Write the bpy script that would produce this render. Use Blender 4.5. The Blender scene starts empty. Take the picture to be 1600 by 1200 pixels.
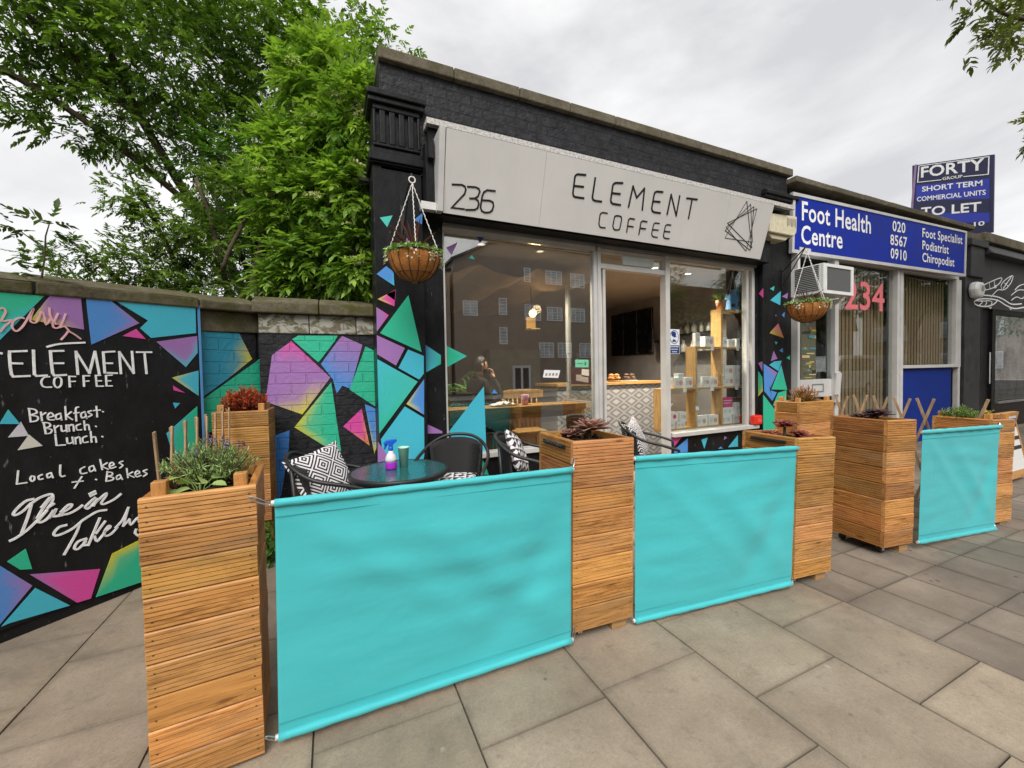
import bpy, math, random
import numpy as np
from mathutils import Vector, Matrix, Euler
SC = bpy.context.scene
COL = SC.collection
R = math.radians
rnd = random.Random(7)

# ------------------------------------------------------------------ camera
cam = bpy.data.objects.new('camera', bpy.data.cameras.new('camera'))
COL.objects.link(cam)
cam.matrix_world = Matrix(((0.91242688, 0.02874366, -0.4082291, 0), (-0.40880888, 0.018254, -0.91243745, 0),
                           (-0.01877498, 0.99942013, 0.0284061, 1.5), (0, 0, 0, 1)))
cam.data.sensor_width = 36
cam.data.lens = 36 * 629.98 / 1600
cam.data.clip_start = 0.05
cam.data.clip_end = 2000
SC.camera = cam

# ------------------------------------------------------------------ sky, sun, exposure
SUN_EL, SUN_AZ = R(48), R(205)          # azimuth clockwise from +Y (the shopfront normal is -Y)
world = bpy.data.worlds.new('World')
SC.world = world
world.use_nodes = True
wt = world.node_tree
wt.nodes.clear()
def wn(t, **k):
    n = wt.nodes.new(t)
    for a, b in k.items(): setattr(n, a, b)
    return n
wo = wn('ShaderNodeOutputWorld'); wb = wn('ShaderNodeBackground')
sky = wn('ShaderNodeTexSky', sky_type='NISHITA', sun_disc=False, sun_elevation=SUN_EL, sun_rotation=SUN_AZ)
tc = wn('ShaderNodeTexCoord'); mp = wn('ShaderNodeMapping'); mp.inputs['Scale'].default_value = (1.0, 1.0, 2.6)
n1 = wn('ShaderNodeTexNoise'); n1.inputs['Scale'].default_value = 1.7; n1.inputs['Detail'].default_value = 6; n1.inputs['Roughness'].default_value = 0.55
n1.inputs['Distortion'].default_value = 0.3
cr = wn('ShaderNodeValToRGB')
cr.color_ramp.elements[0].position = 0.36; cr.color_ramp.elements[0].color = (6.9, 6.9, 7.15, 1)
cr.color_ramp.elements[1].position = 0.60; cr.color_ramp.elements[1].color = (10.3, 10.3, 10.3, 1)
mx = wn('ShaderNodeMix', data_type='RGBA'); mx.inputs[0].default_value = 0.97
wt.links.new(tc.outputs['Generated'], mp.inputs['Vector']); wt.links.new(mp.outputs[0], n1.inputs['Vector'])
wt.links.new(n1.outputs['Fac'], cr.inputs[0])
wt.links.new(sky.outputs[0], mx.inputs[6]); wt.links.new(cr.outputs[0], mx.inputs[7])
wt.links.new(mx.outputs[2], wb.inputs['Color']); wb.inputs['Strength'].default_value = 0.073
wt.links.new(wb.outputs[0], wo.inputs['Surface'])

sun = bpy.data.objects.new('sun', bpy.data.lights.new('sun', 'SUN'))
COL.objects.link(sun)
sun.data.energy = 2.4; sun.data.angle = R(36); sun.data.color = (1.0, 0.965, 0.92)
sun.rotation_euler = (R(90) - SUN_EL, 0, -SUN_AZ + math.pi)
SC.view_settings.view_transform = 'Standard'
SC.view_settings.look = 'None'
SC.view_settings.exposure = 0.5
SC.view_settings.gamma = 1.0
SC.view_settings.use_curve_mapping = False
SC.cycles.max_bounces = 8
SC.cycles.transparent_max_bounces = 16
SC.cycles.caustics_reflective = False
SC.cycles.caustics_refractive = False
SC.cycles.use_denoising = True

# ------------------------------------------------------------------ materials
def newmat(name):
    m = bpy.data.materials.new(name); m.use_nodes = True
    t = m.node_tree
    return m, t, t.nodes['Principled BSDF']
def nd(t, typ, **k):
    n = t.nodes.new(typ)
    for a, b in k.items(): setattr(n, a, b)
    return n
def rgb(c): return (c[0], c[1], c[2], 1)
def coords(t, scale=(1, 1, 1), gen='Object'):
    c = nd(t, 'ShaderNodeTexCoord'); m = nd(t, 'ShaderNodeMapping'); m.inputs['Scale'].default_value = scale
    t.links.new(c.outputs[gen], m.inputs['Vector']); return m.outputs[0]
def noise(t, vec, scale, detail=4, rough=0.55, dist=0.0):
    n = nd(t, 'ShaderNodeTexNoise'); n.inputs['Scale'].default_value = scale; n.inputs['Detail'].default_value = detail
    n.inputs['Roughness'].default_value = rough; n.inputs['Distortion'].default_value = dist
    t.links.new(vec, n.inputs['Vector']); return n.outputs['Fac']
def ramp(t, fac, stops):
    r = nd(t, 'ShaderNodeValToRGB'); e = r.color_ramp.elements
    while len(e) < len(stops): e.new(0.5)
    for i, (p, c) in enumerate(stops):
        e[i].position = p; e[i].color = rgb(c) if len(c) == 3 else c
    t.links.new(fac, r.inputs[0]); return r.outputs[0]
def mixc(t, fac, a, b, mode='MIX'):
    m = nd(t, 'ShaderNodeMix', data_type='RGBA', blend_type=mode)
    for s, v in ((0, fac), (6, a), (7, b)):
        if hasattr(v, 'links') or hasattr(v, 'is_linked'): t.links.new(v, m.inputs[s])
        elif isinstance(v, (int, float)): m.inputs[s].default_value = v
        else: m.inputs[s].default_value = rgb(v)
    return m.outputs[2]
def math_(t, op, a, b=0.0, clamp=False):
    m = nd(t, 'ShaderNodeMath', operation=op); m.use_clamp = clamp
    for s, v in ((0, a), (1, b)):
        if isinstance(v, (int, float)): m.inputs[s].default_value = v
        else: t.links.new(v, m.inputs[s])
    return m.outputs[0]
def bump(t, p, height, strength=0.3, dist=0.01, prev=None):
    b = nd(t, 'ShaderNodeBump'); b.inputs['Strength'].default_value = strength; b.inputs['Distance'].default_value = dist
    t.links.new(height, b.inputs['Height'])
    if prev is not None: t.links.new(prev, b.inputs['Normal'])
    t.links.new(b.outputs[0], p.inputs['Normal']); return b.outputs[0]
def attr(t, name='tone'):
    a = nd(t, 'ShaderNodeAttribute', attribute_name=name); return a.outputs['Color']

def simple(name, col, rough=0.6, var=0.12, scale=8.0, metal=0.0, bmp=0.0, spec=0.5, stretch=(1, 1, 1)):
    m, t, p = newmat(name)
    v = coords(t, stretch)
    f = noise(t, v, scale, 6, 0.6)
    lo = tuple(c * (1 - var * 1.6) for c in col); hi = tuple(min(1, c * (1 + var * 1.6)) for c in col)
    t.links.new(ramp(t, f, [(0.3, lo), (0.7, hi)]), p.inputs['Base Color'])
    rr = math_(t, 'MULTIPLY_ADD', f, 0.25); rr.node.inputs[2].default_value = rough - 0.12
    t.links.new(rr, p.inputs['Roughness'])
    p.inputs['Metallic'].default_value = metal; p.inputs['Specular IOR Level'].default_value = spec
    if bmp: bump(t, p, noise(t, v, scale * 6, 4), bmp, 0.004)
    return m

def painted(name, brick=0.0, tint=None, rough=0.45, spec=0.4):
    """Paint whose colour comes from the mesh's own 'tone' attribute (mural shapes), with brick relief if asked."""
    m, t, p = newmat(name)
    base = attr(t)
    v = coords(t)
    f = noise(t, v, 5.0, 6, 0.65)
    g = noise(t, v, 70.0, 3, 0.6)
    c = mixc(t, math_(t, 'MULTIPLY', f, 0.30), base, (0.75, 0.78, 0.8), 'SOFT_LIGHT')
    c = mixc(t, ramp(t, g, [(0.58, (0, 0, 0)), (0.75, (0.22, 0.22, 0.22))]), c, (0.05, 0.05, 0.05))
    t.links.new(c, p.inputs['Base Color'])
    p.inputs['Roughness'].default_value = rough; p.inputs['Specular IOR Level'].default_value = spec
    if brick:
        h = brick_height(t, v)
        b = bump(t, p, h, brick, 0.012)
        bump(t, p, g, 0.25, 0.003, b)
    else:
        bump(t, p, g, 0.12, 0.002)
    return m
def brick_height(t, v, w=0.255, h=0.102):
    # bricks run along local X, courses along Z: swing Z into the texture's Y
    s = nd(t, 'ShaderNodeSeparateXYZ'); t.links.new(v, s.inputs[0])
    c = nd(t, 'ShaderNodeCombineXYZ'); t.links.new(s.outputs[0], c.inputs[0]); t.links.new(s.outputs[2], c.inputs[1])
    b = nd(t, 'ShaderNodeTexBrick')
    b.inputs['Scale'].default_value = 1.0; b.inputs['Brick Width'].default_value = w; b.inputs['Row Height'].default_value = h
    b.inputs['Mortar Size'].default_value = 0.008; b.inputs['Mortar Smooth'].default_value = 0.4
    b.inputs['Color1'].default_value = (1, 1, 1, 1); b.inputs['Color2'].default_value = (0.8, 0.8, 0.8, 1); b.inputs['Mortar'].default_value = (0, 0, 0, 1)
    t.links.new(c.outputs[0], b.inputs['Vector'])
    return math_(t, 'ADD', b.outputs['Color'], math_(t, 'MULTIPLY', noise(t, v, 25, 5), 0.5))

def black_brick(name):
    m, t, p = newmat(name)
    v = coords(t)
    f = noise(t, v, 9, 6, 0.7)
    c = ramp(t, f, [(0.3, (0.012, 0.012, 0.014)), (0.62, (0.03, 0.03, 0.034)), (0.8, (0.07, 0.07, 0.072))])
    # small patches where the black paint has flaked to pale brick dust
    fl = noise(t, coords(t, (1, 1, 2.2)), 26, 5, 0.75)
    c = mixc(t, ramp(t, fl, [(0.63, (0, 0, 0)), (0.70, (1, 1, 1))]), c, (0.17, 0.165, 0.16))
    t.links.new(c, p.inputs['Base Color']); p.inputs['Roughness'].default_value = 0.5; p.inputs['Specular IOR Level'].default_value = 0.18
    b = bump(t, p, brick_height(t, v, 0.25, 0.1), 1.0, 0.024)
    bump(t, p, f, 0.3, 0.01, b)
    return m

def black_paint(name, rough=0.36, lo=0.006, hi=0.020):
    m, t, p = newmat(name)
    v = coords(t, (1, 1, 0.5))
    f = noise(t, v, 7, 6, 0.7)
    c = ramp(t, f, [(0.3, (lo, lo, lo)), (0.7, (hi, hi, hi * 1.08))])
    sc_ = noise(t, coords(t, (1, 1, 0.25)), 40, 3, 0.6)
    c = mixc(t, ramp(t, sc_, [(0.67, (0, 0, 0)), (0.74, (1, 1, 1))]), c, (0.14, 0.135, 0.13))
    t.links.new(c, p.inputs['Base Color']); p.inputs['Roughness'].default_value = rough; p.inputs['Specular IOR Level'].default_value = 0.16
    bump(t, p, noise(t, v, 16, 5), 0.4, 0.01)
    return m

def stone(name, a, b, moss=(0.07, 0.075, 0.02), mossy=0.5, scale=4.0, lichen=0.0):
    m, t, p = newmat(name)
    v = coords(t)
    f = noise(t, v, scale, 8, 0.7)
    g = noise(t, v, scale * 9, 5, 0.7)
    c = ramp(t, f, [(0.3, a), (0.7, b)])
    c = mixc(t, math_(t, 'MULTIPLY', ramp(t, g, [(0.4, (0, 0, 0)), (0.65, (1, 1, 1))]), 0.45), c, tuple(x * 0.35 for x in a))
    k = noise(t, v, scale * 1.7, 5, 0.6, 0.5)
    c = mixc(t, math_(t, 'MULTIPLY', ramp(t, k, [(0.45, (0, 0, 0)), (0.62, (1, 1, 1))]), mossy), c, moss)
    if lichen:
        l = noise(t, coords(t, (1, 1, 1.6)), scale * 2.6, 6, 0.7, 0.8)
        c = mixc(t, math_(t, 'MULTIPLY', ramp(t, l, [(0.47, (0, 0, 0)), (0.54, (1, 1, 1))]), lichen), c, (0.60, 0.60, 0.56))
    t.links.new(c, p.inputs['Base Color']); p.inputs['Roughness'].default_value = 0.9
    p.inputs['Specular IOR Level'].default_value = 0.2
    bump(t, p, math_(t, 'ADD', f, math_(t, 'MULTIPLY', g, 0.4)), 0.6, 0.02)
    return m

def wood(name, base, dark, along='X', rough=0.5, knots=True, tone=True, spec=0.35):
    m, t, p = newmat(name)
    st = {'X': (1.2, 14, 14), 'Y': (14, 1.2, 14), 'Z': (14, 14, 1.2)}[along]
    v = coords(t, st)
    f = noise(t, v, 2.4, 8, 0.72, 1.4)
    c = ramp(t, f, [(0.33, tuple(x * 0.8 for x in dark)), (0.52, base), (0.75, tuple(min(1, x * 1.3) for x in base))])
    st2 = {'X': (2.6, 9, 9), 'Y': (9, 2.6, 9), 'Z': (9, 9, 2.6)}[along]
    if knots:
        k = nd(t, 'ShaderNodeTexVoronoi'); k.inputs['Scale'].default_value = 1.0
        t.links.new(coords(t, st2), k.inputs['Vector'])
        c = mixc(t, ramp(t, k.outputs['Distance'], [(0.05, (0.8, 0.8, 0.8)), (0.11, (0, 0, 0))]), c, tuple(x * 0.55 for x in dark))
    # weather stains, sun-greyed patches and a few sharp dark resin marks
    s = noise(t, coords(t), 4.2, 6, 0.7)
    c = mixc(t, ramp(t, s, [(0.54, (0, 0, 0)), (0.76, (0.55, 0.55, 0.55))]), c, tuple(x * 0.55 for x in dark))
    s2 = noise(t, coords(t, st2), 0.9, 5, 0.6)
    c = mixc(t, ramp(t, s2, [(0.52, (0, 0, 0)), (0.75, (0.45, 0.45, 0.45))]), c, (0.36, 0.25, 0.15))
    s3 = noise(t, coords(t, st), 9.0, 3, 0.5)
    c = mixc(t, ramp(t, s3, [(0.69, (0, 0, 0)), (0.76, (0.45, 0.45, 0.45))]), c, tuple(x * 0.4 for x in dark))
    if tone: c = mixc(t, 1.0, c, attr(t), 'MULTIPLY')
    t.links.new(c, p.inputs['Base Color']); p.inputs['Roughness'].default_value = rough
    p.inputs['Specular IOR Level'].default_value = spec
    bump(t, p, f, 0.25, 0.004)
    return m

def metal(name, col, rough=0.35, m_=1.0):
    return simple(name, col, rough, 0.06, 12, m_)

def glass(name, refl=0.4, tint=(0.9, 0.93, 0.92), rough=0.0, thru=1.0, gain=0.62):
    """Window pane: a clear film that passes light and mirrors the street, more so at a slant."""
    m, t, p = newmat(name); t.nodes.remove(p)
    out = t.nodes['Material Output']
    tr = nd(t, 'ShaderNodeBsdfTransparent'); tr.inputs[0].default_value = rgb(tuple(x * thru for x in tint))
    gl = nd(t, 'ShaderNodeBsdfGlossy'); gl.inputs['Roughness'].default_value = rough; gl.inputs['Color'].default_value = (0.95, 0.95, 0.95, 1)
    lw = nd(t, 'ShaderNodeLayerWeight'); lw.inputs['Blend'].default_value = 0.35
    f = math_(t, 'MULTIPLY_ADD', lw.outputs['Fresnel'], gain, True); f.node.inputs[2].default_value = refl
    # faint smears on the pane
    s = noise(t, coords(t, (1, 1, 0.4)), 6, 5, 0.7)
    f2 = math_(t, 'MULTIPLY', f, ramp(t, s, [(0.3, (0.86, 0.86, 0.86)), (0.7, (1, 1, 1))]))
    mxs = nd(t, 'ShaderNodeMixShader')
    t.links.new(f2, mxs.inputs[0]); t.links.new(tr.outputs[0], mxs.inputs[1]); t.links.new(gl.outputs[0], mxs.inputs[2])
    t.links.new(mxs.outputs[0], out.inputs[0])
    return m

def leafmat(name, gloss=0.4, trans=0.35):
    m, t, p = newmat(name)
    c = attr(t); out = t.nodes['Material Output']
    t.links.new(c, p.inputs['Base Color']); p.inputs['Roughness'].default_value = gloss; p.inputs['Specular IOR Level'].default_value = 0.35
    tl = nd(t, 'ShaderNodeBsdfTranslucent')
    t.links.new(mixc(t, 1.0, c, (1.5, 1.6, 0.7), 'MULTIPLY'), tl.inputs[0])
    ms = nd(t, 'ShaderNodeMixShader'); ms.inputs[0].default_value = trans
    t.links.new(p.outputs[0], ms.inputs[1]); t.links.new(tl.outputs[0], ms.inputs[2]); t.links.new(ms.outputs[0], out.inputs[0])
    return m

def emit(name, col, s):
    m, t, p = newmat(name)
    p.inputs['Base Color'].default_value = rgb(col); p.inputs['Emission Color'].default_value = rgb(col); p.inputs['Emission Strength'].default_value = s
    return m

M = {}
M['blackbrick'] = black_brick('black_brick')
M['black'] = black_paint('black_gloss_paint')
M['blackmatt'] = black_paint('black_board_paint', 0.5, 0.010, 0.020)
M['darkpanel'] = simple('charcoal_render', (0.035, 0.035, 0.037), 0.6, 0.3, 5, bmp=0.2)
M['mural'] = painted('mural_paint')
M['muralbrick'] = painted('mural_paint_on_brick', 0.9)
M['decal'] = painted('vinyl_decal', 0, rough=0.35)
M['coping'] = stone('coping_stone', (0.10, 0.085, 0.06), (0.22, 0.19, 0.14), (0.075, 0.07, 0.03), 0.5)
M['mosscoping'] = stone('mossy_coping', (0.085, 0.072, 0.042), (0.20, 0.175, 0.12), (0.07, 0.07, 0.018), 0.8, 3.6, 0.0)
M['lichen'] = stone('whitewashed_coping', (0.13, 0.115, 0.075), (0.26, 0.23, 0.16), (0.08, 0.085, 0.02), 0.6, 3.0, 0.5)
def signpanel():
    m, t, p = newmat('fascia_panel')
    v = coords(t); f = noise(t, v, 2.0, 6, 0.6)
    s = noise(t, coords(t, (14, 1, 0.7)), 2.0, 5, 0.7); g = noise(t, v, 38, 4, 0.7)
    c = ramp(t, f, [(0.3, (0.63, 0.615, 0.59)), (0.7, (0.69, 0.675, 0.65))])
    c = mixc(t, ramp(t, s, [(0.56, (0, 0, 0)), (0.84, (0.22, 0.22, 0.22))]), c, (0.42, 0.40, 0.37))
    c = mixc(t, ramp(t, g, [(0.66, (0, 0, 0)), (0.78, (0.35, 0.35, 0.35))]), c, (0.34, 0.31, 0.27))
    t.links.new(c, p.inputs['Base Color']); p.inputs['Roughness'].default_value = 0.5; return m
M['signpanel'] = signpanel()
M['whitetrim'] = simple('flaking_white_trim', (0.50, 0.48, 0.45), 0.7, 0.32, 45, bmp=0.4)
M['alu'] = simple('anodised_aluminium', (0.62, 0.61, 0.59), 0.42, 0.06, 4, 0.2)
M['aludark'] = simple('dark_grey_aluminium', (0.30, 0.29, 0.28), 0.4, 0.08, 4, 0.5)  # darker grey finish of the metal itself
M['ink'] = simple('black_vinyl_letters', (0.012, 0.012, 0.012), 0.4, 0.1)
M['chalk'] = simple('white_paint_pen', (0.85, 0.85, 0.85), 0.6, 0.1, 30)
M['pinkpaint'] = simple('pink_marker', (0.75, 0.42, 0.45), 0.6, 0.1)
M['white'] = simple('white_plastic', (0.72, 0.72, 0.70), 0.45, 0.05)
M['cream'] = simple('aged_cream_plastic', (0.62, 0.56, 0.40), 0.5, 0.1, 20)
M['blueSign'] = simple('blue_sign_sheet', (0.007, 0.026, 0.31), 0.45, 0.10, 2.5, spec=0.12)
M['bluePanel'] = simple('blue_painted_panel', (0.006, 0.026, 0.20), 0.6, 0.08, 2.0, spec=0.15)
M['navy'] = simple('navy_board', (0.012, 0.014, 0.06), 0.35, 0.08, 3)
M['royal'] = simple('royal_blue_band', (0.02, 0.035, 0.36), 0.35, 0.08, 3)
M['plank'] = wood('stained_decking', (0.565, 0.285, 0.095), (0.31, 0.138, 0.040), 'X')
M['post'] = wood('stained_post', (0.52, 0.25, 0.075), (0.30, 0.125, 0.03), 'Z', tone=False)
M['rawpine'] = wood('grey_pine_slat', (0.40, 0.27, 0.15), (0.22, 0.14, 0.08), 'Z', tone=False, knots=False)
M['pallet'] = wood('pallet_block', (0.36, 0.21, 0.09), (0.2, 0.11, 0.05), 'X', tone=False)
M['oak'] = wood('oiled_oak', (0.52, 0.30, 0.11), (0.34, 0.17, 0.055), 'X', 0.35, tone=False)
M['oakz'] = wood('oiled_oak_upright', (0.56, 0.34, 0.13), (0.38, 0.2, 0.07), 'Z', 0.4, tone=False)
M['soil'] = stone('bark_mulch', (0.02, 0.013, 0.01), (0.06, 0.038, 0.025), (0.03, 0.02, 0.012), 0.4, 14)
M['leaf'] = leafmat('leaf')
M['leafmatt'] = leafmat('soft_leaf', 0.6, 0.25)
M['succ'] = leafmat('succulent_leaf', 0.35, 0.05)
M['bark'] = stone('bark', (0.05, 0.038, 0.026), (0.15, 0.115, 0.08), (0.06, 0.06, 0.025), 0.35, 9)
M['blackmetal'] = simple('black_metal', (0.012, 0.012, 0.012), 0.4, 0.1, 20)
M['chrome'] = metal('bright_steel', (0.7, 0.7, 0.7), 0.22)
M['rubber'] = simple('black_rubber', (0.012, 0.012, 0.012), 0.6, 0.1)
M['glass'] = glass('shop_glass', 0.24, gain=0.75)
M['glassright'] = glass('shop_glass_clear', 0.0, gain=0.30)
M['glassclinic'] = glass('clinic_glass', 0.0, gain=0.20)
M['darkroom'] = simple('dark_grey_wall', (0.20, 0.19, 0.185), 0.8, 0.1, 3)
M['roomceil'] = simple('room_ceiling', (0.32, 0.30, 0.28), 0.8, 0.06, 3)
M['roomfloor'] = simple('dark_floor', (0.06, 0.05, 0.042), 0.5, 0.2, 6)
M['cloth'] = simple('draped_canvas', (0.30, 0.23, 0.165), 0.9, 0.1, 5)
M['screen'] = simple('black_screen', (0.004, 0.004, 0.005), 0.25, 0.1)
M['skin'] = simple('skin', (0.48, 0.28, 0.20), 0.5, 0.08, 12)
M['blackcloth'] = simple('black_sweater', (0.006, 0.006, 0.007), 0.85, 0.2, 40, bmp=0.2)
M['hair'] = simple('dark_hair', (0.012, 0.009, 0.007), 0.5, 0.3, 60)
M['paper'] = simple('white_paper', (0.75, 0.75, 0.74), 0.7, 0.04)
M['pink'] = simple('pink_card', (0.72, 0.36, 0.52), 0.6, 0.05)
M['magenta'] = simple('magenta_card', (0.55, 0.03, 0.20), 0.5, 0.05)
M['skyblue'] = simple('blue_carton', (0.10, 0.30, 0.58), 0.5, 0.25, 18)
M['mint'] = simple('mint_plastic', (0.42, 0.75, 0.58), 0.45, 0.04)
M['spray'] = simple('blue_plastic', (0.015, 0.11, 0.62), 0.35, 0.05)
M['violet'] = simple('violet_liquid', (0.42, 0.03, 0.55), 0.2, 0.05)
M['red'] = simple('red_plastic', (0.72, 0.03, 0.015), 0.4, 0.08)
M['coir'] = stone('coir_liner', (0.40, 0.15, 0.035), (0.68, 0.29, 0.085), (0.28, 0.10, 0.025), 0.35, 22)
M['rope'] = simple('white_rope', (0.7, 0.68, 0.64), 0.8, 0.1, 60)
M['blackcane'] = simple('black_rattan', (0.015, 0.015, 0.016), 0.45, 0.3, 60)
M['opposite'] = None
# ------------------------------------------------------------------ helpers
def link(o, parent=None):
    COL.objects.link(o)
    if parent is not None: o.parent = parent
    return o
def thing(name, label, cat, loc=(0, 0, 0), rz=0.0, group=None, lean=(0, 0)):
    o = bpy.data.objects.new(name, None)
    o.empty_display_size = 0.1
    o.location = loc; o.rotation_euler = (lean[0], lean[1], rz)
    o['label'] = label; o['category'] = cat
    if group: o['group'] = group
    return link(o)
def tag(o, label, cat, group=None):
    o['label'] = label; o['category'] = cat
    if group: o['group'] = group
    return o
def org(root):
    """World position of the frame a root's children are built in (roots that are not rotated)."""
    v = Vector((0, 0, 0))
    while root is not None:
        v += root.location; root = root.parent
    return v
class MB:
    """Collects simple solids; done() links them as ONE mesh object."""
    def __init__(s): s.v = []; s.f = []; s.c = []; s.mi = []; s.sm = []; s.tone = (1, 1, 1); s.m = 0; s.smooth = False
    def add(s, vs, fs, cols=None):
        b = len(s.v); s.v += [tuple(v) for v in vs]
        for i, f in enumerate(fs):
            s.f.append(tuple(b + k for k in f)); s.mi.append(s.m); s.sm.append(s.smooth)
        s.c += list(cols) if cols else [s.tone] * len(vs)
        return s
    def box(s, x0, x1, y0, y1, z0, z1, mat=None):
        vs = [Vector((x, y, z)) for z in (z0, z1) for y in (y0, y1) for x in (x0, x1)]
        if mat: vs = [mat @ v for v in vs]
        return s.add(vs, [(0, 2, 3, 1), (4, 5, 7, 6), (0, 1, 5, 4), (2, 6, 7, 3), (0, 4, 6, 2), (1, 3, 7, 5)])
    def quad(s, a, b, c, d): return s.add([a, b, c, d], [(0, 1, 2, 3)])
    def bar(s, a, b, w, h, up=(0, 0, 1)):
        """box of section w x h from a to b; h is along 'up'"""
        a = Vector(a); b = Vector(b); d = (b - a).normalized(); u = Vector(up); x = d.cross(u)
        if x.length < 1e-4: x = d.cross(Vector((1, 0, 0)))
        x.normalize(); u = x.cross(d)
        vs = [p + x * (w / 2 * i) + u * (h / 2 * j) for p in (a, b) for i, j in ((-1, -1), (1, -1), (1, 1), (-1, 1))]
        return s.add(vs, [(3, 2, 1, 0), (4, 5, 6, 7), (0, 1, 5, 4), (1, 2, 6, 5), (2, 3, 7, 6), (3, 0, 4, 7)])
    def tube(s, pts, r, n=8, caps=True):
        pts = [Vector(p) for p in pts]; rs = r if isinstance(r, (list, tuple)) else [r] * len(pts)
        vs = []; prev = None
        for i, p in enumerate(pts):
            d = (pts[min(i + 1, len(pts) - 1)] - pts[max(i - 1, 0)]).normalized()
            if prev is None:
                x = d.orthogonal().normalized()
            else:
                x = (prev - d * prev.dot(d))
                x = x.normalized() if x.length > 1e-5 else d.orthogonal().normalized()
            prev = x; y = d.cross(x)
            vs += [p + (x * math.cos(2 * math.pi * k / n) + y * math.sin(2 * math.pi * k / n)) * rs[i] for k in range(n)]
        fs = [(i * n + k, i * n + (k + 1) % n, (i + 1) * n + (k + 1) % n, (i + 1) * n + k) for i in range(len(pts) - 1) for k in range(n)]
        if caps:
            fs += [tuple(range(n - 1, -1, -1)), tuple((len(pts) - 1) * n + k for k in range(n))]
        return s.add(vs, fs)
    def lathe(s, prof, c=(0, 0, 0), n=24, closed=False, sx=1.0, sy=1.0):
        vs = [(c[0] + r * sx * math.cos(2 * math.pi * k / n), c[1] + r * sy * math.sin(2 * math.pi * k / n), c[2] + z) for r, z in prof for k in range(n)]
        fs = [(i * n + k, i * n + (k + 1) % n, (i + 1) * n + (k + 1) % n, (i + 1) * n + k) for i in range(len(prof) - 1) for k in range(n)]
        if prof[0][0] > 1e-5: fs.append(tuple(range(n - 1, -1, -1)))
        if prof[-1][0] > 1e-5: fs.append(tuple((len(prof) - 1) * n + k for k in range(n)))
        return s.add(vs, fs)
    def prism(s, poly, fr, d0, d1):
        """poly [(u,v)] in the frame fr(u,v,depth) -> point; a solid between depths d0 (front) and d1"""
        n = len(poly); vs = [fr(u, v, d0) for u, v in poly] + [fr(u, v, d1) for u, v in poly]
        return s.add(vs, [tuple(range(n)), tuple(range(2 * n - 1, n - 1, -1))] + [(i, i + n, (i + 1) % n + n, (i + 1) % n) for i in range(n)])
    def stroke(s, pts, w, fr, d0, d1, curve=True):
        """a painted / cut-out stroke: a mitred ribbon along pts in frame fr, a thin solid"""
        if curve and len(pts) > 2: pts = catmull(pts, 4)
        P_ = [Vector((p[0], p[1])) for p in pts]
        L = []; Rr = []
        for i, p in enumerate(P_):
            a = (p - P_[i - 1]) if i else None; b = (P_[i + 1] - p) if i < len(P_) - 1 else None
            if a is None: a = b
            if b is None: b = a
            a = a.normalized() if a.length > 1e-9 else Vector((1, 0)); b = b.normalized() if b.length > 1e-9 else a
            t = (a + b)
            t = t.normalized() if t.length > 1e-6 else a
            nrm = Vector((-t.y, t.x)); k = max(0.5, nrm.dot(Vector((-a.y, a.x))))
            e = 0
            q = p
            if i == 0: q = p - a * w * 0.35
            if i == len(P_) - 1: q = p + b * w * 0.35
            L.append(q + nrm * (w / 2 / k)); Rr.append(q - nrm * (w / 2 / k))
        n = len(P_)
        vs = [fr(p.x, p.y, d) for d in (d0, d1) for p in L] + [fr(p.x, p.y, d) for d in (d0, d1) for p in Rr]
        l0, l1, r0, r1 = 0, n, 2 * n, 3 * n
        fs = []
        for i in range(n - 1):
            fs.append((l0 + i, r0 + i, r0 + i + 1, l0 + i + 1))
            fs.append((l1 + i, l0 + i, l0 + i + 1, l1 + i + 1))
            fs.append((r0 + i, r1 + i, r1 + i + 1, r0 + i + 1))
        fs.append((l0, l1, r1, r0)); fs.append((l0 + n - 1, r0 + n - 1, r1 + n - 1, l1 + n - 1))
        return s.add(vs, fs)
    def done(s, name, mats, parent=None, world=True, bevel=0.0, subdiv=0):
        me = bpy.data.meshes.new(name)
        o_ = org(parent) if (world and parent is not None) else Vector((0, 0, 0))
        me.from_pydata([(v[0] - o_.x, v[1] - o_.y, v[2] - o_.z) for v in s.v], [], s.f)
        for m in (mats if isinstance(mats, (list, tuple)) else [mats]): me.materials.append(m)
        if any(s.mi): me.polygons.foreach_set('material_index', s.mi)
        if any(s.sm): me.polygons.foreach_set('use_smooth', s.sm)
        a = me.attributes.new('tone', 'FLOAT_COLOR', 'POINT')
        a.data.foreach_set('color', np.array([(c[0], c[1], c[2], 1) for c in s.c], dtype=np.float32).ravel())
        me.update()
        o = link(bpy.data.objects.new(name, me), parent)
        if bevel:
            b = o.modifiers.new('bevel', 'BEVEL'); b.width = bevel; b.segments = 2; b.limit_method = 'ANGLE'; b.angle_limit = R(50)
        if subdiv:
            b = o.modifiers.new('sub', 'SUBSURF'); b.levels = subdiv; b.render_levels = subdiv
        return o
def catmull(p, k):
    p = [tuple(q) for q in p]; q = [p[0]] + p + [p[-1]]; out = []
    for i in range(1, len(q) - 2):
        for j in range(k):
            t = j / k
            out.append(tuple(0.5 * (2 * b + (c - a) * t + (2 * a - 5 * b + 4 * c - d) * t * t + (3 * b - a - 3 * c + d) * t ** 3) for a, b, c, d in zip(q[i - 1], q[i], q[i + 1], q[i + 2])))
    return out + [p[-1]]
def frY(Y, n=-1):                       # facade frame: depth > 0 comes out towards the street
    return lambda u, v, d: Vector((u, Y - d, v))
def frV(o, d):                          # upright plane through o along d (unit, 2D)
    return lambda u, v, e: Vector((o[0] + d[0] * u + d[1] * e, o[1] + d[1] * u - d[0] * e, v))
SV = (0.0, -0.27809253, 0.96055429)
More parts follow.
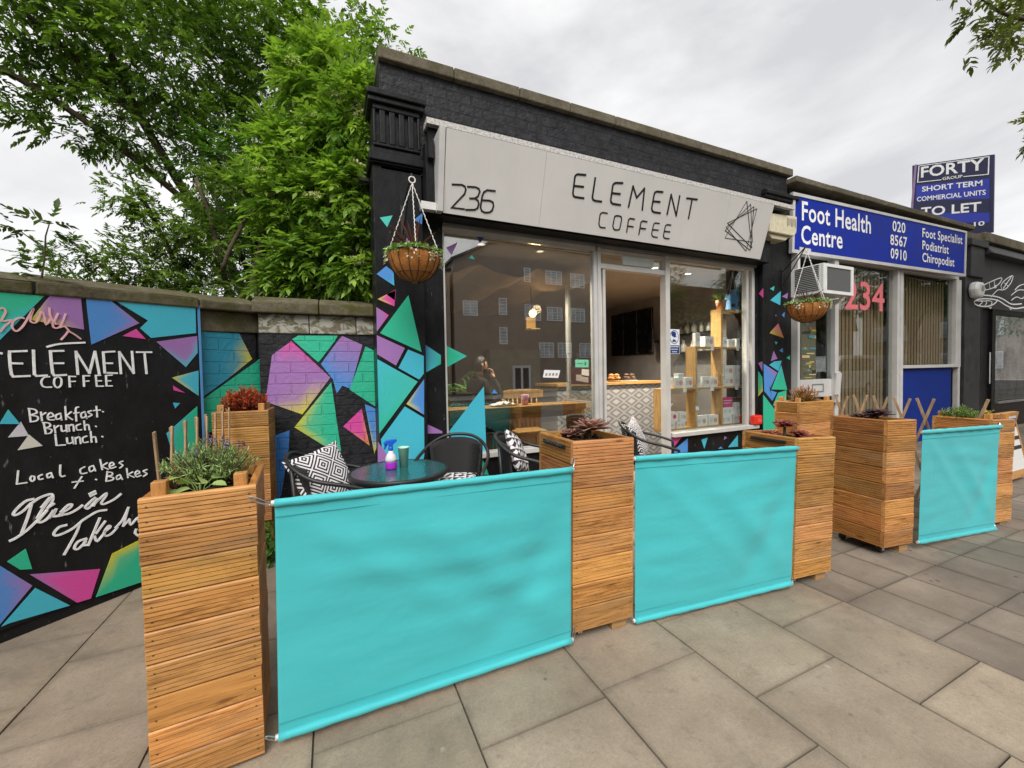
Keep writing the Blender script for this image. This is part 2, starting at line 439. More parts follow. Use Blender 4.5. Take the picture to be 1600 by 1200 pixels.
def frS(u, v, d): return Vector((u, 3.75 + SV[1] * v - 0.96055429 * d, 3.013 + SV[2] * v - 0.27809253 * d))
BO, BD = (-1.774, 3.2752), (0.74071592, 0.67181837)
frB = frV(BO, BD)
CO, CD = (6.4968, 3.88), (0.99921229, -0.0396837)
frC = frV(CO, CD)

_fontcache = {}
def glyphs(txt, bold=0.0, space=1.0):
    key = (txt, bold, space)
    if key not in _fontcache:
        cu = bpy.data.curves.new('txt', 'FONT'); cu.body = txt; cu.size = 1.0; cu.offset = bold; cu.space_character = space; cu.resolution_u = 3
        ob = bpy.data.objects.new('txt', cu); COL.objects.link(ob)
        dg = bpy.context.evaluated_depsgraph_get()
        me = bpy.data.meshes.new_from_object(ob.evaluated_get(dg))
        vs = [(v.co.x, v.co.y) for v in me.vertices]; fs = [tuple(p.vertices) for p in me.polygons]
        bpy.data.objects.remove(ob); bpy.data.curves.remove(cu); bpy.data.meshes.remove(me)
        xs = [a for a, b in vs]; ys = [b for a, b in vs]
        _fontcache[key] = (vs, fs, min(xs), max(xs), min(ys), max(ys))
    return _fontcache[key]
def text(mb, txt, a, b, cap, fr, d, bold=0.0, space=1.0, capref=0.729, both=False):
    """set txt on the baseline from a to b (frame u,v), capitals 'cap' high, at depth d"""
    vs, fs, x0, x1, y0, y1 = glyphs(txt, bold, space)
    ax, ay = a; bx, by = b
    out = []
    for x, y in vs:
        k = (x - x0) / (x1 - x0)
        out.append(fr(ax + (bx - ax) * k, ay + (by - ay) * k + y / capref * cap, d))
    nrm = (out[fs[0][1]] - out[fs[0][0]]).cross(out[fs[0][2]] - out[fs[0][1]])
    mb.add(out, fs)

def fastmesh(name, v, f, cols, mat, parent=None, world=True, smooth=False):
    """v (n,3), f (m,k) numpy; cols (n,3)"""
    me = bpy.data.meshes.new(name)
    v = np.asarray(v, dtype=np.float32); f = np.asarray(f, dtype=np.int32)
    if world and parent is not None: v = v - np.array(org(parent), dtype=np.float32)
    k = f.shape[1]
    me.vertices.add(len(v)); me.vertices.foreach_set('co', v.ravel())
    me.loops.add(f.size); me.loops.foreach_set('vertex_index', f.ravel())
    me.polygons.add(len(f)); me.polygons.foreach_set('loop_start', np.arange(len(f), dtype=np.int32) * k)
    try: me.polygons.foreach_set('loop_total', np.full(len(f), k, dtype=np.int32))
    except Exception: pass
    me.materials.append(mat)
    a = me.attributes.new('tone', 'FLOAT_COLOR', 'POINT')
    a.data.foreach_set('color', np.concatenate([np.asarray(cols, np.float32), np.ones((len(v), 1), np.float32)], 1).ravel())
    me.update(calc_edges=True); me.validate()
    return link(bpy.data.objects.new(name, me), parent)

# mural paint colours
GRN, PUR, BLU, CYA, PNK, YEL, ORA, TEA = ((0.03, 0.46, 0.27), (0.33, 0.16, 0.42), (0.075, 0.25, 0.62), (0.06, 0.46, 0.60), (0.66, 0.07, 0.33),
    (0.62, 0.56, 0.03), (0.75, 0.30, 0.03), (0.03, 0.26, 0.38))
LGR = (0.06, 0.50, 0.42)
def shapes(mb, lst, fr, d0=0.003, d1=-0.004):
    """painted shapes: (polygon, colour or per-corner colours); each a sheet a few mm thick"""
    for i, (poly, col) in enumerate(lst):
        n = len(poly)
        cols = list(col) if isinstance(col, list) else [col] * n
        cols = [cols[k % len(cols)] for k in range(n)]
        cu = sum(p[0] for p in poly) / n; cv = sum(p[1] for p in poly) / n
        cc = max(set(cols), key=cols.count)
        if len(set(cols)) == n: cc = tuple(sum(c[k] for c in cols) / n for k in range(3))
        ar = sum(poly[k][0] * poly[(k + 1) % n][1] - poly[(k + 1) % n][0] * poly[k][1] for k in range(n))
        if ar < 0: poly = poly[::-1]; cols = cols[::-1]
        e = d0 + 0.0004 * (i % 5)
        # inner ring keeps the corner tints local, as sprayed fades are
        ring = [(cu + (p[0] - cu) * 0.55, cv + (p[1] - cv) * 0.55) for p in poly]
        rc = [tuple(0.12 * a + 0.88 * b for a, b in zip(c, cc)) for c in cols]
        if len(set(cols)) > 1: pass
        vs = [fr(p[0], p[1], e) for p in poly] + [fr(p[0], p[1], e) for p in ring] + [fr(cu, cv, e)] + [fr(p[0], p[1], d1) for p in poly]
        cl = cols + rc + [cc] + cols
        fs = []
        for k in range(n):
            q = (k + 1) % n
            fs += [(k, q, n + q, n + k), (n + k, n + q, 2 * n), (k, 2 * n + 1 + k, 2 * n + 1 + q, q)]
        mb.add(vs, fs, cl)
def flat_shapes(mb, lst, fr, d0=0.003, d1=-0.004):
    """non-convex shapes: plain n-gon sheets"""
    for i, (poly, col) in enumerate(lst):
        n = len(poly)
        cols = list(col) if isinstance(col, list) else [col] * n
        cols = [cols[k % len(cols)] for k in range(n)]
        ar = sum(poly[k][0] * poly[(k + 1) % n][1] - poly[(k + 1) % n][0] * poly[k][1] for k in range(n))
        if ar < 0: poly = poly[::-1]; cols = cols[::-1]
        e = d0 + 0.0004 * (i % 5)
        mb.add([fr(p[0], p[1], e) for p in poly] + [fr(p[0], p[1], d1) for p in poly], [tuple(range(n))] + [(k, n + k, n + (k + 1) % n, (k + 1) % n) for k in range(n)], cols + cols)
# ------------------------------------------------------------------ ground: slabs, kerb, road
def build_ground():
    g = MB()
    g.quad((-40, -45, -0.14), (60, -45, -0.14), (60, 60, -0.14), (-40, 60, -0.14))
    o = g.done('ground', simple('earth', (0.05, 0.045, 0.035), 0.95, 0.3, 0.6)); o['kind'] = 'structure'
    m, t, p = newmat('paving_stone')
    v = coords(t)
    f = noise(t, v, 2.3, 8, 0.65); h = noise(t, v, 60, 5, 0.75); k = noise(t, v, 11, 5, 0.7)
    c = ramp(t, f, [(0.28, (0.245, 0.195, 0.143)), (0.72, (0.425, 0.35, 0.265))])
    c = mixc(t, 1.0, c, attr(t), 'MULTIPLY')
    c = mixc(t, math_(t, 'MULTIPLY', ramp(t, h, [(0.35, (0, 0, 0)), (0.7, (1, 1, 1))]), 0.35), c, (0.12, 0.105, 0.09))
    c = mixc(t, ramp(t, k, [(0.56, (0, 0, 0)), (0.74, (0.5, 0.5, 0.5))]), c, (0.10, 0.09, 0.075))
    st = noise(t, v, 0.85, 7, 0.7, 0.6)
    c = mixc(t, ramp(t, st, [(0.5, (0, 0, 0)), (0.68, (0.6, 0.6, 0.6))]), c, (0.115, 0.10, 0.085))
    gr = noise(t, v, 240, 2, 0.5)
    c = mixc(t, ramp(t, gr, [(0.62, (0, 0, 0)), (0.72, (0.55, 0.55, 0.55))]), c, (0.07, 0.06, 0.05))
    sc_ = noise(t, coords(t, (1, 5, 1)), 5, 5, 0.75, 0.4)
    c = mixc(t, ramp(t, sc_, [(0.66, (0, 0, 0)), (0.72, (0.3, 0.3, 0.3))]), c, (0.5, 0.46, 0.40))
    # pitting and old gum
    vo = nd(t, 'ShaderNodeTexVoronoi'); vo.inputs['Scale'].default_value = 5.5; t.links.new(v, vo.inputs['Vector'])
    gum = ramp(t, vo.outputs['Distance'], [(0.055, (1, 1, 1)), (0.085, (0, 0, 0))])
    gsel = noise(t, v, 1.9, 2)
    c = mixc(t, math_(t, 'MULTIPLY', gum, ramp(t, gsel, [(0.5, (0, 0, 0)), (0.56, (0.8, 0.8, 0.8))])), c, (0.055, 0.05, 0.045))
    v2 = nd(t, 'ShaderNodeTexVoronoi'); v2.inputs['Scale'].default_value = 7.3
    t.links.new(coords(t, (1, 0.55, 1)), v2.inputs['Vector'])
    g2 = ramp(t, v2.outputs['Distance'], [(0.06, (1, 1, 1)), (0.09, (0, 0, 0))])
    c = mixc(t, math_(t, 'MULTIPLY', g2, ramp(t, noise(t, v, 2.7, 2), [(0.55, (0, 0, 0)), (0.6, (0.75, 0.75, 0.75))])), c, (0.46, 0.43, 0.39))
    t.links.new(c, p.inputs['Base Color']); p.inputs['Roughness'].default_value = 0.82; p.inputs['Specular IOR Level'].default_value = 0.3
    bump(t, p, math_(t, 'ADD', h, math_(t, 'MULTIPLY', f, 0.6)), 0.35, 0.006)
    s = MB(); rr = random.Random(3)
    W, gap = 0.611, 0.0043
    def slab(x0, x1, y0, y1, tone):
        dz = rr.uniform(-0.0016, 0.0016); a = 0.0015
        b = [(x0 + gap, y0 + gap), (x1 - gap, y0 + gap), (x1 - gap, y1 - gap), (x0 + gap, y1 - gap)]
        bb = [(x0 + gap - a, y0 + gap - a), (x1 - gap + a, y0 + gap - a), (x1 - gap + a, y1 - gap + a), (x0 + gap - a, y1 - gap + a)]
        # joint dirt has crept a few centimetres in from the edges
        e = [rr.uniform(0.012, 0.05) for _ in range(4)]
        q = [(x0 + gap + e[0], y0 + gap + e[1]), (x1 - gap - e[2], y0 + gap + e[1]), (x1 - gap - e[2], y1 - gap - e[3]), (x0 + gap + e[0], y1 - gap - e[3])]
        ed = [tuple(c * k for c in tone) for k in (rr.uniform(0.70, 0.92), rr.uniform(0.70, 0.92), rr.uniform(0.70, 0.92), rr.uniform(0.70, 0.92))]
        tl = [rr.uniform(-0.0012, 0.0012) for _ in range(4)]
        s.add([(x, y, dz + tl[i]) for i, (x, y) in enumerate(q)] + [(x, y, dz + tl[i]) for i, (x, y) in enumerate(b)] + [(x, y, -0.008) for x, y in bb],
              [(0, 1, 2, 3)] + [(i + 4, (i + 1) % 4 + 4, (i + 1) % 4, i) for i in range(4)] + [(i + 4, i + 8, (i + 1) % 4 + 8, (i + 1) % 4 + 4) for i in range(4)], [tone] * 4 + ed + ed)
    offs = {0: 1.53, 1: 1.197, 2: 1.46}
    for i in range(-13, 3):                                  # large slabs, columns running towards the shops
        x0 = 1.111 + W * i
        y = offs.get(i, 1.53 if i == 0 else (1.2 + 0.31 * (i % 2) + 0.02 * i))
        a = y - 0.594 * math.ceil((y + 2.2) / 0.594)
        while a < 4.6:
            k = rr.uniform(0.80, 1.08)
            if a > 1.9: k *= 0.92
            slab(x0, x0 + W, a, a + 0.594, (k * 1.02, k, k * rr.uniform(0.95, 0.99)))
            a += 0.594
    x = 1.111 + W * 3; j = 0
    while x < 22:                                            # smaller greyer slabs in front of the clinic
        w = 0.38
        a = 1.035 - 0.41 * 8 - 0.006 * j
        while a < 4.6:
            k = rr.uniform(0.48, 0.74)
            slab(x, x + w, a, a + 0.41, (k * 0.98, k * 0.99, k * 1.04))
            a += 0.41
        x += w; j += 1
    o = s.done('pavement', m); o['kind'] = 'structure'
    j = MB(); j.box(-8, 22.5, -2.3, 4.7, -0.12, -0.0085)
    jo = j.done('paving_joints', simple('joint_sand', (0.045, 0.04, 0.034), 0.95, 0.3, 20)); jo['kind'] = 'structure'
    kb = MB()
    for i in range(34): kb.box(-8 + 0.9 * i + 0.004, -8 + 0.9 * (i + 1) - 0.004, -2.46, -2.31, -0.13, 0.0)
    ko = kb.done('kerb', stone('granite_kerb', (0.16, 0.155, 0.15), (0.3, 0.29, 0.28), (0.1, 0.1, 0.09), 0.2, 8), bevel=0.012); ko['kind'] = 'structure'
    rd = MB(); rd.box(-40, 60, -13.5, -2.47, -0.138, -0.125)
    m2, t2, p2 = newmat('asphalt')
    v = coords(t2); a1 = noise(t2, v, 90, 4, 0.8); a2 = noise(t2, v, 0.7, 6)
    t2.links.new(mixc(t2, a2, ramp(t2, a1, [(0.3, (0.03, 0.03, 0.031)), (0.7, (0.075, 0.073, 0.07))]), (0.06, 0.058, 0.055)), p2.inputs['Base Color'])
    p2.inputs['Roughness'].default_value = 0.85; bump(t2, p2, a1, 0.5, 0.01)
    ro = rd.done('road', m2); ro['kind'] = 'structure'
    ln = MB()
    for i in range(16): ln.box(-30 + 5 * i, -28 + 5 * i, -8.05, -7.95, -0.125, -0.121)
    lo = ln.done('road_markings', simple('road_paint', (0.65, 0.65, 0.62), 0.7, 0.2, 20)); lo['kind'] = 'structure'
    fp = MB(); fp.box(-40, 60, -17.5, -13.5, -0.13, 0.0)
    fo = fp.done('far_pavement', stone('far_paving', (0.2, 0.19, 0.17), (0.3, 0.28, 0.25), (0.15, 0.14, 0.12), 0.3, 2)); fo['kind'] = 'structure'
build_ground()

# ------------------------------------------------------------------ garden wall and the mural on it
TH = math.atan2(BD[1], BD[0])
def build_garden_wall():
    root = thing('garden_wall', 'brick garden wall with mossy stone coping, its bricks painted with coloured mural shapes', 'wall', (-0.6, 4.34, 0))
    S1 = 1.585                                                # the bend, measured along the slanting stretch
    # slanting stretch (built along its own X, face at y = 0)
    def slant(o):
        o.location = (-1.7337 + 0.6, 3.2307 - 4.34 + 0.0, 0); o.rotation_euler = (0, 0, TH); return o
    # the slanting stretch's face lies 0.06 m behind the board's face
    off = Vector((BO[0] - 0.06 * BD[1] + 0.6, BO[1] + 0.06 * BD[0] - 4.34, 0))
    def place(o): o.location = off; o.rotation_euler = (0, 0, TH); return o
    w = MB(); w.prism([(-7.0, -0.1), (1.6, -0.1), (1.6, 1.907), (-7.0, 1.52)], lambda u, v, d: Vector((u, d, v)), 0.0, 0.22)
    a = place(w.done('wall_section', M['blackbrick'], root, world=False))
    w = MB(); w.box(-0.80, -0.56, 4.43, 4.55, -0.1, 2.10); w.done('corner_filler', M['blackbrick'], root)  # added filler behind the bend, closing a slit that let the sky through
    w = MB(); w.box(-0.600, 0.44, 4.34, 4.56, -0.1, 1.905)
    w.done('wall_section', M['blackbrick'], root)
    # coping: a lower band and a weathered top course, stone by stone
    up = lambda o: setattr(o, 'rotation_euler', (0, 0, TH)) or o
    def slope(mb): mb.v = [(a, b, z + 0.045 * (a - 1.6) + 0.035) for a, b, z in mb.v]
    c = MB(); x = -7.0; rr = random.Random(5)
    while x < 1.62:
        e = min(x + 0.62, 1.63); c.box(x + 0.003, e - 0.003, -0.012 + rr.uniform(-.004, .004), 0.235, 1.874, 2.05); x += 0.62
    slope(c)
    place(c.done('coping', M['mosscoping'], root, world=False, bevel=0.008))
    c = MB(); x = -7.0
    while x < 1.60:
        e = min(x + 0.9, 1.61)
        z = rr.uniform(-.004, .004)
        c.prism([(-0.075, 2.052), (0.30, 2.052), (0.30, 2.12 + z), (0.11, 2.20 + z), (-0.075, 2.13 + z)], lambda u, v, d: Vector((d, u, v)), e - 0.003, x + 0.003); x += 0.9
    slope(c)
    place(c.done('coping', M['mosscoping'], root, world=False, bevel=0.012))
    c = MB(); x = -0.60
    while x < 0.42:
        e = min(x + 0.42, 0.436); c.box(x + 0.003, e - 0.003, 4.328 + rr.uniform(-.004, .004), 4.57, 1.907, 2.085); x += 0.42
    c.done('coping', M['lichen'], root, bevel=0.008)
    c = MB(); x = -0.64
    while x < 0.42:
        e = min(x + 0.55, 0.436)
        c.prism([(4.265, 2.087), (4.63, 2.087), (4.63, 2.17), (4.45, 2.26), (4.265, 2.19)], lambda u, v, d: Vector((d, u, v)), e - 0.003, x + 0.003); x += 0.55
    c.done('coping', M['mosscoping'], root, bevel=0.012)
    # mural on the slanting stretch
    frL = lambda u, v, d: Vector((u, -d, v))
    mu = MB()
    shapes(mu, [([(1.127,1.887),(1.449,1.894),(1.556,1.668),(1.332,1.489),(1.125,1.342),(1.096,1.344)], [TEA, TEA, YEL, TEA, TEA, TEA]),
                ([(1.077,1.312),(1.137,1.328),(1.688,1.711),(1.678,1.526),(1.648,1.27),(1.316,1.058),(1.067,1.039)], [GRN, GRN, GRN, GRN, GRN, GRN, GRN])], frL)
    place(mu.done('mural', M['muralbrick'], root, world=False))
    mu = MB(); fr = frY(4.34)
    shapes(mu, [([(-.337,1.836),(-.009,1.484),(-.264,1.137),(-.563,1.274),(-.498,1.703)], [PNK, PUR, YEL, PUR, PUR]),
                ([(-.33,1.854),(-.275,1.889),(0.068,1.896),(0.037,1.837),(-.111,1.634)], GRN),
                ([(0.325,1.792),(0.416,1.744),(0.401,1.179),(0.162,1.36)], GRN),
                ([(-.003,1.437),(0.067,0.75),(-.008,0.758),(-.335,1.019)], [GRN, GRN, GRN, YEL]),
                ([(0.27,1.162),(0.336,0.782),(0.093,0.996)], [PNK, ORA, PNK]),
                ([(0.301,1.209),(0.405,1.155),(0.414,0.799),(0.38,0.695)], [BLU, BLU, YEL, YEL]),
                ([(-.567,0.932),(-.376,0.992),(-.388,0.825),(-.46,0.407),(-.575,0.061),(-.776,0.098)], [(0.05, 0.20, 0.55)] * 6)], fr)
    flat_shapes(mu, [([(0.081,1.861),(0.111,1.893),(0.295,1.808),(0.17,1.368),(0.097,1.402),(0.044,1.325),(0.012,1.468),(-.09,1.618)], [PUR, PUR, PUR, BLU, BLU, BLU, BLU, BLU])], fr)
    mu.done('mural', M['muralbrick'], root)
build_garden_wall()

# ------------------------------------------------------------------ the mural board with the menu
def build_board():
    root = thing('mural_board', 'black painted board with white hand-lettered coffee menu and coloured triangles along its edges', 'sign board', (BO[0], BO[1], 0))
    b = MB(); b.prism([(-1.6, 0.075), (1.087, 0.075), (1.087, 2.085), (-1.6, 1.955)], frB, 0.0, -0.03)
    b.done('panel', M['blackmatt'], root)
    b = MB(); b.prism([(-1.6, 1.957), (1.087, 2.087), (1.087, 2.145), (-1.6, 2.015)], frB, 0.012, -0.04); b.done('top_strip', M['blackmatt'], root)  # black strip along the board's top edge, up to the coping
    b = MB(); b.prism([(1.0875, 0.075), (1.104, 0.075), (1.104, 2.085), (1.0875, 2.085)], frB, 0.004, -0.03)
    b.tone = (0.10, 0.30, 0.62); b.c = [b.tone] * len(b.v)
    b.done('edge_strip', M['decal'], root)
    b = MB(); b.prism([(-1.6, -0.02), (1.08, -0.02), (1.08, 0.072), (-1.6, 0.072)], frB, -0.012, -0.05)
    b.done('plinth', M['blackmatt'], root)
    s = MB()
    shapes(s, [
        ([(-.24,1.967),(0.025,2.014),(0.244,2.023),(0.061,1.743),(-.011,1.635),(-.253,1.596)], [GRN, GRN, GRN, CYA, GRN, GRN]),
        ([(0.267,2.027),(0.407,2.035),(0.415,1.833),(0.182,1.87)], [PUR, PUR, PUR, YEL]),
        ([(0.431,2.039),(0.546,2.051),(0.707,1.905),(0.447,1.737)], [BLU, BLU, PUR, BLU]),
        ([(0.61,1.806),(0.687,1.862),(0.74,1.793)], PNK),
        ([(0.803,1.778),(1.076,1.841),(1.075,1.707),(0.988,1.591)], [PUR, PUR, CYA, CYA]),
        ([(0.893,1.51),(1.077,1.563),(1.07,1.36)], [YEL, CYA, CYA]),
        ([(0.897,1.449),(0.976,1.388),(0.902,1.412)], PNK),
        ([(0.892,1.319),(0.938,1.311),(0.905,1.274)], CYA),
        ([(0.842,1.088),(1.057,1.276),(1.038,0.737),(0.914,0.766)], [CYA, GRN, GRN, GRN]),
        ([(0.042,1.261),(0.077,1.34),(0.119,1.251)], [CYA, LGR, CYA]),
        ([(0.071,1.179),(0.123,1.264),(0.151,1.176)], (0.62, 0.60, 0.66)),
        ([(0.105,1.098),(0.152,1.183),(0.205,1.107)], (0.66, 0.64, 0.56)),
        ([(0.042,0.462),(0.115,0.507),(0.136,0.376),(0.089,0.393)], GRN),
        ([(-.193,0.625),(0.016,0.449),(0.133,0.276),(0.004,0.117),(-.214,0.007)], [BLU, BLU, PUR, BLU, BLU]),
        ([(0.125,0.348),(0.436,0.238),(0.384,0.065),(0.319,0.072)], [PUR, PNK, PNK, PNK]),
        ([(0.145,0.256),(0.287,0.071),(0.039,0.102),(0.008,0.1)], CYA),
        ([(0.501,0.314),(0.642,0.347),(0.716,0.342),(0.705,0.038),(0.634,0.044),(0.41,0.06)], [YEL, YEL, GRN, GRN, GRN, GRN])], frB)
    flat_shapes(s, [([(0.58,2.046),(1.073,2.076),(1.07,1.864),(0.773,1.804),(0.71,1.869),(0.759,1.929)], CYA)], frB)
    s.done('mural', M['decal'], root)
    def strokes(name, groups, w, mat, d0=0.006, d1=0.0005, curve=True):
        m = MB()
        for i, st in enumerate(groups): m.stroke(st, w, frB, d0 + 0.0005 * (i % 7), d1, curve)
        m.done(name, mat, root)
    strokes('title_lettering', [[(0.159,1.683),(0.095,1.677)],[(0.094,1.679),(0.092,1.656),(0.093,1.587),(0.096,1.544),(0.102,1.531),(0.166,1.534)],[(0.093,1.609),(0.139,1.608)],[(0.187,1.688),(0.186,1.614),(0.186,1.543)],[(0.186,1.544),(0.194,1.533),(0.236,1.536)],[(0.313,1.69),(0.258,1.686)],[(0.257,1.687),(0.259,1.608),(0.262,1.549),(0.268,1.535),(0.32,1.538)],[(0.257,1.611),(0.311,1.612)],[(0.375,1.542),(0.371,1.689)],[(0.372,1.685),(0.43,1.548)],[(0.43,1.548),(0.462,1.692)],[(0.462,1.692),(0.478,1.543)],[(0.561,1.696),(0.503,1.689)],[(0.503,1.689),(0.506,1.55)],[(0.506,1.55),(0.57,1.547)],[(0.502,1.615),(0.547,1.615)],[(0.591,1.544),(0.587,1.694)],[(0.587,1.694),(0.661,1.545)],[(0.661,1.545),(0.657,1.7)],[(0.684,1.696),(0.769,1.699)],[(0.728,1.695),(0.735,1.543)],[(0.059,1.666),(0.063,1.665)]], 0.0115, M['chalk'], curve=False)
    strokes('subtitle_lettering', [[(0.247,1.528),(0.225,1.524),(0.213,1.5),(0.216,1.474),(0.229,1.464),(0.254,1.464)],[(0.284,1.525),(0.271,1.517),(0.266,1.489),(0.272,1.465),(0.284,1.46),(0.296,1.475),(0.299,1.505),(0.292,1.523),(0.283,1.526)],[(0.363,1.527),(0.334,1.529)],[(0.334,1.529),(0.335,1.461)],[(0.334,1.496),(0.36,1.496)],[(0.429,1.531),(0.4,1.531)],[(0.4,1.531),(0.401,1.462)],[(0.401,1.495),(0.425,1.497)],[(0.484,1.534),(0.46,1.533)],[(0.46,1.533),(0.463,1.461)],[(0.463,1.461),(0.495,1.46)],[(0.462,1.497),(0.486,1.496)],[(0.542,1.534),(0.511,1.532)],[(0.511,1.532),(0.512,1.461)],[(0.512,1.461),(0.541,1.46)],[(0.512,1.496),(0.535,1.495)]], 0.0082, M['chalk'])
    strokes('menu_lettering', [[(0.157,1.338),(0.161,1.259)],[(0.155,1.339),(0.18,1.331),(0.187,1.31),(0.158,1.3)],[(0.158,1.3),(0.189,1.287),(0.187,1.264),(0.161,1.259)],[(0.204,1.313),(0.207,1.26)],[(0.205,1.293),(0.224,1.307)],[(0.231,1.278),(0.256,1.284),(0.246,1.305),(0.232,1.29),(0.235,1.264),(0.258,1.26)],[(0.287,1.297),(0.267,1.287),(0.269,1.262),(0.289,1.268)],[(0.287,1.297),(0.291,1.254)],[(0.31,1.339),(0.311,1.255)],[(0.336,1.302),(0.312,1.28)],[(0.312,1.28),(0.339,1.252)],[(0.37,1.33),(0.357,1.318),(0.357,1.24)],[(0.347,1.292),(0.371,1.294)],[(0.397,1.296),(0.38,1.285),(0.384,1.258),(0.404,1.266)],[(0.399,1.296),(0.406,1.251)],[(0.431,1.301),(0.414,1.292),(0.432,1.273),(0.414,1.261)],[(0.456,1.327),(0.458,1.256)],[(0.442,1.3),(0.474,1.301)],[(0.486,1.289),(0.489,1.287)],[(0.213,1.249),(0.22,1.179)],[(0.21,1.249),(0.235,1.242),(0.239,1.222),(0.216,1.213)],[(0.216,1.213),(0.245,1.201),(0.24,1.18),(0.22,1.179)],[(0.257,1.224),(0.261,1.179)],[(0.259,1.207),(0.276,1.221)],[(0.287,1.22),(0.29,1.185),(0.305,1.187)],[(0.31,1.221),(0.311,1.178)],[(0.322,1.179),(0.32,1.22)],[(0.321,1.211),(0.339,1.219),(0.343,1.178)],[(0.375,1.219),(0.356,1.209),(0.358,1.184),(0.379,1.181)],[(0.393,1.238),(0.396,1.177)],[(0.395,1.204),(0.412,1.21),(0.417,1.174)],[(0.448,1.195),(0.451,1.192)],[(0.26,1.169),(0.263,1.099)],[(0.263,1.099),(0.301,1.096)],[(0.31,1.139),(0.313,1.104),(0.332,1.105)],[(0.335,1.14),(0.338,1.096)],[(0.349,1.094),(0.348,1.136)],[(0.349,1.127),(0.367,1.135),(0.372,1.092)],[(0.402,1.136),(0.383,1.126),(0.385,1.098),(0.407,1.097)],[(0.422,1.164),(0.424,1.092)],[(0.423,1.12),(0.442,1.125),(0.447,1.088)],[(0.477,1.122),(0.48,1.119)]], 0.0072, M['chalk'])
    strokes('menu_lettering', [[(0.102,0.977),(0.094,0.901)],[(0.094,0.901),(0.132,0.899)],[(0.154,0.934),(0.147,0.919),(0.153,0.902),(0.163,0.909),(0.163,0.928),(0.153,0.934)],[(0.196,0.932),(0.181,0.924),(0.183,0.906),(0.198,0.906)],[(0.232,0.934),(0.217,0.928),(0.219,0.907),(0.235,0.913)],[(0.233,0.934),(0.24,0.902)],[(0.275,0.973),(0.272,0.92),(0.277,0.901),(0.292,0.901)],[(0.386,0.937),(0.365,0.925),(0.368,0.897),(0.394,0.896)],[(0.427,0.936),(0.408,0.929),(0.411,0.9),(0.43,0.908)],[(0.427,0.934),(0.436,0.899)],[(0.462,0.97),(0.47,0.9)],[(0.496,0.94),(0.467,0.923)],[(0.467,0.923),(0.5,0.895)],[(0.508,0.914),(0.53,0.92),(0.522,0.938),(0.508,0.926),(0.512,0.899),(0.539,0.903)],[(0.579,0.934),(0.56,0.926),(0.578,0.905),(0.561,0.889)],[(0.37,0.877),(0.333,0.811)],[(0.325,0.852),(0.374,0.847)],[(0.436,0.842),(0.439,0.839)],[(0.496,0.881),(0.487,0.818)],[(0.493,0.878),(0.517,0.869),(0.519,0.852),(0.495,0.849)],[(0.495,0.849),(0.524,0.832),(0.518,0.817),(0.487,0.817)],[(0.559,0.843),(0.543,0.836),(0.544,0.814),(0.563,0.82)],[(0.561,0.841),(0.572,0.807)],[(0.598,0.878),(0.603,0.812)],[(0.63,0.846),(0.602,0.834)],[(0.602,0.834),(0.636,0.807)],[(0.643,0.824),(0.668,0.831),(0.659,0.848),(0.644,0.835),(0.65,0.807),(0.675,0.811)],[(0.711,0.844),(0.691,0.837),(0.71,0.814),(0.689,0.8)]], 0.0072, M['chalk'])
    strokes('brush_lettering', [[(0.155,0.793),(0.125,0.79),(0.091,0.758),(0.075,0.732),(0.08,0.721),(0.097,0.725),(0.118,0.74),(0.143,0.769)],[(0.143,0.768),(0.182,0.794),(0.226,0.803),(0.236,0.786),(0.228,0.747),(0.185,0.682),(0.133,0.625),(0.087,0.59),(0.057,0.578)],[(0.145,0.76),(0.129,0.693),(0.103,0.608)],[(0.231,0.785),(0.2,0.74),(0.167,0.675)],[(0.222,0.782),(0.187,0.733)],[(0.206,0.705),(0.172,0.66),(0.173,0.647),(0.186,0.645),(0.208,0.657),(0.236,0.698)],[(0.212,0.724),(0.238,0.74)],[(0.234,0.696),(0.217,0.658)],[(0.247,0.703),(0.235,0.671),(0.237,0.661),(0.271,0.657)],[(0.268,0.679),(0.3,0.711),(0.317,0.71),(0.308,0.692),(0.273,0.672),(0.264,0.663),(0.302,0.657),(0.339,0.671),(0.365,0.689)],[(0.427,0.722),(0.382,0.68),(0.382,0.667),(0.395,0.663),(0.433,0.706)],[(0.402,0.754),(0.429,0.764)],[(0.406,0.739),(0.432,0.749)],[(0.438,0.712),(0.418,0.671)],[(0.419,0.676),(0.46,0.717),(0.485,0.734),(0.48,0.713),(0.458,0.68),(0.471,0.666),(0.522,0.681),(0.56,0.708)]], 0.0125, M['chalk'])
    strokes('brush_lettering', [[(0.481,0.622),(0.435,0.626),(0.376,0.599),(0.35,0.578),(0.332,0.522),(0.273,0.406)],[(0.288,0.588),(0.257,0.586),(0.234,0.56),(0.237,0.541),(0.267,0.539),(0.315,0.555),(0.353,0.583)],[(0.375,0.467),(0.338,0.462),(0.319,0.432),(0.327,0.417),(0.344,0.42),(0.373,0.448)],[(0.376,0.465),(0.361,0.432),(0.38,0.425)],[(0.446,0.579),(0.384,0.42)],[(0.472,0.548),(0.424,0.484)],[(0.415,0.467),(0.428,0.431),(0.465,0.47)],[(0.464,0.476),(0.497,0.499),(0.487,0.51),(0.464,0.476),(0.472,0.449),(0.501,0.452),(0.533,0.483)],[(0.525,0.486),(0.564,0.527),(0.598,0.602)],[(0.594,0.592),(0.565,0.483)],[(0.565,0.483),(0.601,0.518)],[(0.6,0.515),(0.607,0.478),(0.646,0.512),(0.655,0.477),(0.686,0.504)],[(0.635,0.433),(0.628,0.41),(0.642,0.386)]], 0.0125, M['chalk'])
    strokes('title_underline', [(0.245,1.712),(0.301,1.733),(0.414,1.748)], 0.011, M['chalk']) if False else None
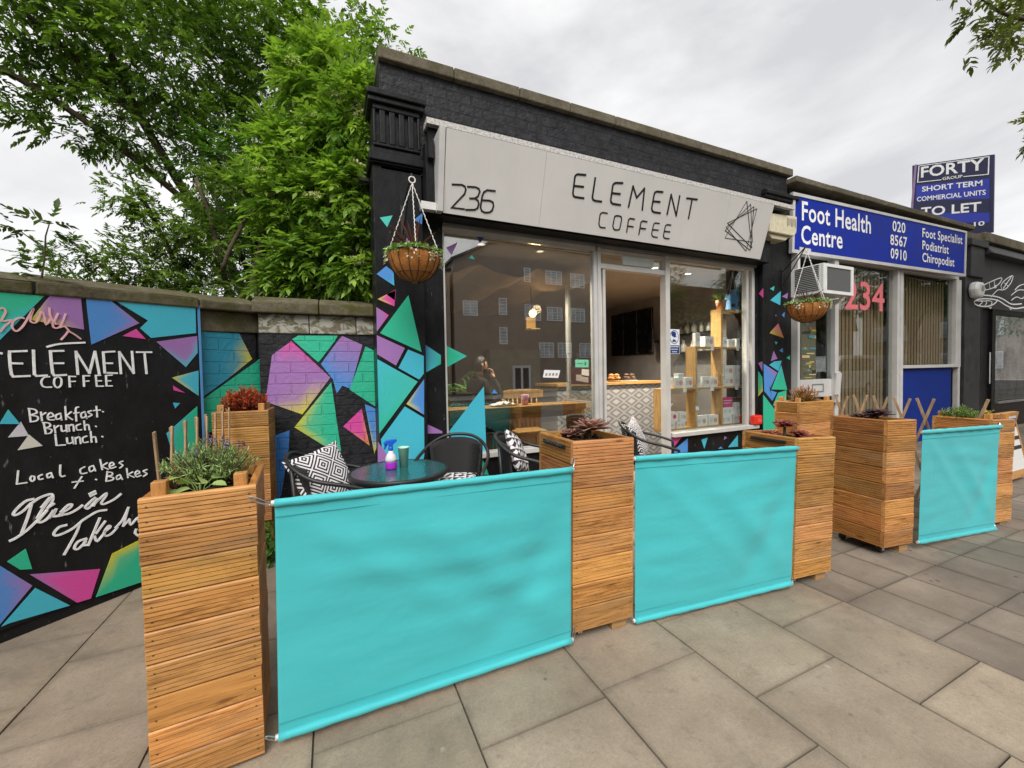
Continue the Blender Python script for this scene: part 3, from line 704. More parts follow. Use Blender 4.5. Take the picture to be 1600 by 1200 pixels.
    m = MB(); m.stroke([(0.245,1.712),(0.301,1.733),(0.414,1.748)], 0.011, frB, 0.006, 0.0005); m.done('title_underline', M['chalk'], root)
    strokes('pink_scribble', [[(0.067,1.921),(0.079,1.925),(0.086,1.902),(0.07,1.851),(0.105,1.86),(0.08,1.821),(0.063,1.789)],[(0.155,1.876),(0.138,1.877),(0.113,1.854),(0.108,1.818),(0.123,1.797),(0.149,1.828),(0.177,1.894),(0.195,1.936),(0.186,1.902),(0.18,1.863),(0.197,1.854),(0.211,1.87),(0.228,1.923),(0.239,1.895),(0.245,1.85),(0.27,1.885),(0.276,1.834),(0.305,1.843),(0.332,1.923)],[(0.304,1.836),(0.324,1.845),(0.342,1.82)],[(0.342,1.82),(0.327,1.791),(0.307,1.76)],[(0.342,1.816),(0.37,1.795),(0.395,1.77)],[(0.262,1.951),(0.265,1.898),(0.286,1.855)],[(0.298,1.922),(0.278,1.867)]], 0.0085, M['pinkpaint'], 0.0075)
build_board()
# ------------------------------------------------------------------ coffee shop building
def build_shop():
    root = thing('shop_building', 'single storey coffee shop with black painted brick parapet and aluminium shopfront', 'shop', (3.5, 4.2, 0))
    XL, XR = 0.42, 6.53
    fr = frY(3.95)
    # parapet, with coping stones
    w = MB(); w.box(XL + 0.06, XR - 0.10, 3.95, 4.25, 3.42, 4.395); w.done('parapet', M['blackbrick'], root)
    c = MB(); rr = random.Random(2); x = 0.47
    while x < 6.45:
        e = min(x + rr.uniform(0.62, 0.72), 6.49)
        if 6.49 - e < 0.3: e = 6.49
        c.prism([(3.895, 4.397), (4.31, 4.397), (4.31, 4.47), (4.10, 4.525), (3.895, 4.505)], lambda u, v, d: Vector((d, u, v)), e - 0.003, x + 0.003); x = e
    c.done('coping', M['coping'], root, bevel=0.012)
    # fluted pilasters with moulded caps
    def pilaster(x0, x1, yfront, flutes=True):
        p = MB(); p.box(x0, x1, yfront, 4.56, -0.05, 3.45); po = p.done('pilaster', M['black'], root, bevel=0.006)
        p = MB()
        p.box(x0 - 0.035, x1 + 0.035, yfront - 0.05, 4.3, 3.47, 3.545)
        p.box(x0 - 0.03, x1 + 0.03, yfront - 0.035, 4.3, 3.452, 3.469)
        p.box(x0 - 0.005, x1 + 0.005, yfront - 0.028, 4.3, 3.547, 3.60)
        # fluted console block
        n = 5; wd = (x1 - x0)
        p.box(x0 + 0.01, x1 - 0.01, yfront - 0.01, 4.28, 3.602, 3.98)
        for k in range(n + 1):
            cx = x0 + 0.01 + (wd - 0.02) * k / n
            a, b = max(x0 + 0.012, cx - 0.026), min(x1 - 0.012, cx + 0.026)
            p.box(a, b, yfront - 0.045, yfront - 0.011, 3.63, 3.93)
        p.box(x0 + 0.012, x1 - 0.012, yfront - 0.045, yfront - 0.011, 3.932, 3.979)
        p.box(x0 + 0.012, x1 - 0.012, yfront - 0.045, yfront - 0.011, 3.603, 3.629)
        p.box(x0 - 0.03, x1 + 0.03, yfront - 0.075, 4.28, 3.982, 4.03)
        p.box(x0 - 0.04, x1 + 0.04, yfront - 0.10, 4.28, 4.032, 4.085)
        p.box(x0 - 0.02, x1 + 0.02, yfront - 0.06, 4.28, 4.087, 4.115)
        p.done('capital', M['black'], po, bevel=0.01)
        return po
    pl = pilaster(0.40, 0.85, 3.95)
    pr = pilaster(5.86, 6.53, 3.95)
    # plain black panels next to the window
    w = MB(); w.box(0.852, 1.06, 4.02, 4.3, -0.05, 3.40); w.done('side_panel', M['black'], root)
    w = MB(); w.box(5.80, 5.858, 4.02, 4.3, -0.05, 3.40); w.done('side_panel', M['black'], root)
    # dark soffit and shutter box under the fascia
    w = MB(); w.box(0.86, 5.85, 3.83, 4.24, 3.02, 3.40); w.done('shutter_box', M['blackmatt'], root)
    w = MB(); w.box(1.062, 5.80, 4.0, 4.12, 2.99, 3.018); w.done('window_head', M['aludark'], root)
    # painted shapes
    s = MB()
    shapes(s, [([(0.453,2.962),(0.569,2.998),(0.517,2.882)], LGR), ([(0.767,2.985),(0.85,3.058),(0.843,2.951)], BLU), ([(0.67,2.751),(0.706,2.826),(0.712,2.756)], PUR),
        ([(0.413,2.206),(0.578,2.305),(0.563,2.146)], [YEL, PNK, PNK]), ([(0.4,2.131),(0.51,2.061),(0.398,1.905)], [PUR, PNK, PUR]),
        ([(0.696,2.26),(0.809,1.717),(0.426,1.891)], GRN), ([(0.397,1.871),(0.65,1.754),(0.563,1.587),(0.397,1.693)], PUR),
        ([(0.679,1.739),(0.828,1.678),(0.824,1.506),(0.779,1.449),(0.585,1.564)], CYA), ([(0.395,1.648),(0.763,1.429),(0.394,0.951)], [CYA, LGR, GRN]),
        ([(0.826,1.451),(0.817,1.103),(0.651,1.217)], [BLU, BLU, YEL]), ([(0.635,1.194),(0.816,1.072),(0.811,0.721),(0.752,0.373),(0.452,0.414),(0.407,0.897)], [CYA] * 6),
        ([(0.38,0.877),(0.454,0.757),(0.412,0.571),(0.369,0.576)], PUR),
        ([(0.41,2.437),(0.498,2.518),(0.564,2.47),(0.567,2.34)], [BLU, BLU, BLU, CYA]),
        ([(0.491,2.255),(0.58,2.301),(0.571,2.2)], PNK)], fr)
    s.done('mural', M['decal'], pl)
    s = MB()
    shapes(s, [([(0.862,1.792),(1.016,1.689),(1.014,1.6),(0.855,1.514)], [BLU, LGR, GRN, CYA]), ([(0.856,1.002),(1.012,0.917),(1.012,0.896),(0.854,0.906)], PUR)], frY(4.02))
    s.done('mural', M['decal'], root)
    s = MB()
    shapes(s, [([(6.019,2.679),(6.122,2.727),(6.105,2.654)], LGR), ([(6.026,2.509),(6.27,2.658),(6.256,2.447)], CYA), ([(6.298,2.297),(6.363,2.346),(6.352,2.266)], BLU),
        ([(6.011,2.018),(6.21,2.17),(6.341,1.951)], [YEL, PNK, ORA]), ([(6.129,1.893),(6.192,1.887),(6.157,1.848)], CYA), ([(6.234,1.758),(6.316,1.798),(6.323,1.729)], BLU),
        ([(6.042,1.6),(6.104,1.751),(6.192,1.634)], PUR), ([(6.406,1.644),(6.49,1.683),(6.49,1.614)], GRN), ([(6.001,1.542),(6.122,1.593),(6.291,1.604),(6.21,1.445)], CYA),
        ([(5.871,1.561),(6.185,1.423),(6.011,1.179),(6.069,0.996),(5.887,1.15)], [BLU, PUR, BLU, BLU, BLU]), ([(6.281,1.535),(6.425,1.153),(6.052,1.173)], [CYA, GRN, GRN]),
        ([(6.21,1.115),(6.407,1.147),(6.389,0.847),(6.087,0.927)], [GRN, GRN, YEL, GRN]), ([(5.864,1.099),(6.245,0.759),(6.121,0.311),(5.862,0.335)], GRN), ([(6.017,1.161),(6.174,1.123),(6.073,1.001)], BLU),
        ([(6.245,0.805),(6.425,0.818),(6.353,0.748)], PUR), ([(6.14,2.284),(6.164,2.299),(6.164,2.272)], PUR), ([(6.298,2.581),(6.442,2.646),(6.424,2.554)], PUR)], fr)
    shapes(s, [([(4.01,2.61),(3.946,2.674),(3.946,2.536)], PNK), ([(4.02,1.575),(3.958,1.595),(3.959,1.451)], PUR), ([(4.021,1.451),(3.959,1.362),(3.954,1.15),(4.021,1.069)], [GRN, GRN, YEL, YEL])],
           lambda u, v, d: Vector((5.86 - d, u, v)))
    s.done('mural', M['decal'], pr)
    # stall risers and sills
    w = MB(); w.box(1.062, 2.96, 4.03, 4.16, -0.05, 0.60); sr = w.done('stall_riser', M['black'], root)
    s = MB(); shapes(s, [([(1.435,0.616),(1.51,0.409),(1.342,0.43)], GRN), ([(0.85,0.472),(0.961,0.602),(1.03,0.431)], CYA)], frY(4.03)); s.done('mural', M['decal'], sr)
    w = MB(); w.box(4.105, 5.80, 4.03, 4.16, -0.05, 0.60); sr = w.done('stall_riser', M['black'], root)
    s = MB()
    shapes(s, [([(4.093,0.594),(4.321,0.596),(4.091,0.405)], PNK), ([(4.131,0.401),(4.417,0.561),(4.41,0.373),(4.133,0.38)], BLU), ([(4.672,0.515),(4.794,0.536),(4.728,0.384)], CYA),
        ([(5.133,0.529),(5.186,0.503),(5.124,0.476)], PUR), ([(5.01,0.357),(5.056,0.385),(5.102,0.353)], BLU), ([(5.21,0.36),(5.416,0.521),(5.415,0.352)], CYA)], frY(4.03))
    s.done('mural', M['decal'], sr)
    w = MB(); w.box(1.062, 2.96, 3.985, 4.14, 0.602, 0.655); w.done('sill', M['alu'], root, bevel=0.004)
    w = MB(); w.box(4.11, 5.80, 3.96, 4.14, 0.602, 0.655); w.done('sill', M['alu'], root, bevel=0.004)
    # windows
    def window(x0, x1, z0, z1, gm, jambs):
        f = MB()
        for a, b in jambs: f.box(a, b, 4.035, 4.11, z0, z1)
        f.box(x0, x1, 4.04, 4.105, z1 + 0.001, z1 + 0.05)
        fo = f.done('window', M['alu'], root)
        g = MB(); g.box(x0, x1, 4.066, 4.072, z0, z1); g.done('pane', gm, fo)
        return fo
    wl = window(1.062, 2.94, 0.656, 2.94, M['glass'], [(1.062, 1.082), (2.905, 2.955)])
    wr = window(4.11, 5.80, 0.656, 2.94, M['glassright'], [(5.62, 5.665), (5.74, 5.80)])
    frw = frY(4.066)
    for one in ([([(1.034,1.813),(1.307,1.682),(1.027,1.535)], [GRN, LGR, GRN]), ([(1.488,1.357),(1.5,0.667),(1.214,0.645),(1.091,0.898)], CYA),
        ([(1.113,2.792),(1.231,2.858),(1.166,2.719)], PUR), ([(1.352,2.708),(1.384,2.745),(1.415,2.698)], LGR), ([(1.58,1.28),(1.603,1.325),(1.647,1.273)], BLU),
        ([(1.401,3.021),(1.595,3.029),(1.477,2.877)], (0.02, 0.06, 0.25))]):
        d = MB(); shapes(d, [one], frw, 0.003, 0.0005); d.done('decal', M['decal'], wl)
    d = MB()
    d.tone = (0.8, 0.8, 0.8); d.prism([(2.228,1.524),(2.437,1.516),(2.409,1.427),(2.207,1.438)], frw, 0.004, 0.0008)
    d.tone = (0.35, 0.25, 0.25)
    for k in range(4): d.prism([(2.235 + 0.045 * k, 1.455), (2.262 + 0.045 * k, 1.455), (2.268 + 0.045 * k, 1.485), (2.241 + 0.045 * k, 1.485)], frw, 0.005, 0.0045)
    d.done('notice', M['decal'], wl)
    # mask notice on the right window
    d = MB(); d.tone = (0.72, 0.75, 0.78); d.box(4.122, 4.31, 4.060, 4.0655, 1.71, 2.04)
    d.tone = (0.015, 0.035, 0.16); fn = frY(4.0598)
    ring = [(4.216 + 0.075 * math.cos(a), 1.935 + 0.088 * math.sin(a)) for a in np.linspace(0, 2 * math.pi, 25)]
    d.stroke(ring, 0.008, fn, 0.0012, 0.0, False)
    head = [(4.205 + 0.042 * math.cos(a), 1.975 + 0.036 * math.sin(a)) for a in np.linspace(0, 2 * math.pi, 14, endpoint=False)]
    d.prism(head, fn, 0.0016, 0.0); d.prism([(4.175, 1.87), (4.255, 1.872), (4.235, 1.895), (4.20, 1.91)], fn, 0.0016, 0.0)
    d.prism([(4.205, 1.93), (4.25, 1.935), (4.248, 1.955), (4.208, 1.952)], fn, 0.0012, 0.0)
    d.prism([(4.128, 1.716), (4.304, 1.716), (4.304, 1.825), (4.128, 1.825)], fn, 0.0012, 0.0)
    d.tone = (0.72, 0.75, 0.78)
    for k in range(3):
        n0 = [5, 4, 3][k]
        for q in range(n0): d.box(4.145 + 0.03 * q + 0.015 * k, 4.145 + 0.03 * q + 0.015 * k + 0.022, 4.0572, 4.0584, 1.80 - 0.034 * k, 1.812 - 0.034 * k)
    d.done('mask_notice', M['decal'], wr)
    # door frame, transom light, open door
    f = MB()
    f.box(2.957, 3.0, 4.02, 4.12, -0.02, 2.985); f.box(3.045, 3.08, 4.04, 4.12, -0.02, 2.74)
    f.box(4.03, 4.105, 4.02, 4.12, -0.02, 2.985); f.box(3.001, 4.029, 4.03, 4.12, 2.742, 2.80); f.box(3.001, 4.029, 4.045, 4.11, 2.94, 2.984)
    fo = f.done('door_frame', M['alu'], root)
    g = MB(); g.box(3.001, 4.029, 4.07, 4.076, 2.801, 2.939); g.done('transom_pane', M['glassright'], fo)
    g = MB(); g.box(3.36, 3.86, 4.056, 4.066, 2.822, 2.935); g.done('transom_sticker', simple('pale_frosted_film', (0.72, 0.80, 0.78), 0.5, 0.05), fo)
    dd = MB(); X0, X1 = 3.10, 3.14
    dd.box(X0, X1, 4.14, 4.21, 0.02, 2.73); dd.box(X0, X1, 4.93, 5.0, 0.02, 2.73); dd.box(X0, X1, 4.211, 4.929, 2.66, 2.73); dd.box(X0, X1, 4.211, 4.929, 0.02, 0.22); dd.box(X0 + 0.004, X1 - 0.004, 4.211, 4.929, 1.02, 1.10)
    do = dd.done('door', M['alu'], root)
    g = MB(); g.box(3.117, 3.123, 4.211, 4.929, 0.221, 1.019); g.box(3.117, 3.123, 4.211, 4.929, 1.101, 2.659); g.done('pane', M['glassright'], do)
    h = MB(); h.tube([(3.09, 4.88, 1.35), (3.03, 4.88, 1.35), (3.03, 4.88, 1.75), (3.09, 4.88, 1.75)], 0.012); h.done('handle', M['chrome'], do)
    st = MB(); fx = lambda u, v, d: Vector((3.114 - d, u, v))
    st.tone = (0.16, 0.62, 0.48); st.prism([(4.46, 1.55), (4.78, 1.556), (4.78, 1.665), (4.46, 1.65)], fx, 0.003, 0)
    st.tone = (0.02, 0.05, 0.05); st.prism([(4.52, 1.58), (4.55, 1.58), (4.55, 1.62), (4.52, 1.62)], fx, 0.004, 0.0035); st.prism([(4.6, 1.60), (4.74, 1.602), (4.74, 1.61), (4.6, 1.608)], fx, 0.004, 0.0035)
    st.tone = (0.75, 0.75, 0.75); st.prism([(4.45, 1.435), (4.62, 1.45), (4.62, 1.53), (4.45, 1.52)], fx, 0.005, 0.0)
    st.tone = (0.45, 0.38, 0.36); st.prism([(4.47, 1.345), (4.76, 1.37), (4.76, 1.455), (4.63, 1.45), (4.63, 1.43), (4.47, 1.42)], fx, 0.003, 0.0)
    st.tone = (0.05, 0.012, 0.012); st.prism([(4.32, 1.32), (4.9, 1.32), (4.9, 1.57), (4.32, 1.57)], fx, -0.0, -0.0025)
    st.done('door_sticker', M['decal'], do)
    # the room behind the glass
    w = MB(); w.box(0.95, 6.42, 4.14, 9.0, -0.06, -0.012); w.done('interior_floor', M['roomfloor'], root)
    w = MB(); w.box(0.95, 6.42, 4.26, 9.0, 3.06, 3.12); w.done('interior_ceiling', M['roomceil'], root)
    w = MB(); w.box(0.86, 6.5, 9.0, 9.1, -0.06, 3.4); w.done('back_wall', M['darkroom'], root)
    for a, b_ in ((0.86, 0.949), (6.421, 6.5)): w = MB(); w.box(a, b_, 4.31, 9.0, -0.06, 3.4); w.done('side_wall', M['darkroom'], root)
    w = MB(); w.box(0.3, 6.52, 4.252, 9.1, 3.42, 3.5); w.done('roof', simple('roof_felt', (0.07, 0.07, 0.07), 0.9, 0.2), root)
    # ceiling cloth, swagged
    vs = []; fs = []; nx, ny = 30, 24
    for j in range(ny + 1):
        for i in range(nx + 1):
            x = 1.0 + 2.5 * i / nx; y = 5.0 + 3.6 * j / ny
            vs.append((x, y, 2.93 - 0.20 * abs(math.sin(math.pi * i / nx * 3)) ** 1.2 * (0.7 + 0.3 * math.sin(j * 0.7)) + 0.02 * math.sin(j * 2.1 + i)))
    for j in range(ny):
        for i in range(nx): fs.append((j * (nx + 1) + i, j * (nx + 1) + i + 1, (j + 1) * (nx + 1) + i + 1, (j + 1) * (nx + 1) + i))
    w = MB(); w.smooth = True; w.add(vs, fs); w.done('ceiling_cloth', M['cloth'], root)
    # flaking white flashing above the fascia
    w = MB(); w.box(0.88, 6.36, 3.80, 3.948, 3.845, 3.90); w.done('flashing', M['whitetrim'], root)
    w = MB(); w.box(0.90, 6.34, 3.86, 3.948, 3.70, 3.843); w.done('flashing_batten', M['black'], root)
build_shop()

def build_fascia():
    root = thing('shop_sign', 'pale grey fascia sign of the coffee shop with thin black lettering and line logo', 'shop sign', (3.3, 3.75, 3.013))
    b = MB(); rr = 0.705
    X = [1.0, 2.018, 4.667, 5.51]
    for a, c in zip(X[:-1], X[1:]):
        b.prism([(a + 0.0015, 0.0), (c - 0.0015, 0.0), (c - 0.0015, rr), (a + 0.0015, rr)], frS, 0.0, -0.02)
    b.done('panel', M['signpanel'], root)
    b = MB(); b.prism([(0.995, 0.004), (5.515, 0.004), (5.515, rr - 0.004), (0.995, rr - 0.004)], frS, -0.021, -0.05); b.done('backing', M['blackmatt'], root)
    b = MB(); b.prism([(3.72, 3.016), (3.80, 3.016), (3.80, 3.70), (3.56, 3.70)], lambda u, v, d: Vector((d, u, v)), 0.993, 0.94)
    b.box(0.80, 0.9385, 3.76, 3.83, 3.03, 3.10)
    b.done('end_cap', M['alu'], root)
    b = MB(); b.box(0.86, 0.935, 3.80, 3.93, 3.12, 3.66); b.box(0.875, 0.93, 3.74, 3.79, 3.5, 3.66); b.done('bracket', M['black'], root)
    b = MB(); b.box(0.99, 5.515, 3.59, 3.80, 3.702, 3.73) if False else b.box(0.95, 6.0, 3.66, 3.86, 3.70, 3.712)
    b.done('top_cover', M['blackmatt'], root)
    def lets(name, groups, w, curve=False):
        m = MB()
        for i, st in enumerate(groups): m.stroke(st, w, frS, 0.004 + 0.0004 * (i % 6), 0.0005, curve)
        m.done(name, M['ink'], root)
    lets('lettering', [[(2.499,0.571),(2.4,0.561),(2.38,0.548),(2.372,0.529),(2.373,0.376),(2.383,0.353),(2.405,0.344),(2.514,0.348)],[(2.378,0.447),(2.491,0.456)],[(2.622,0.562),(2.62,0.372),(2.632,0.352),(2.658,0.344),(2.744,0.348)],[(2.984,0.571),(2.893,0.559),(2.87,0.547),(2.86,0.529),(2.861,0.382),(2.872,0.358),(2.897,0.348),(3.001,0.35)],[(2.865,0.451),(2.973,0.459)],[(3.116,0.346),(3.131,0.563)],[(3.131,0.563),(3.208,0.455)],[(3.208,0.455),(3.294,0.565)],[(3.294,0.565),(3.316,0.341)],[(3.566,0.569),(3.479,0.561),(3.454,0.549),(3.447,0.528),(3.447,0.377),(3.461,0.352),(3.492,0.342),(3.586,0.345)],[(3.448,0.453),(3.551,0.461)],[(3.693,0.347),(3.697,0.562)],[(3.697,0.562),(3.837,0.347)],[(3.837,0.347),(3.831,0.567)],[(3.948,0.559),(4.117,0.569)],[(4.035,0.562),(4.039,0.345)]], 0.0195)
    lets('lettering', [[(2.843,0.242),(2.782,0.242),(2.759,0.231),(2.75,0.209),(2.753,0.122),(2.767,0.096),(2.794,0.087),(2.845,0.092)],[(2.974,0.235),(2.95,0.226),(2.946,0.203),(2.943,0.123),(2.956,0.098),(2.979,0.086),(3.021,0.09),(3.042,0.101),(3.045,0.123),(3.049,0.204),(3.039,0.229),(3.016,0.237),(2.974,0.235)],[(3.229,0.231),(3.165,0.231),(3.147,0.217),(3.145,0.193),(3.148,0.081)],[(3.147,0.148),(3.228,0.149)],[(3.414,0.227),(3.348,0.228),(3.329,0.213),(3.327,0.191),(3.328,0.078)],[(3.33,0.147),(3.412,0.149)],[(3.602,0.232),(3.541,0.23),(3.523,0.219),(3.518,0.198),(3.515,0.106),(3.528,0.085),(3.554,0.076),(3.611,0.077)],[(3.519,0.153),(3.604,0.157)],[(3.782,0.236),(3.721,0.234),(3.703,0.222),(3.7,0.201),(3.698,0.108),(3.712,0.088),(3.738,0.08),(3.797,0.082)],[(3.702,0.156),(3.786,0.16)]], 0.0138)
    lets('number', [[(1.076,0.255),(1.168,0.266),(1.198,0.256),(1.208,0.232),(1.2,0.194),(1.081,0.056),(1.204,0.059)],[(1.225,0.259),(1.301,0.267),(1.336,0.259),(1.348,0.235),(1.332,0.191),(1.302,0.168),(1.253,0.161)],[(1.302,0.168),(1.335,0.154),(1.346,0.127),(1.336,0.087),(1.309,0.068),(1.22,0.056)],[(1.502,0.264),(1.42,0.259),(1.389,0.237),(1.375,0.201),(1.365,0.101),(1.379,0.068),(1.413,0.057),(1.463,0.066),(1.488,0.089),(1.498,0.129),(1.489,0.161),(1.454,0.171),(1.378,0.164)]], 0.0155)
    lets('logo', [[(4.969,0.673),(4.73,0.197)],[(4.73,0.197),(5.265,0.202)],[(5.265,0.202),(5.053,0.649)],[(5.053,0.649),(4.703,0.285)],[(4.703,0.285),(5.258,0.097)],[(5.258,0.097),(5.123,0.63)],[(5.123,0.63),(4.704,0.326)],[(4.704,0.326),(5.184,0.078)],[(5.184,0.078),(5.189,0.615)],[(5.189,0.615),(4.714,0.376)],[(4.714,0.376),(5.28,0.129)],[(5.28,0.129),(4.969,0.673)]], 0.0052)
build_fascia()

def build_alarm_boxes():
    b = MB(); X = [(5.64, 3.40), (6.18, 3.40), (6.24, 3.46), (6.25, 3.69), (5.66, 3.66)]
    b.prism(X, frY(3.70), 0.0, -0.235)
    b.prism([(5.66, 3.397), (6.15, 3.397), (6.05, 3.33), (5.75, 3.33)], frY(3.80), 0.06, -0.12)
    root = thing('alarm_box', 'aged cream box with vents fixed between the grey sign and the blue sign', 'alarm box', (5.95, 3.8, 3.5))
    b.done('housing', M['cream'], root, bevel=0.012)
    v = MB()
    for k in range(6): v.box(5.637, 5.6385, 3.72, 3.86, 3.45 + 0.032 * k, 3.462 + 0.032 * k)
    for k in range(7): v.box(6.02 + 0.03 * k, 6.028 + 0.03 * k, 3.6975, 3.6995, 3.52 + 0.01 * (k % 3), 3.64)
    v.done('vent', M['blackmetal'], root)
    root = thing('burglar_alarm', 'white rounded hexagonal alarm box on the black wall beside the blue sign', 'alarm box', (12.48, 3.87, 3.05))
    hexa = [(12.36, 3.22), (12.60, 3.22), (12.68, 3.06), (12.60, 2.89), (12.36, 2.89), (12.28, 3.06)]
    b = MB(); b.prism(hexa, frY(3.87), 0.16, 0.0); b.done('housing', M['white'], root, bevel=0.05)
    b = MB(); b.lathe([(0.06, 0), (0.06, 0.006)], (0, 0, 0), 16); b.v = [(12.50 + x, 3.708 - z, 3.08 + y) for x, y, z in b.v]
    b.done('badge', simple('grey_badge', (0.3, 0.3, 0.3), 0.5), root)
build_alarm_boxes()

# ------------------------------------------------------------------ clinic
def build_clinic():
    root = thing('clinic_building', 'low flat-roofed foot clinic shopfront with grey frames, slatted blinds and blue panel', 'shop', (9.4, 4.2, 0))
    w = MB(); w.box(6.535, 12.25, 3.99, 4.3, 3.24, 4.27); w.done('parapet', M['darkpanel'], root)
    c = MB(); x = 6.40; rr = random.Random(9)
    while x < 12.3:
        e = min(x + rr.uniform(0.85, 1.0), 12.4)
        if 12.4 - e < 0.4: e = 12.4
        dz = (x - 6.4) * 0.006
        c.prism([(3.80, 4.273 + dz), (4.4, 4.273 + dz), (4.4, 4.34 + dz), (3.80, 4.36 + dz)], lambda u, v, d: Vector((d, u, v)), e - 0.003, x + 0.003); x = e
    c.done('coping', M['coping'], root, bevel=0.012)
    w = MB(); w.box(12.24, 13.0, 3.88, 4.3, -0.05, 3.35); w.box(12.30, 12.95, 3.82, 4.3, 3.352, 3.98); w.box(12.22, 13.02, 3.78, 4.3, 3.982, 4.12); w.done('pilaster', M['darkpanel'], root, bevel=0.01)
    w = MB(); w.box(12.10, 13.04, 3.84, 4.3, 4.122, 4.27); w.done('pilaster_cap', M['coping'], root, bevel=0.02)
    # frames
    f = MB()
    f.box(6.54, 6.60, 3.86, 3.98, -0.02, 3.24); f.box(7.52, 7.62, 3.86, 3.98, -0.02, 3.24); f.box(9.44, 9.53, 3.85, 3.98, -0.02, 3.24); f.box(9.56, 9.66, 3.855, 3.98, -0.02, 3.24)
    f.box(11.78, 12.0, 3.86, 3.98, 1.44, 3.24); f.box(9.661, 11.779, 3.865, 3.98, 1.44, 1.50); f.box(6.601, 7.519, 3.87, 3.97, 2.55, 2.60); f.box(6.601, 11.9, 3.865, 3.985, 3.242, 3.34)
    f.box(6.601, 7.519, 3.85, 3.97, 1.02, 1.30)
    f.box(12.002, 12.1, 3.90, 3.98, -0.02, 3.24)
    fo = f.done('shopfront_frame', M['alu'], root, bevel=0.004)
    h = MB(); h.tube([(7.44, 3.80, 1.05), (7.44, 3.78, 1.4)], 0.05, 10); h.box(7.40, 7.55, 3.80, 3.849, 0.92, 1.42); h.done('door_handle', M['alu'], fo)
    lb = MB()
    for a in ((6.88, 7.18, 1.10, 1.115), (6.88, 7.18, 1.215, 1.23), (6.88, 6.895, 1.116, 1.214), (7.165, 7.18, 1.116, 1.214)): lb.box(a[0], a[1], 3.843, 3.8495, a[2], a[3])
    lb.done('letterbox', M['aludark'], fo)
    p = MB(); p.box(9.661, 11.779, 3.93, 3.97, -0.02, 1.438); p.done('panel', M['bluePanel'], root)
    def win(x0, x1, z0, z1):
        g = MB(); g.box(x0, x1, 3.925, 3.931, z0, z1); return g.done('window', M['glassclinic'], root)
    w1 = win(7.621, 9.439, -0.02, 3.24); w2 = win(9.661, 11.779, 1.501, 3.24); win(6.601, 7.519, 1.301, 2.549); win(6.601, 7.519, 0.0, 1.019)
    # vertical blinds
    bl = simple('beige_blind', (0.31, 0.205, 0.115), 0.85, 0.08, 8)
    b = MB(); x = 7.64
    while x < 11.75:
        z0 = 0.02 if x < 9.5 else 1.51
        if not (9.36 < x < 9.60):
            a = 0.10
            mt = Matrix.Translation((x, 4.03, 0)) @ Matrix.Rotation(a, 4, 'Z')
            b.tone = (1, 1, 1); b.box(-0.053, 0.053, -0.0015, 0.0015, z0, 3.2, mt)
        x += 0.112
    b.done('blind', bl, root)
    # house number
    n = MB(); frn = frY(3.9245)
    text(n, '234', [(7.917,2.479),(9.156,2.486)][0], [(7.917,2.479),(9.156,2.486)][1], 0.50, frn, 0.002, 0.012)
    n.done('number', simple('pink_vinyl_number', (0.72, 0.16, 0.19), 0.5, 0.05), w1)
    # poster in the door
    po = MB(); rr = random.Random(4)
    po.tone = (0.10, 0.10, 0.06); po.box(6.72, 7.10, 3.918, 3.923, 1.305, 2.5)
    cols = [(0.45, 0.30, 0.04), (0.06, 0.22, 0.28), (0.4, 0.34, 0.08), (0.12, 0.13, 0.05), (0.3, 0.10, 0.03), (0.02, 0.03, 0.03), (0.5, 0.42, 0.2)]
    for k in range(46):
        x = rr.uniform(6.73, 7.0); z = rr.uniform(1.32, 2.44); po.tone = cols[k % 7]
        ww = rr.uniform(0.03, 0.2); po.box(x, min(7.09, x + ww), 3.9170 - 0.0002 * k, 3.9179 - 0.0002 * k, z, z + rr.uniform(0.012, 0.05))
    po.done('poster', M['decal'], root)
    w = MB(); w.box(6.55, 12.2, 8.0, 8.1, -0.06, 3.4); w.box(6.54, 6.58, 4.3, 8.0, -0.06, 3.4); w.box(12.16, 12.2, 4.3, 8.0, -0.06, 3.4); w.done('interior_wall', M['darkroom'], root)
    w = MB(); w.box(6.585, 12.155, 4.0, 8.0, -0.06, -0.012); w.done('interior_floor', M['roomfloor'], root)
    w = MB(); w.box(6.585, 12.4, 4.301, 8.1, 3.42, 3.5); w.done('roof', M['darkpanel'], root)
build_clinic()

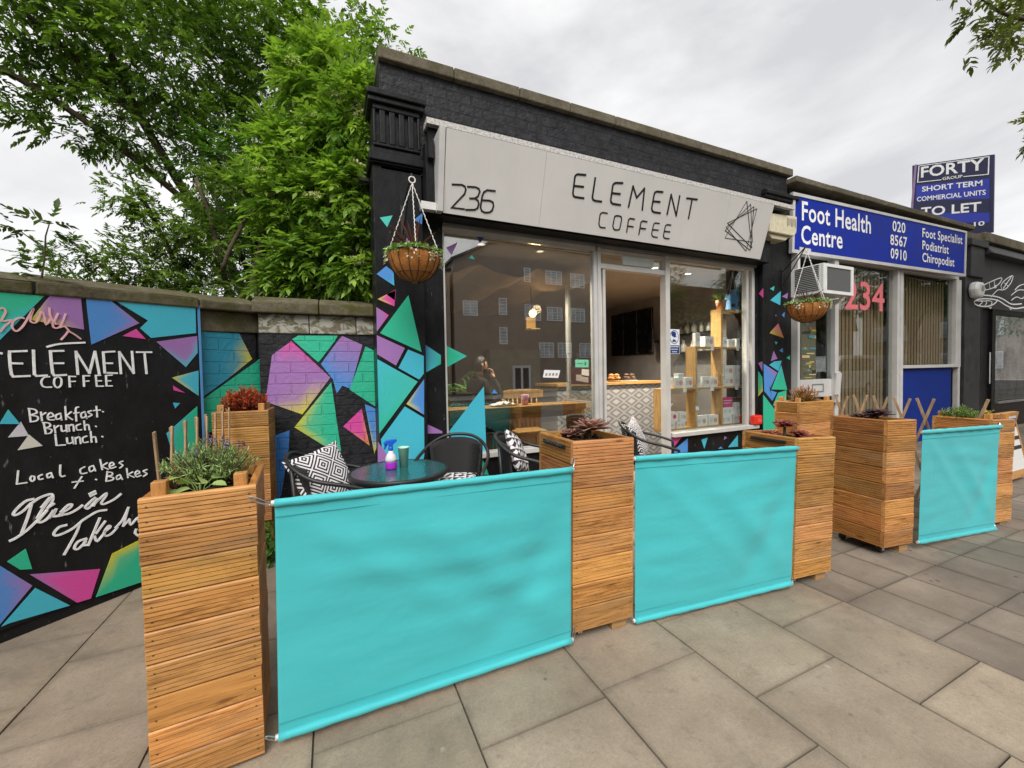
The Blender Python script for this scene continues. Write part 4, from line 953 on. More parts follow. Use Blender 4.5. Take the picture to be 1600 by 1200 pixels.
def build_clinic_sign():
    root = thing('clinic_sign', 'long blue sign with white foot clinic lettering above the slatted windows', 'shop sign', (9.0, 3.8, 3.7))
    L = 5.065; z0, z1 = 3.285, 4.10
    c = [(-.028,3.288),(5.035,3.29),(5.064,4.099),(0,4.099)]
    b = MB(); b.prism(c, frC, 0.0, -0.03); b.done('panel', M['blueSign'], root)
    f = MB(); fz = 0.05
    (a, b0), (a1, b1), (a2, b2), (a3, b3) = c
    f.prism([(a - fz, b0 - fz), (a1 + fz, b1 - fz), (a1, b1), (a, b0)], frC, 0.012, -0.04)
    f.prism([(a3, b3), (a2, b2), (a2 + fz, b2 + fz * 0.7), (a3 - fz, b3 + fz)], frC, 0.012, -0.04)
    f.prism([(a1, b1), (a1 + fz, b1 - fz), (a2 + fz, b2 + fz * 0.7), (a2, b2)], frC, 0.012, -0.04)
    f.prism([(a - fz, b0 - fz), (a, b0), (a3, b3), (a3 - fz, b3 + fz)], frC, 0.012, -0.04)
    f.done('frame', M['alu'], root)
    bk = MB(); bk.box(6.56, 11.5, 3.93, 3.98, 3.30, 4.10); bk.done('backing', M['aludark'], root)
    t = MB()
    def T(s, ab, cap, bold=0.012, d=0.004): text(t, s, ab[0], ab[1], cap, frC, d, bold, 1.06)
    T('Foot Health', [(0.156,3.758),(1.927,3.745)], 0.30, 0.016)
    T('Centre', [(0.141,3.401),(1.158,3.419)], 0.29, 0.016)
    T('020', [(2.562,3.862),(2.96,3.865)], 0.185, 0.016)
    T('8567', [(2.499,3.619),(3.018,3.616)], 0.185, 0.016)
    T('0910', [(2.512,3.383),(3.011,3.377)], 0.185, 0.016)
    T('Foot Specialist', [(3.516,3.857),(4.951,3.87)], 0.17, 0.014)
    T('Podiatrist', [(3.52,3.633),(4.443,3.63)], 0.17, 0.014)
    T('Chiropodist', [(3.524,3.409),(4.657,3.405)], 0.17, 0.014)
    t.done('lettering', M['chalk'], root)
build_clinic_sign()

def build_ac():
    root = thing('air_conditioner', 'boxy white window air conditioner jutting out above the clinic door', 'air conditioner', (6.85, 3.7, 2.5))
    x0, x1, y0, y1, z0, z1 = 6.52, 7.29, 3.50, 3.93, 2.57, 3.0
    y1 = 4.05
    b = MB(); b.box(x0, x1, y0 + 0.03, y1, z0, z1); bo = b.done('casing', M['white'], root, bevel=0.01)
    f = MB()
    for a in ((x0, x1, z0, z0 + 0.045), (x0, x1, z1 - 0.045, z1), (x0, x0 + 0.09, z0 + 0.046, z1 - 0.046), (x1 - 0.06, x1, z0 + 0.046, z1 - 0.046)): f.box(a[0], a[1], y0, y0 + 0.029, a[2], a[3])
    f.done('front_frame', M['white'], root)
    g = MB(); g.box(x0 + 0.091, x1 - 0.061, y0 + 0.012, y0 + 0.028, z0 + 0.046, z1 - 0.046)
    g.done('grille', simple('grey_mesh', (0.10, 0.10, 0.10), 0.7, 0.3, 90, bmp=0.4), root)
    s = MB()
    for k in range(14): s.box(x0 - 0.006, x0 - 0.0005, y0 + 0.06, y1 - 0.16, z0 + 0.05 + 0.027 * k, z0 + 0.062 + 0.027 * k)
    s.done('side_louvre', M['blackmetal'], root)
    k = MB(); k.bar((x0 + 0.2, 3.9, 2.51), (x0 + 0.2, 3.55, 2.51), 0.04, 0.03); k.bar((x1 - 0.2, 3.9, 2.51), (x1 - 0.2, 3.55, 2.51), 0.04, 0.03); k.bar((x1 - 0.2, 3.88, 2.3), (x1 - 0.2, 3.6, 2.49), 0.03, 0.03)
    k.bar((x0 + 0.2, 3.87, 2.45), (x1 + 0.1, 3.87, 2.45), 0.05, 0.05); k.done('bracket', M['alu'], root)
build_ac()

# ------------------------------------------------------------------ third shop
def build_third():
    root = thing('dark_shop_building', 'black shopfront with white chalk leaf drawings on its fascia at far right', 'shop', (15.5, 4.2, 0))
    f = MB(); f.box(13.005, 22, 3.87, 4.2, 2.72, 3.86); fa = f.done('fascia', M['darkpanel'], root)
    c = MB(); c.prism([(3.70, 3.865), (4.2, 3.865), (4.2, 4.12), (3.86, 4.12)], lambda u, v, d: Vector((d, u, v)), 22, 13.02); c.done('cornice', M['darkpanel'], root, bevel=0.02)
    c = MB(); x = 12.9
    while x < 22:
        c.box(x, x + 1.0, 3.78, 4.3, 4.125, 4.33); x += 1.004
    c.done('coping', M['coping'], root, bevel=0.02)
    s = MB(); frf = frY(3.87)
    for i, st in enumerate([[(12.617,2.824),(12.764,2.883),(13.188,2.929),(13.813,2.927),(14.285,2.835),(14.776,2.788),(15.336,2.847)],[(12.637,2.952),(13.014,2.993),(13.628,3.008),(14.09,2.973),(14.574,2.882),(15.177,2.921)],[(12.642,2.789),(12.852,2.755),(13.281,2.766),(13.634,2.84),(13.813,2.934)],[(12.682,2.856),(13.018,2.853),(12.852,2.763)],[(12.933,2.87),(13.234,2.864),(13.15,2.77)],[(13.206,2.893),(13.498,2.879),(13.456,2.801)],[(12.881,3.162),(13.35,3.296),(13.978,3.446),(13.891,3.316),(13.487,3.174),(13.01,3.104),(12.881,3.162)],[(13.092,3.203),(13.182,3.116)],[(13.351,3.285),(13.399,3.16)],[(13.616,3.342),(13.638,3.214)],[(14.036,3.172),(13.985,3.284),(14.262,3.441),(14.626,3.545),(14.554,3.396),(14.27,3.226),(14.036,3.172)],[(14.1,3.215),(14.549,3.515)],[(14.171,3.337),(14.344,3.29)],[(14.758,3.219),(15.005,3.337),(15.312,3.399)],[(14.566,3.088),(14.959,3.233),(15.319,3.256)],[(14.571,2.969),(14.865,3.066),(15.172,3.043),(15.326,3.093)],[(13.449,2.982),(13.804,3.157),(14.036,3.172)],[(13.62,3.221),(13.691,3.256),(13.729,3.22),(13.639,3.191)],[(13.369,2.751),(13.423,2.724),(13.475,2.756)],[(14.481,2.774),(14.53,2.752),(14.578,2.778)]]):
        s.stroke(st, 0.028 if i < 3 else 0.018, frf, 0.004 + 0.0005 * (i % 7), 0.0005)
    s.done('leaf_drawing', M['chalk'], fa)
    d = MB(); d.box(13.005, 13.10, 3.88, 4.0, 0, 2.718); d.box(13.6, 13.78, 3.88, 4.0, 0, 2.718); d.box(13.101, 13.599, 3.93, 3.97, 0, 2.70)
    d.box(13.781, 22, 3.88, 4.0, 2.62, 2.718); d.box(13.781, 22, 3.88, 4.0, 0.42, 0.58); d.box(13.781, 22, 3.92, 4.0, 0, 0.419); d.done('shopfront_frame', M['black'], root)
    h = MB(); h.tube([(13.42, 3.86, 1.05), (13.42, 3.86, 1.75)], 0.018); h.done('door_handle', M['chrome'], root)
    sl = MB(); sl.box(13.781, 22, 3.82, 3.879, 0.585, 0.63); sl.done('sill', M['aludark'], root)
    g = MB(); g.box(13.781, 22, 3.93, 3.936, 0.581, 2.619); g.done('window', M['glass'], root)
    w = MB(); w.box(13.0, 22, 6.5, 6.6, 0, 4.0); w.box(13.0, 22, 4.21, 6.6, 3.9, 4.0); w.box(12.95, 12.999, 4.301, 6.6, 0, 4.0); w.done('interior_wall', M['darkroom'], root)
build_third()

# ------------------------------------------------------------------ letting board on the roof
def build_letting_board():
    root = thing('letting_board', 'navy commercial letting board standing above the roof between clinic and dark shop', 'sign board', (13.83, 4.65, 4.3))
    fx = lambda u, v, d: Vector((13.8 - d, u, v + 0.10))
    yl, yr = 5.36, 3.95
    def zt(y): return 6.12 + (y - 3.945) * (6.53 - 6.12) / (5.315 - 3.944)
    def poly(q): return [(y, z) for y, z in q]
    b = MB(); b.prism([(yl, 4.5), (yl, 6.53), (yr, 6.12), (yr, 4.38)], fx, 0.0, -0.05); b.done('panel', M['navy'], root)
    b = MB(); b.prism([(5.274,5.989),(4.018,5.611),(4.008,4.615),(5.283,5.041)], fx, 0.004, -0.002)
    b.done('band', M['royal'], root)
    b = MB(); b.prism([(5.288,5.606),(4.013,5.156),(4.01,4.847),(5.285,5.302)], fx, 0.007, 0.002); b.done('dark_band', M['navy'], root)
    b = MB(); b.prism([(5.311,6.531),(5.268,6.515),(5.336,5.429),(5.38,5.445)], fx, 0.012, -0.04); b.done('edge_strip', simple('violet_edge', (0.28, 0.18, 0.34), 0.5), root)
    t = MB()
    def T(s, q, cap, bold=0.012): text(t, s, q[0], q[1], cap, fx, 0.009, bold)
    T('FORTY', [(5.187,6.153),(4.091,5.851)], 0.27, 0.02)
    T('GROUP', [(4.79,5.911),(4.447,5.82)], 0.072, 0.012)
    T('SHORT TERM', [(5.165,5.789),(4.122,5.501)], 0.125, 0.02)
    T('COMMERCIAL UNITS', [(5.261,5.578),(4.067,5.27)], 0.115, 0.016)
    T('TO LET', [(5.179,5.178),(4.135,4.923)], 0.22, 0.02)
    T('10', [(4.249,4.609),(4.079,4.581)], 0.10, 0.02)
    t.done('lettering', M['chalk'], root)
    t = MB()
    for i, st in enumerate([[(4.815,5.93),(5.251,6.057)],[(5.251,6.057),(5.228,6.458)],[(5.228,6.458),(4.028,6.106)],[(4.028,6.106),(4.034,5.711)],[(4.034,5.711),(4.427,5.835)]]): t.stroke(st, 0.016, fx, 0.010 + 0.0006 * i, 0.0005, False)
    t.done('border', M['chalk'], root)
    p = MB(); p.bar((13.9, 4.3, 3.5), (13.9, 4.3, 5.6), 0.09, 0.09); p.bar((13.9, 5.1, 3.5), (13.9, 5.1, 5.6), 0.09, 0.09); p.done('post', M['rawpine'], root)
build_letting_board()
# ------------------------------------------------------------------ planters
def board(mb, a, b, z0, z1, nrm, th, rr, tone, smoothface=False):
    """one decking board from a to b (2D), grooved face towards nrm"""
    d = Vector((b[0] - a[0], b[1] - a[1])); L = d.length; d /= L
    n = Vector(nrm); g = []
    h = z1 - z0
    if smoothface: g = [(0.002, z0), (0.0, z0 + 0.004), (0.0, z1 - 0.004), (0.002, z1)]
    else:
        k = 7; st = h / k
        g.append((0.005, z0)); g.append((0.0, z0 + 0.005))
        for i in range(1, k):
            c = z0 + st * i; g += [(0.0, c - 0.0022), (0.005, c - 0.0012), (0.005, c + 0.0012), (0.0, c + 0.0022)]
        g += [(0.0, z1 - 0.005), (0.005, z1)]
    prof = [(-x, z) for x, z in g] + [(-th, z1), (-th, z0)]
    m = len(prof); vs = []
    for p in (a, b):
        for x, z in prof: vs.append((p[0] + n.x * x, p[1] + n.y * x, z))
    fs = [(i, (i + 1) % m, m + (i + 1) % m, m + i) for i in range(m)] + [tuple(range(m - 1, -1, -1)), tuple(m + i for i in range(m))]
    # orient outwards
    v0, v1, v2 = (Vector(vs[k]) for k in (fs[1][0], fs[1][1], fs[1][2]))
    if (v1 - v0).cross(v2 - v1).dot(Vector((n.x, n.y, 0))) < 0: fs = [tuple(reversed(f)) for f in fs]
    mb.add(vs, fs, [tone] * len(vs))
def make_planter(label, loc, rz, w, d, z0, z1, tiers, seed, lean=(0, 0), posts=True, slot=False, casters=True, legs=False, group='stacked decking planters of the cafe'):
    root = thing('planter', label, 'planter', loc, R(rz), group, (R(lean[0]), R(lean[1])))
    rr = random.Random(seed)
    x, y = w / 2, d / 2; th = 0.026
    H = (z1 - z0) / tiers
    fm, sm = MB(), MB()
    def tn():
        k = rr.uniform(0.68, 1.16); return (k, k * rr.uniform(0.90, 1.04), k * rr.uniform(0.80, 1.1))
    for i in range(tiers):
        a0 = z0 + H * i + 0.0016; a1 = z0 + H * (i + 1) - 0.0016
        o = rr.uniform(-0.0012, 0.0012) - (0.001 if i < tiers - 2 else -0.001); sh = rr.uniform(-0.0012, 0.0012)
        sf = (i < 3 and rr.random() < 0.35)
        X, Y = x + o, y + o
        board(fm, (-X + sh, -Y), (X + sh, -Y), a0, a1, (0, -1), th, rr, tn(), sf)
        board(fm, (-X + sh, Y), (X + sh, Y), a0, a1, (0, 1), th, rr, tn())
        for qx in (-X + 0.022, X - 0.022):                    # screw heads
            for qz in (a0 + H * 0.28, a0 + H * 0.72):
                fm.add([(qx + sh + 0.0035 * math.cos(e), -Y - 0.0008, qz + 0.0035 * math.sin(e)) for e in (0, 1.05, 2.1, 3.14, 4.19, 5.24)], [(0, 1, 2, 3, 4, 5)], [(0.16, 0.2, 0.3)] * 6)
        fm.m = 1
        board(fm, (-X + sh, -Y + th + 0.0005), (-X + sh, Y - th - 0.0005), a0, a1, (-1, 0), th, rr, tn(), False)
        board(fm, (X + sh, -Y + th + 0.0005), (X + sh, Y - th - 0.0005), a0, a1, (1, 0), th, rr, tn(), False)
        fm.m = 0
    fm.done('body', [M['plank'], M['plank_y']], root, world=False)
    so = MB(); n = 9; vs = []; fs = []
    for j in range(n + 1):
        for i in range(n + 1): vs.append((-x + th + 0.002 + (w - 2 * th - 0.004) * i / n, -y + th + 0.002 + (d - 2 * th - 0.004) * j / n, z1 - 0.055 + rr.uniform(-0.012, 0.014)))
    for j in range(n):
        for i in range(n): fs.append((j * (n + 1) + i, j * (n + 1) + i + 1, (j + 1) * (n + 1) + i + 1, (j + 1) * (n + 1) + i))
    so.add(vs, fs)
    for k in range(70):                                       # bark chips
        cx = rr.uniform(-x + 0.05, x - 0.05); cy = rr.uniform(-y + 0.05, y - 0.05)
        mt = Matrix.Translation((cx, cy, z1 - 0.035 + rr.uniform(0, 0.012))) @ Euler((rr.uniform(-.5, .5), rr.uniform(-.5, .5), rr.uniform(0, 6.3))).to_matrix().to_4x4()
        so.box(-0.022, 0.022, -0.008, 0.008, -0.003, 0.003, mt)
    so.done('soil', M['soil'], root, world=False)
    if posts:
        for sx in (-1, 1):
            for sy in (-1, 1):
                p = MB(); px, py = sx * (x - th - 0.024), sy * (y - th - 0.024)
                p.box(px - 0.022, px + 0.022, py - 0.022, py + 0.022, z1 - 0.3, z1 + 0.042 + rr.uniform(0, 0.012)); p.done('corner_post', M['post'], root, world=False, bevel=0.003)
    if slot:
        s = MB(); s.box(-x - 0.016, -x - 0.0045, -y * 0.62, y * 0.62, z1 - 0.052, z1 - 0.03); s.box(-x - 0.022, -x - 0.0165, -y * 0.55, y * 0.55, z1 - 0.047, z1 - 0.037)
        s.done('handle', M['blackmetal'], root, world=False, bevel=0.003)
    if casters:
        for sy in (-1, 1):
            q = MB(); q.box(-x + 0.05, -x + 0.11, sy * (y - 0.07) - 0.03, sy * (y - 0.07) + 0.03, z0 - 0.006, z0 - 0.001); q.box(-x + 0.075, -x + 0.079, sy * (y - 0.07) - 0.02, sy * (y - 0.07) + 0.02, z0 - 0.04, z0 - 0.0065) if False else None
            q.bar((-x + 0.08, sy * (y - 0.07) - 0.018, z0 - 0.006), (-x + 0.08, sy * (y - 0.07) - 0.018, z0 - 0.045), 0.03, 0.004, (0, 1, 0)); q.bar((-x + 0.08, sy * (y - 0.07) + 0.018, z0 - 0.006), (-x + 0.08, sy * (y - 0.07) + 0.018, z0 - 0.045), 0.03, 0.004, (0, 1, 0))
            c = q.done('caster', M['chrome'], root, world=False)
            wv = MB(); r_ = max(0.015, (z0 - 0.002) / 2 - 0.004); wv.tube([(-x + 0.08, sy * (y - 0.07) - 0.014, r_), (-x + 0.08, sy * (y - 0.07) + 0.014, r_)], r_, 16); wv.done('wheel', M['rubber'], c, world=False)
        for sy in (-1, 1):
            q = MB(); q.box(x - 0.13, x - 0.03, sy * (y - 0.07) - 0.05, sy * (y - 0.07) + 0.05, 0.0, z0 - 0.001); q.done('wood_block', M['pallet'], root, world=False, bevel=0.003)
    if legs:
        for sx in (-1, 1):
            for sy in (-1, 1):
                p = MB(); p.box(sx * (x - 0.05) - 0.025, sx * (x - 0.05) + 0.025, sy * (y - 0.05) - 0.025, sy * (y - 0.05) + 0.025, 0, z0 + 0.05); p.done('leg', M['post'], root, world=False)
    return root
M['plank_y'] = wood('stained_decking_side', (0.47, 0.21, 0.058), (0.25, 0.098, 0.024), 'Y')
make_planter('tall wooden planter holding lavender, nearest the camera beside the mural board', (-0.468, 2.02, 0), 4, 0.345, 0.42, 0.012, 1.085, 9, 1, posts=True, casters=False)
make_planter('wooden planter with black slot handle between the large and middle turquoise screens', (1.375, 2.06, 0), -2, 0.405, 0.42, 0.055, 1.115, 8, 2, (0, 1.2), posts=False, slot=True)
make_planter('wooden planter with black slot handle at the right end of the middle turquoise screen', (3.01, 1.88, 0), -3, 0.385, 0.42, 0.055, 1.015, 8, 3, (0, 2.6), posts=False, slot=True)
make_planter('wooden planter on pallet blocks, left of the smallest turquoise screen', (4.09, 1.85, 0), -6, 0.35, 0.42, 0.065, 1.07, 8, 4, (0, 1.8), posts=False)
make_planter('rightmost wooden planter, holding a bushy green herb and yellow flower', (5.62, 1.74, 0), -6, 0.36, 0.42, 0.03, 0.985, 8, 5, (0, 2.2), posts=True)
make_planter('wooden planter with red heather standing against the painted brick wall', (-0.665, 3.98, 0), 0, 0.375, 0.38, 0.33, 1.235, 7, 6, posts=True, casters=False, legs=True)
make_planter('wooden planter with red-tipped shrub in front of the clinic door', (5.29, 3.05, 0), -3, 0.62, 0.30, 0.055, 1.09, 8, 8, posts=True)

# ------------------------------------------------------------------ small plants
rng = np.random.default_rng(11)
def leaf_blades(base, dirs, L, W, cols, droop=0.0, seg=2, fold=0.25):
    """numpy blades: base (n,3), dirs (n,3) unit, L/W (n,); returns v,f,c. Each blade is a folded strip tapering to a tip."""
    n = len(base); up = np.array([0, 0, 1.0])
    side = np.cross(dirs, up + rng.normal(0, 0.35, (n, 3))); side /= np.linalg.norm(side, axis=1, keepdims=True) + 1e-9
    nrm = np.cross(side, dirs)
    v = []; ts = np.linspace(0, 1, seg + 1)
    for i, t in enumerate(ts):
        c = base + dirs * (L * t)[:, None] - np.array([0, 0, 1.0]) * (droop * L * t * t)[:, None]
        if i == seg: v.append(c[:, None, :]); continue
        w = W * (math.sin(math.pi * (0.18 + 0.72 * t)) if seg > 1 else 0.5)
        v.append(np.stack([c - side * (w / 2)[:, None] + nrm * (w * fold)[:, None], c, c + side * (w / 2)[:, None] + nrm * (w * fold)[:, None]], 1))
    V = np.concatenate(v, 1); per = V.shape[1]
    f = []
    for i in range(seg):
        a = 3 * i; b = 3 * (i + 1)
        if i < seg - 1: f += [(a, a + 1, b + 1), (a, b + 1, b), (a + 1, a + 2, b + 2), (a + 1, b + 2, b + 1)]
        else: f += [(a, a + 1, b), (a + 1, a + 2, b)]
    F = np.array(f)[None] + (np.arange(n) * per)[:, None, None]
    C = np.repeat(np.asarray(cols)[:, None, :], per, 1)
    return V.reshape(-1, 3), F.reshape(-1, 3), C.reshape(-1, 3)
def merge(parts):
    v = []; f = []; c = []; b = 0
    for V, F, C in parts: v.append(V); f.append(F + b); c.append(C); b += len(V)
    return np.concatenate(v), np.concatenate(f), np.concatenate(c)
def unit(a): return a / (np.linalg.norm(a, axis=-1, keepdims=True) + 1e-9)
def tint(n, a, b, jit=0.15):
    k = rng.random((n, 1)); c = np.array(a) * (1 - k) + np.array(b) * k
    return c * (1 + rng.normal(0, jit, (n, 1))).clip(0.4, 1.8)

def bushy(name, label, cat, loc, r, h, nst, leafL, leafW, ca, cb, flower=None, nfl=0, mat='leafmatt'):
    """a plant of many upright stems clothed in small leaves"""
    root = thing(name, label, cat, loc)
    parts = []; st = MB(); fl = []
    lv_b = []; lv_d = []
    for k in range(nst):
        a = rng.uniform(0, 2 * math.pi); q = math.sqrt(rng.random()); lean = q * r
        tip = np.array([math.cos(a) * lean * 1.15, math.sin(a) * lean * 1.15, h * (1 - 0.45 * q * q) * rng.uniform(0.8, 1.1)])
        b0 = np.array([math.cos(a) * lean * 0.35, math.sin(a) * lean * 0.35, 0])
        st.tube([tuple(b0), tuple((b0 + tip) / 2 + rng.normal(0, 0.006, 3)), tuple(tip)], [0.0022, 0.0018, 0.001], 4)
        m = int(18 * h / 0.2)
        t = rng.uniform(0.2, 1.0, m)[:, None]
        p = b0 + (tip - b0) * t
        d = unit(unit(tip - b0) * 0.8 + rng.normal(0, 0.7, (m, 3)))
        lv_b.append(p); lv_d.append(d)
        if nfl and k < nfl: fl.append(tip)
    B = np.concatenate(lv_b); D = np.concatenate(lv_d); n = len(B)
    v, f, c = leaf_blades(B, D, leafL * rng.uniform(0.6, 1.3, n), leafW * rng.uniform(0.7, 1.3, n), tint(n, ca, cb))
    L = Vector(loc)
    fo = fastmesh('foliage', v, f, c, M[mat], root, world=False)
    st.done('stem', M['bark'], root, world=False)
    if flower is not None and fl:
        fb = []; fd = []
        for t in fl:
            m = 14; fb.append(t + np.stack([rng.normal(0, .003, m), rng.normal(0, .003, m), rng.uniform(-0.005, 0.03, m)], 1)); fd.append(unit(rng.normal(0, 1, (m, 3)) + np.array([0, 0, .5])))
        B = np.concatenate(fb); D = np.concatenate(fd); n = len(B)
        v, f, c = leaf_blades(B, D, np.full(n, 0.011), np.full(n, 0.007), tint(n, flower[0], flower[1]))
        fastmesh('flower', v, f, c, M['leafmatt'], root, world=False)
    return root
bushy('lavender', 'grey-green lavender bush with violet tips in the nearest wooden planter', 'plant', (-0.475, 2.07, 1.04), 0.15, 0.19, 210, 0.026, 0.0038, (0.17, 0.28, 0.09), (0.40, 0.52, 0.22), ((0.10, 0.06, 0.20), (0.26, 0.18, 0.36)), 14)
bushy('heather', 'bright red heather in the wooden planter by the painted wall', 'plant', (-0.665, 3.98, 1.18), 0.15, 0.23, 190, 0.028, 0.009, (0.30, 0.045, 0.02), (0.55, 0.13, 0.05), ((0.5, 0.03, 0.02), (0.6, 0.2, 0.05)), 40)
bushy('red_shrub', 'red-tipped green shrub in the planter in front of the clinic door', 'plant', (5.26, 3.05, 1.03), 0.15, 0.22, 80, 0.026, 0.008, (0.34, 0.06, 0.03), (0.22, 0.24, 0.05), ((0.5, 0.06, 0.03), (0.5, 0.2, 0.05)), 30)
bushy('herb_bush', 'bushy bright green herb in the rightmost wooden planter', 'plant', (5.57, 1.80, 0.93), 0.125, 0.16, 150, 0.026, 0.005, (0.12, 0.22, 0.04), (0.30, 0.42, 0.12))
def seedling():
    root = thing('leafy_seedling', 'pale green broad-leaved seedling at the front of the lavender planter', 'plant', (-0.475, 1.90, 1.03))
    s = MB(); B = []; D = []
    for k in range(9):
        a = rng.uniform(0, 6.28); h = rng.uniform(0.03, 0.10); q = rng.uniform(0.02, 0.07)
        tip = np.array([math.cos(a) * q, math.sin(a) * q * 0.7, h]); s.tube([(0, 0, 0), tuple(tip * [0.4, 0.4, 0.7]), tuple(tip)], [0.002, 0.0016, 0.0012], 5)
        B.append(tip); D.append(unit(np.array([math.cos(a), math.sin(a) - 0.4, 0.1])))
    n = len(B); v, f, c = leaf_blades(np.array(B), np.array(D), np.full(n, 0.05), np.full(n, 0.042), tint(n, (0.30, 0.42, 0.12), (0.40, 0.52, 0.18), 0.05), 0.3, 4, 0.1)
    fastmesh('leaf', v, f, c, M['leafmatt'], root, world=False); s.done('stem', simple('green_stem', (0.2, 0.3, 0.08), 0.6), root, world=False)
seedling()
def succulent(label, loc, r, ca, cb, rosettes):
    root = thing('succulent', label, 'plant', loc)
    s = MB(); parts = []
    for (x, y, h, q) in rosettes:
        s.tube([(x * 0.3, y * 0.3, 0), (x, y, h)], [0.012, 0.009], 7)
        n = 34; k = np.arange(n); a = k * 2.39996; el = 1.25 - 1.15 * (k / n)
        d = np.stack([np.cos(a) * np.cos(el), np.sin(a) * np.cos(el), np.sin(el)], 1)
        B = np.array([x, y, h]) + d * 0.008 * q
        L = q * r * (0.35 + 0.65 * (k / n) ** 0.7)
        v, f, c = leaf_blades(B, d, L, L * 0.36, tint(n, ca, cb, 0.12), 0.05, 4, 0.10)
        parts.append((v, f, c))
    v, f, c = merge(parts)
    o = fastmesh('rosette', v, f, c, M['succ'], root, world=False)
    so = o.modifiers.new('thick', 'SOLIDIFY'); so.thickness = 0.005
    s.done('stem', M['bark'], root, world=False)
succulent('large bronze aeonium rosette in the planter between the large and middle screens', (1.43, 2.06, 1.055), 0.135, (0.13, 0.03, 0.035), (0.34, 0.20, 0.14), [(0.0, -0.02, 0.09, 1.0), (0.06, 0.10, 0.07, 0.7), (-0.08, 0.06, 0.05, 0.6)])
succulent('dark red aeonium with a few upright rosettes in the planter right of the middle screen', (3.03, 1.88, 0.96), 0.095, (0.14, 0.02, 0.02), (0.30, 0.09, 0.06), [(0.0, 0.0, 0.11, 0.9), (0.09, -0.05, 0.04, 0.8), (-0.09, 0.05, 0.04, 0.8)])
succulent('spiky dark purple aeonium in the planter left of the smallest screen', (4.13, 1.83, 1.015), 0.115, (0.035, 0.018, 0.022), (0.10, 0.045, 0.045), [(0.0, -0.02, 0.07, 1.0), (0.09, 0.07, 0.05, 0.7), (-0.09, 0.06, 0.05, 0.7)])
def trailing_ivy():
    root = thing('ivy', 'green ivy climbing below the red heather planter', 'plant', (-0.52, 3.72, 0))
    n = 120; B = np.stack([rng.normal(0, 0.035, n), rng.normal(0, 0.04, n), rng.uniform(0.02, 0.33, n)], 1); D = unit(rng.normal(0, 1, (n, 3)) + np.array([0.2, -0.8, -0.1]))
    v, f, c = leaf_blades(B, D, np.full(n, 0.05), np.full(n, 0.04), tint(n, (0.07, 0.16, 0.03), (0.16, 0.30, 0.06)), 0.2, 3)
    fastmesh('foliage', v, f, c, M['leaf'], root, world=False)
    s = MB(); s.tube([(0, 0, 0), (0.02, 0.0, 0.15), (-0.01, 0.01, 0.32)], [0.006, 0.005, 0.003], 5); s.done('stem', M['bark'], root, world=False)
trailing_ivy()
def yellow_flower():
    root = thing('yellow_flower', 'small yellow blooms at the right edge of the rightmost planter', 'plant', (5.74, 1.66, 0.93))
    n = 40; B = np.concatenate([rng.normal(0, 0.014, (20, 3)) + [0, 0, 0.10], rng.normal(0, 0.014, (20, 3)) + [0.06, 0.02, 0.085]]); D = unit(rng.normal(0, 1, (n, 3)))
    v, f, c = leaf_blades(B, D, np.full(n, 0.03), np.full(n, 0.02), tint(n, (0.55, 0.42, 0.08), (0.62, 0.52, 0.16), 0.08), 0, 3)
    fastmesh('flower', v, f, c, M['leafmatt'], root, world=False)
    s = MB(); s.tube([(0, 0, 0), (0, 0, 0.1)], 0.002, 5); s.tube([(0, 0, 0), (0.06, 0.02, 0.085)], 0.002, 5); s.done('stem', simple('plant_stem', (0.15, 0.25, 0.06), 0.6), root, world=False)
yellow_flower()

